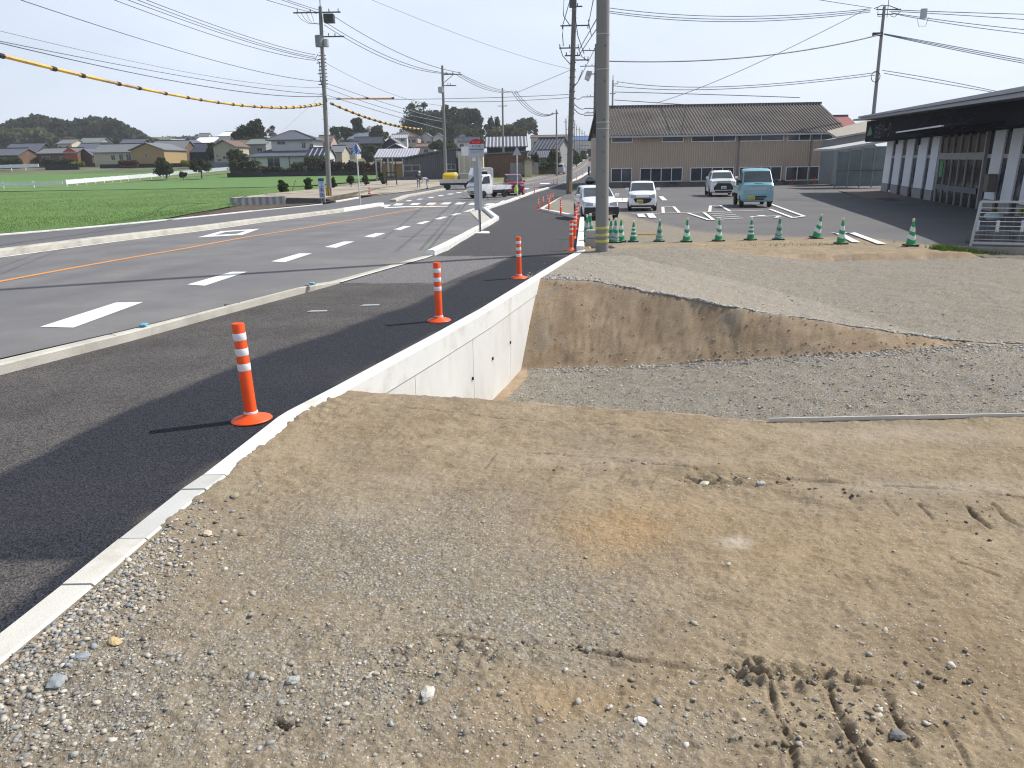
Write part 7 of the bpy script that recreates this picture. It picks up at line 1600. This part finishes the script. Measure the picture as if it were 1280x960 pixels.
# block wall of the sapling yard
a=_A; b=_B; t=thing('block_wall','low grey block wall with a dark stained right half beside the far pavement','wall',(0,0,0)); zb=min(a.z,b.z)-.5; ha=zat(247.5,a.y,290)
L1_=a.lerp(b,.60); 
MB().prism([(a.x,a.y),(L1_.x,L1_.y),(L1_.x,L1_.y+.2),(a.x,a.y+.2)],zb,ha).build('blocks',wavemat('block_pale',(.30,.31,.32),(.25,.26,.27),.4),t)
MB().prism([(L1_.x+.02,L1_.y),(b.x,b.y),(b.x,b.y+.2),(L1_.x+.02,L1_.y+.2)],zb,zat(249,L1_.y,380)).build('stained_blocks',mat('block_dark',(.06,.065,.075),rough=.9,var=.2),t)
c_=atY(330,243,a.y+5); MB().prism([(a.x,a.y+.2),(a.x+.2,a.y+.2),(c_.x+.2,c_.y),(c_.x,c_.y)],zb,ha+.02).build('return_wall',mat('block_light',(.42,.41,.38),rough=.9),t)
# young trees
for k,(x,yb__,yt,w,lab,l) in enumerate(((354,247,223.5,15,'nearest young tree above the pale block wall',L_bush),(386.5,241.5,220,12,'second young tree standing in a mulch ring left of the utility pole',L_bush),(417.5,238.5,219,7,'young tree half hidden behind the left utility pole',L_bush),(439,236,217,9,'slim young tree between the utility pole and the crossing sign',L_mid),(457,233.5,217,8,'young tree just right of the crossing sign pole',L_mid),(477.5,232.5,214,11,'fuller young tree left of the timber stand',L_mid))):
    p=G(x,yb__,lambda X,Y:TR(Y)-.0); tt=tree(x-w/2,x+w/2,yb__,yt,p.y,lab,l,name='sapling',n=7,base=.18,seed=40+k,per=60,group='young trees planted in the gravel yard',ls=.12); MB().lathe([(.75,.0),(.6,.09),(.2,.14)],16).build('mulch_ring',mat('mulch',(.06,.04,.03),rough=1),tt)
p=G(363,247); tt=thing('bamboo_stake','leaning orange brown bamboo stake beside the nearest young tree','stake',p); b_=atY(369.5,225,p.y)-p; MB().cyl((0,0,0),tuple(b_),.035).build('cane',mat('cane',(.42,.25,.06)),tt)
p=G(490,234); tt=thing('timber_stand','small dark timber frame stand before the open shed','stand',p); MB().box(-.6,-.5,-.05,.05,0,1.6).box(.5,.6,-.05,.05,0,2.9).build('leg',WL_dark,tt); MB().box(-.6,.6,-.06,.06,1.0,1.15).box(-.6,.6,-.06,.06,1.5,1.6).build('shelf',WL_dark,tt)
p=G(486,236); tag(MB().cbox((p.x,p.y,p.z+.12),(.9,.5,.25)).build('stone_block',mat('stone_dark',(.07,.065,.06)),bevel=.05),'small dark block lying on the yard gravel left of the workers','block')
# white guard rail across the fields
def rail(pts,label,h0=.35,h1=.8,post=2.6):
    t=thing('guard_rail',label,'guard rail',(0,0,0)); mb=MB()
    for a,b in zip(pts[:-1],pts[1:]): mb.bar(a+Vector((0,0,(h0+h1)/2)),b+Vector((0,0,(h0+h1)/2)),.12,(h1-h0))
    mb.build('beam',mat('rail_white',(.70,.73,.78),rough=.4),t)
    mb=MB(); pp=MB()
    for a,b in zip(pts[:-1],pts[1:]):
        n=max(1,int((b-a).length/post))
        for k in range(n): 
            c=a.lerp(b,k/n); pp.box(c.x-.07,c.x+.07,c.y+.06,c.y+.2,c.z-.3,c.z+h1+.08)
    pp.build('post',MATS['rail_white'],t); return t
pa=G(-60,238,Tf);pb=G(4,236.5,Tf);pc=G(79,234.5,Tf)
rail([pa,pb,pc],'pale blue grey guard rail running across the left edge of the field',.45,.85,post=3.6)
pd=G(83,233.5,Tf); pe=G(160,226.5,Tf); pf=G(215,221.5,Tf); pg_=G(288,215,Tf)
rail([pd,pe,pf,pg_],'long bright white guard rail running away across the fields',.35,.95)
# farm lane beside the rail
V,Fq=strip(lambda Y:np.interp(Y,[pc.y-1,pd.y,pe.y,pf.y,pg_.y],[pc.x-40,pd.x+.3,pe.x+.4,pf.x+.4,pg_.x+.4]),lambda Y:np.interp(Y,[pc.y-1,pd.y,pe.y,pf.y,pg_.y],[pc.x+2,pd.x+3.2,pe.x+3.6,pf.x+4.5,pg_.x+5]),pc.y-1,pg_.y,40,lambda X,Y:TL(Y),.10,2); struct(npmesh('lane',V,Fq,mat('verge_dry',(.20,.19,.09),rough=1,var=.3,scale=.3,col2=(.10,.15,.04),c2scale=.15)))
pa=G(-40,207.5,Tf); pb=G(48,205,Tf); rail([Vector((atY(-40,207,160).x,160,zat(207,160,0)-.9)),Vector((atY(48,205,160).x,160,zat(205,160,48)-.9))],'far white guard rail in front of the leftmost houses',.3,.95)
# dark boundary wall + hedges before the big white house
t=thing('boundary_wall','long dark boundary wall along the far end of the green field','wall',(0,0,0)); a=atY(284,219.5,138);b=atY(500,217.0,138); MB().prism([(a.x,138),(b.x,138),(b.x,138.3),(a.x,138.3)],-.8,zat(214.5,138,390)).build('wall',mat('boundary_dark',(.028,.028,.034),rough=.9,var=.2),t)
t=thing('boundary_wall','low dark wall in front of the cream and tan houses','wall',(0,0,0)); a=atY(125,208,168);b=atY(265,207,168); MB().prism([(a.x,168),(b.x,168),(b.x,168.3),(a.x,168.3)],-.5,zat(204.5,168,190)).build('wall',mat('boundary_dark',(.03,.03,.035)),t)
t=thing('boundary_wall','short black wall in front of the red ended barn','wall',(0,0,0)); a=atY(56,208,165);b=atY(98,208,165); MB().prism([(a.x,165),(b.x,165),(b.x,165.3),(a.x,165.3)],-.8,zat(205,165,75)).build('wall',mat('boundary_dark',(.03,.03,.035)),t)
t=thing('boundary_wall','grey wall at the foot of the beige two storey house','wall',(0,0,0)); a=atY(262,208,160);b=atY(300,208,160); MB().prism([(a.x,160),(b.x,160),(b.x,160.3),(a.x,160.3)],-.8,zat(203,160,280)).build('wall',mat('wall_bluegrey',(.16,.19,.24)),t)
t=thing('retaining_kerb','long grey kerb wall behind the yard before the grey shed','wall',(0,0,0)); a=G(480,227);b=G(580,224.5); MB().prism([(a.x,a.y),(b.x,b.y),(b.x,b.y+.3),(a.x,a.y+.3)],-.9,zat(221,a.y,500)).build('wall',mat('kerb_grey_dark',(.13,.135,.14)),t)
hedge((288,326),200,215,139,'dark rounded hedge at the left front of the big white house',L_dark); hedge((324,352),208,215.5,140,'low brown clipped hedge under the white house wall',L_brown); hedge((352,364),211,216,140,'small ochre shrub at the foot of the white house wall',L_olive,cat='shrub',name='shrub')
hedge((364,382),203,215.5,139,'dark bushy shrub right of the clipped brown hedge',L_dark,cat='shrub',name='shrub'); hedge((380,420),199.5,215.5,141,'tall dark brown hedge left of and behind the utility pole',L_brown); hedge((382,405),196,203,143,'bright green shrub peeping over the brown hedge',L_mid,cat='shrub',name='shrub')
hedge((415,458),202,215,141,'brown hedge between the utility pole and the crossing sign',L_brown); hedge((455,492),203,215,138,'reddish brown hedge behind the crossing sign pole',L_red)
hedge((482,505),206,215.5,128,'olive shrubs under the open shed roof',L_olive,cat='shrub',name='shrub')
hedge((55,95),199,206,168,'row of dark shrubs before the red ended barn',L_dark); hedge((0,26),198,205,168,'green bushes before the leftmost house',L_mid); hedge((92,104),203,206,166,'yellow flowering patch right of the red ended barn',L_yel,cat='flower bed',name='flower_bed')
hedge((150,172),201,206,165,'reddish shrub below the cream house',L_red,cat='shrub',name='shrub'); hedge((228,238),201,206,163,'yellow flowering shrub between the garage and the lone field trees',L_yel,cat='shrub',name='shrub')
tree(193,223,221,200,132,'lone dark spreading tree in the field left of centre',L_dark,n=10,base=.2,seed=3,per=140); tree(237,267,220,201,134,'flat topped dark pine in the field near the white rail',L_dark,n=9,base=.4,seed=5,per=140,flat=.45); tree(223,235,223,215,125,'small round dark bush by the white rail',L_dark,name='shrub',cat='shrub',n=5,base=.1,seed=6,per=100)
tree(258,274,205,177,185,'dark narrow tree left of the beige house',L_dark,n=8,base=.15,seed=8); tree(284,312,207,185,160,'dark green tree between the beige house and the white house',L_dark,n=9,base=.1,seed=9)
# big skyline trees
tree(293,337,205,152,200,'big round evergreen on the skyline left of the white house',L_dark,n=26,base=.25,seed=11,per=330); tree(333,350,190,154.5,215,'thin leafless tree beside the big round evergreen',leafmat('twig_grey',(.17,.16,.15),(.12,.11,.10)),n=10,base=.35,seed=12,per=60,ls=.14)
tree(412,428,180,155,260,'mid green tree rising just right of the left utility pole',L_mid,n=10,seed=13,base=.1); tree(424,441,178,155,262,'round dark tree of the group right of the left pole',L_dark,n=10,seed=14,base=.1); tree(438,458,178,148,265,'tallest pair crown with see through gaps right of the left pole',L_dark,n=11,seed=15,base=.35)
tree(453,472,176,157,290,'pale bare tree between the dark crowns',leafmat('twig_pale',(.26,.25,.22),(.2,.19,.17)),n=8,seed=16,per=50,ls=.2); tree(464,486,180,158.5,250,'olive green tree left of the tall pinkish house',L_olive,n=10,seed=17)
tree(455,482,200,180,185,'dark shrubby tree behind the crossing sign',L_dark,n=9,seed=18,base=.1); tree(452,470,205,188,178,'low dark tree left of the dark barns',L_dark,n=7,seed=19,base=.1)
for k,(x0,x1,b,tp,Y,lab) in enumerate(((497,555,182,130,285,'leftmost and broadest crown of the large evergreen clump'),(526,572,182,134,290,'second crown of the large evergreen clump behind the utility pole'),(546,588,183,133,288,'middle crown of the large evergreen clump'),(570,596,182,131,292,'fourth crown of the large evergreen clump'),(586,608,184,131.5,286,'rightmost crown of the large evergreen clump, with gaps'),(520,560,190,152,270,'low front crown of the large evergreen clump, left'),(560,604,190,155,272,'low front crown of the large evergreen clump, right'),(536,566,186,142,294,'rear crown filling the notch of the large evergreen clump'),(508,536,190,150,280,'low left shoulder crown of the large evergreen clump'))):
    tree(x0,x1,b,tp,Y,lab,L_dark,n=20,base=.10,seed=20+k,per=300,group='large evergreen clump on the skyline')
tree(604,622,185,152,275,'dark tree at the right foot of the large evergreen clump',L_dark,n=10,seed=30,base=.1); tree(608,656,182,160,240,'wide olive bushy grove behind the striped roof',L_olive,n=18,seed=31,base=.1,flat=.5); tree(634,656,180,159,236,'yellowish green crown right of the third utility pole',L_olive,n=10,seed=32,base=.1)
tree(640,674,176,149,330,'airy round tree alone on the skyline right of centre',L_dark,n=13,seed=33,base=.35,per=150); tree(665,673,176,153,330,'thin wispy tree beside the airy round tree',L_dark,n=6,seed=34,base=.3,per=50)
for k,x in enumerate((614,621.5)):
    a=atY(x,175,250); tt=thing('palm_tree','dark palm like tree on the skyline, '+('left' if k==0 else 'right')+' one of two','tree',(a.x,250,zat(190,250,x))); hh=zat(152,250,x)-tt.location.z; MB().cyl((0,0,0),(0,0,hh),.18).build('trunk',M_bark,tt); crown('crown',[(0,0,hh-.6,.85,.85,2.0),(0,0,hh-3,.6,.6,1.2)],160,.35,L_dark,tt)
tree(666,676,210,193,120,'dark shrub right of the cream outhouse',L_dark,n=7,seed=35,base=.05,name='shrub',cat='shrub'); hedge((674,695),202,213,118,'dark clipped hedge left of the silver minivan',L_dark)
tree(684,704,214,187,122,'bright olive roadside tree behind the silver minivan',L_olive,n=12,seed=36,base=.1); tree(700,718,212,183,140,'brownish green roadside tree left of the dark pole',leafmat('leaf_dull',(.10,.085,.05),(.06,.065,.035)),n=12,seed=37,base=.1)
tree(712,728,209,186,165,'green roadside tree right of the dark pole',L_mid,n=10,seed=38,base=.05); tree(722,735,200,188,230,'small green tree beside the distant road',L_mid,n=7,seed=39,base=.05); tree(733,744,198,184,250,'tree at the end of the road beside the hidden pole',L_olive,n=7,seed=41,base=.05)
tree(548,576,192,178,170,'low green tree below the white gabled houses',L_olive,n=9,seed=42,base=.1); tree(536,556,190,176,185,'green tree right of the low brownish house',L_mid,n=8,seed=43,base=.1); tree(506,524,196,184,175,'low tree between the dark barn and the grey shed',L_mid,n=7,seed=44,base=.1)
# wooded hills
H1=hill('hill',-235,430,130,60,14,M_far)
def forest(name,rows,label,m,per,ls,Y):
    cl=[]; r=random.Random(3)
    for (x,y,rpx) in rows:
        p=atY(x,y,Y+r.uniform(-15,15)); q_=rpx*mpx(Y); cl.append((p.x,p.y,p.z,q_,q_,q_*.75))
    o=crown(name,cl,per,ls,m,None,.6); tag(o,label,None,None,'stuff'); return o
prof=[(-60,168),(-20,163),(0,157),(10,153),(20,152),(32,149),(45,144.5),(56,146),(66,150),(80,151),(90,154),(100,152),(112,147.5),(126,147),(138,149),(148,152),(160,159),(172,165),(180,169),(188,175),(194,181)]
rows=[]; r=random.Random(5)
for x in range(-70,196,4):
    top=float(np.interp(x,[p[0] for p in prof],[p[1] for p in prof]))
    y=top+4.5
    while y<201:
        rows.append((x+r.uniform(-3,3),y+r.uniform(-1.2,1.2),r.uniform(3.5,6))); y+=r.uniform(4,6)
forest('forest',rows,'dark evergreen wood covering the two rounded hills on the left horizon',L_hill,95,1.15,400)
rows=[(x+r.uniform(-2,2),y+r.uniform(-1,1),r.uniform(3,4.5)) for x in range(-30,64,4) for y in(165,170,175,179) if y>float(np.interp(x,[-30,10,25,45,62],[168,164,160,162,166]))]+[(x,176+r.uniform(-2,2),3) for x in range(66,96,5)]
forest('bamboo_grove',rows,'yellowish bamboo grove at the foot of the left hill',L_bamboo,90,.85,345)
rows=[(x,181+r.uniform(-3,1),4) for x in range(100,200,5)]; forest('forest',rows,'dark woodland strip behind the slate roofs',L_hill,80,.9,300)
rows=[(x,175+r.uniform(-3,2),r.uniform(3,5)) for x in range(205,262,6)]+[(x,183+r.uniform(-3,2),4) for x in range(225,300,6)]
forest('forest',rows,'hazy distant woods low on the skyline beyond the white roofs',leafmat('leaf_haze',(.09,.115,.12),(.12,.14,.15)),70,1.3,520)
rows=[(x,182+r.uniform(-4,2),r.uniform(3.5,5)) for x in range(400,620,6)]+[(x,190+r.uniform(-3,2),3.5) for x in range(405,600,7)]
forest('forest',rows,'background greenery between the village houses right of the left pole',L_dark,60,.8,300)
# grass: blades on the near field edge, tufts by the fence
def blades(name,n,fn,hh,m,label,w=.012):
    x,y,z=fn(n); n=len(x); a=rng.random(n)*6.283; l=hh*(.5+rng.random(n)); bx=np.cos(a)*w; by=np.sin(a)*w; ox=rng.normal(size=n)*l*.35; oy=rng.normal(size=n)*l*.35
    V=np.stack([np.stack([x-bx,y-by,z],1),np.stack([x+bx,y+by,z],1),np.stack([x+ox,y+oy,z+l],1)],1).reshape(-1,3)
    o=npmesh(name,V,np.arange(3*n).reshape(-1,3),m,smooth=False); tag(o,label,None,None,'stuff'); return o
def ff(n):
    y=8*(96/8)**rng.random(n)**.75; u=rng.random(n)**1.2; x=XFr(y)-.1-u*(18+.45*y); return x,y,TL(y)+.03+0*x
blades('grass',120000,ff,.06,M_field,'green young crop growing over the field beside the far pavement',.012)
def fw(n):
    x=onZ(1192,314,-.25).x+rng.random(n)**1.5*2.8; y=onZ(1212,308.5,-.27).y-.22+.16*rng.normal(size=n); return x,y,gz(x,y)-.01
blades('grass',1700,fw,.11,mat('weed_green',(.13,.22,.03),rough=.9,var=.3),'green weeds growing along the foot of the fence kerb',.012)
def fw2(n):
    x=onZ(1010,300,-.15).x+rng.normal(size=n)*1.0; y=20.3+rng.normal(size=n)*.15; return x,y,gz(x,y)-.01
blades('grass',160,fw2,.07,mat('weed_dry',(.26,.22,.10),rough=.9,var=.3),'dry grass at the edge of the sand bank',.01)
# ------------------------------------------------------------ light, sky, camera
el=R(48.5); sx_,sy_=.928,.372; az=math.atan2(sx_,sy_)
sd_=Vector((math.cos(el)*math.sin(az),math.cos(el)*math.cos(az),math.sin(el)))
l=bpy.data.lights.new('sun','SUN'); l.energy=4.6; l.angle=R(.6); l.color=(1,.955,.89); o=bpy.data.objects.new('sun',l); COL.objects.link(o); o.rotation_euler=sd_.to_track_quat('Z','Y').to_euler(); o.location=(20,10,30)
w=bpy.data.worlds.new('World'); S.world=w; w.use_nodes=True; nt=w.node_tree;N=nt.nodes;L=nt.links; bg=N['Background']
sky=N.new('ShaderNodeTexSky'); sky.sky_type='NISHITA'; sky.sun_disc=False; sky.sun_elevation=el; sky.sun_rotation=az; sky.altitude=0; sky.air_density=1.0; sky.dust_density=2.5; sky.ozone_density=1.5
tc=N.new('ShaderNodeTexCoord'); gz_=N.new('ShaderNodeSeparateXYZ'); L.new(tc.outputs['Generated'],gz_.inputs[0]); gr_=N.new('ShaderNodeMapRange'); gr_.inputs[1].default_value=.18; gr_.inputs[2].default_value=.62; gr_.inputs[3].default_value=1; gr_.inputs[4].default_value=.12; L.new(gz_.outputs[2],gr_.inputs[0]); mp_=N.new('ShaderNodeMapping'); mp_.inputs['Scale'].default_value=(1,1,3); L.new(tc.outputs['Generated'],mp_.inputs[0])
nz=N.new('ShaderNodeTexNoise'); nz.inputs['Scale'].default_value=2.2; nz.inputs['Detail'].default_value=6; nz.inputs['Roughness'].default_value=.5; L.new(mp_.outputs[0],nz.inputs[0])
mr=N.new('ShaderNodeMapRange'); mr.inputs[1].default_value=.35; mr.inputs[2].default_value=.75; mr.inputs[3].default_value=SKYLO; mr.inputs[4].default_value=SKYHI; L.new(nz.outputs[0],mr.inputs[0])
mx=N.new('ShaderNodeMix'); mx.data_type='RGBA'; mu_=N.new('ShaderNodeMath'); mu_.operation='MULTIPLY'; L.new(mr.outputs[0],mu_.inputs[0]); L.new(gr_.outputs[0],mu_.inputs[1]); L.new(mu_.outputs[0],mx.inputs[0]); L.new(sky.outputs[0],mx.inputs[6]); mx.inputs[7].default_value=SKYC; L.new(mx.outputs[2],bg.inputs['Color']); bg.inputs['Strength'].default_value=.10
cam=bpy.data.cameras.new('camera'); co=bpy.data.objects.new('camera',cam); COL.objects.link(co); co.location=(0,0,HC)
cam.sensor_width=36; cam.sensor_fit='HORIZONTAL'; cam.lens=F/1280*36; cam.clip_end=6000; cam.clip_start=.05
co.matrix_world=Matrix.Translation((0,0,HC))@Matrix.Rotation(math.pi/2-PITCH,4,'X')@Matrix.Rotation(-ROLL,4,'Z')
S.camera=co
S.view_settings.view_transform='Standard'; S.view_settings.look='None'; S.view_settings.exposure=EXPO; S.view_settings.gamma=1
S.render.engine='CYCLES'; S.cycles.pixel_filter_type='BLACKMAN_HARRIS'; S.cycles.filter_width=1.15; S.cycles.use_denoising=True; S.cycles.denoising_prefilter='ACCURATE'; S.render.resolution_x=1024; S.render.resolution_y=768
for o in S.objects:
    if 'label' in o and len(o['label'].split())>16: print('LONG',o.name,len(o['label'].split()),o['label'])
bx=MB().box(-420,420,-6,640,-3.5,62).build('haze',bpy.data.materials.new('air')); bx['kind']='stuff'; bx['label']='thin pale haze filling the air over the whole place'
m_=bx.data.materials[0]; m_.use_nodes=True; n_=m_.node_tree; n_.nodes.clear(); out_=n_.nodes.new('ShaderNodeOutputMaterial'); pv=n_.nodes.new('ShaderNodeVolumePrincipled'); pv.inputs['Color'].default_value=(.86,.91,1,1); pv.inputs['Density'].default_value=.00035; pv.inputs['Anisotropy'].default_value=.3; n_.links.new(pv.outputs[0],out_.inputs['Volume'])
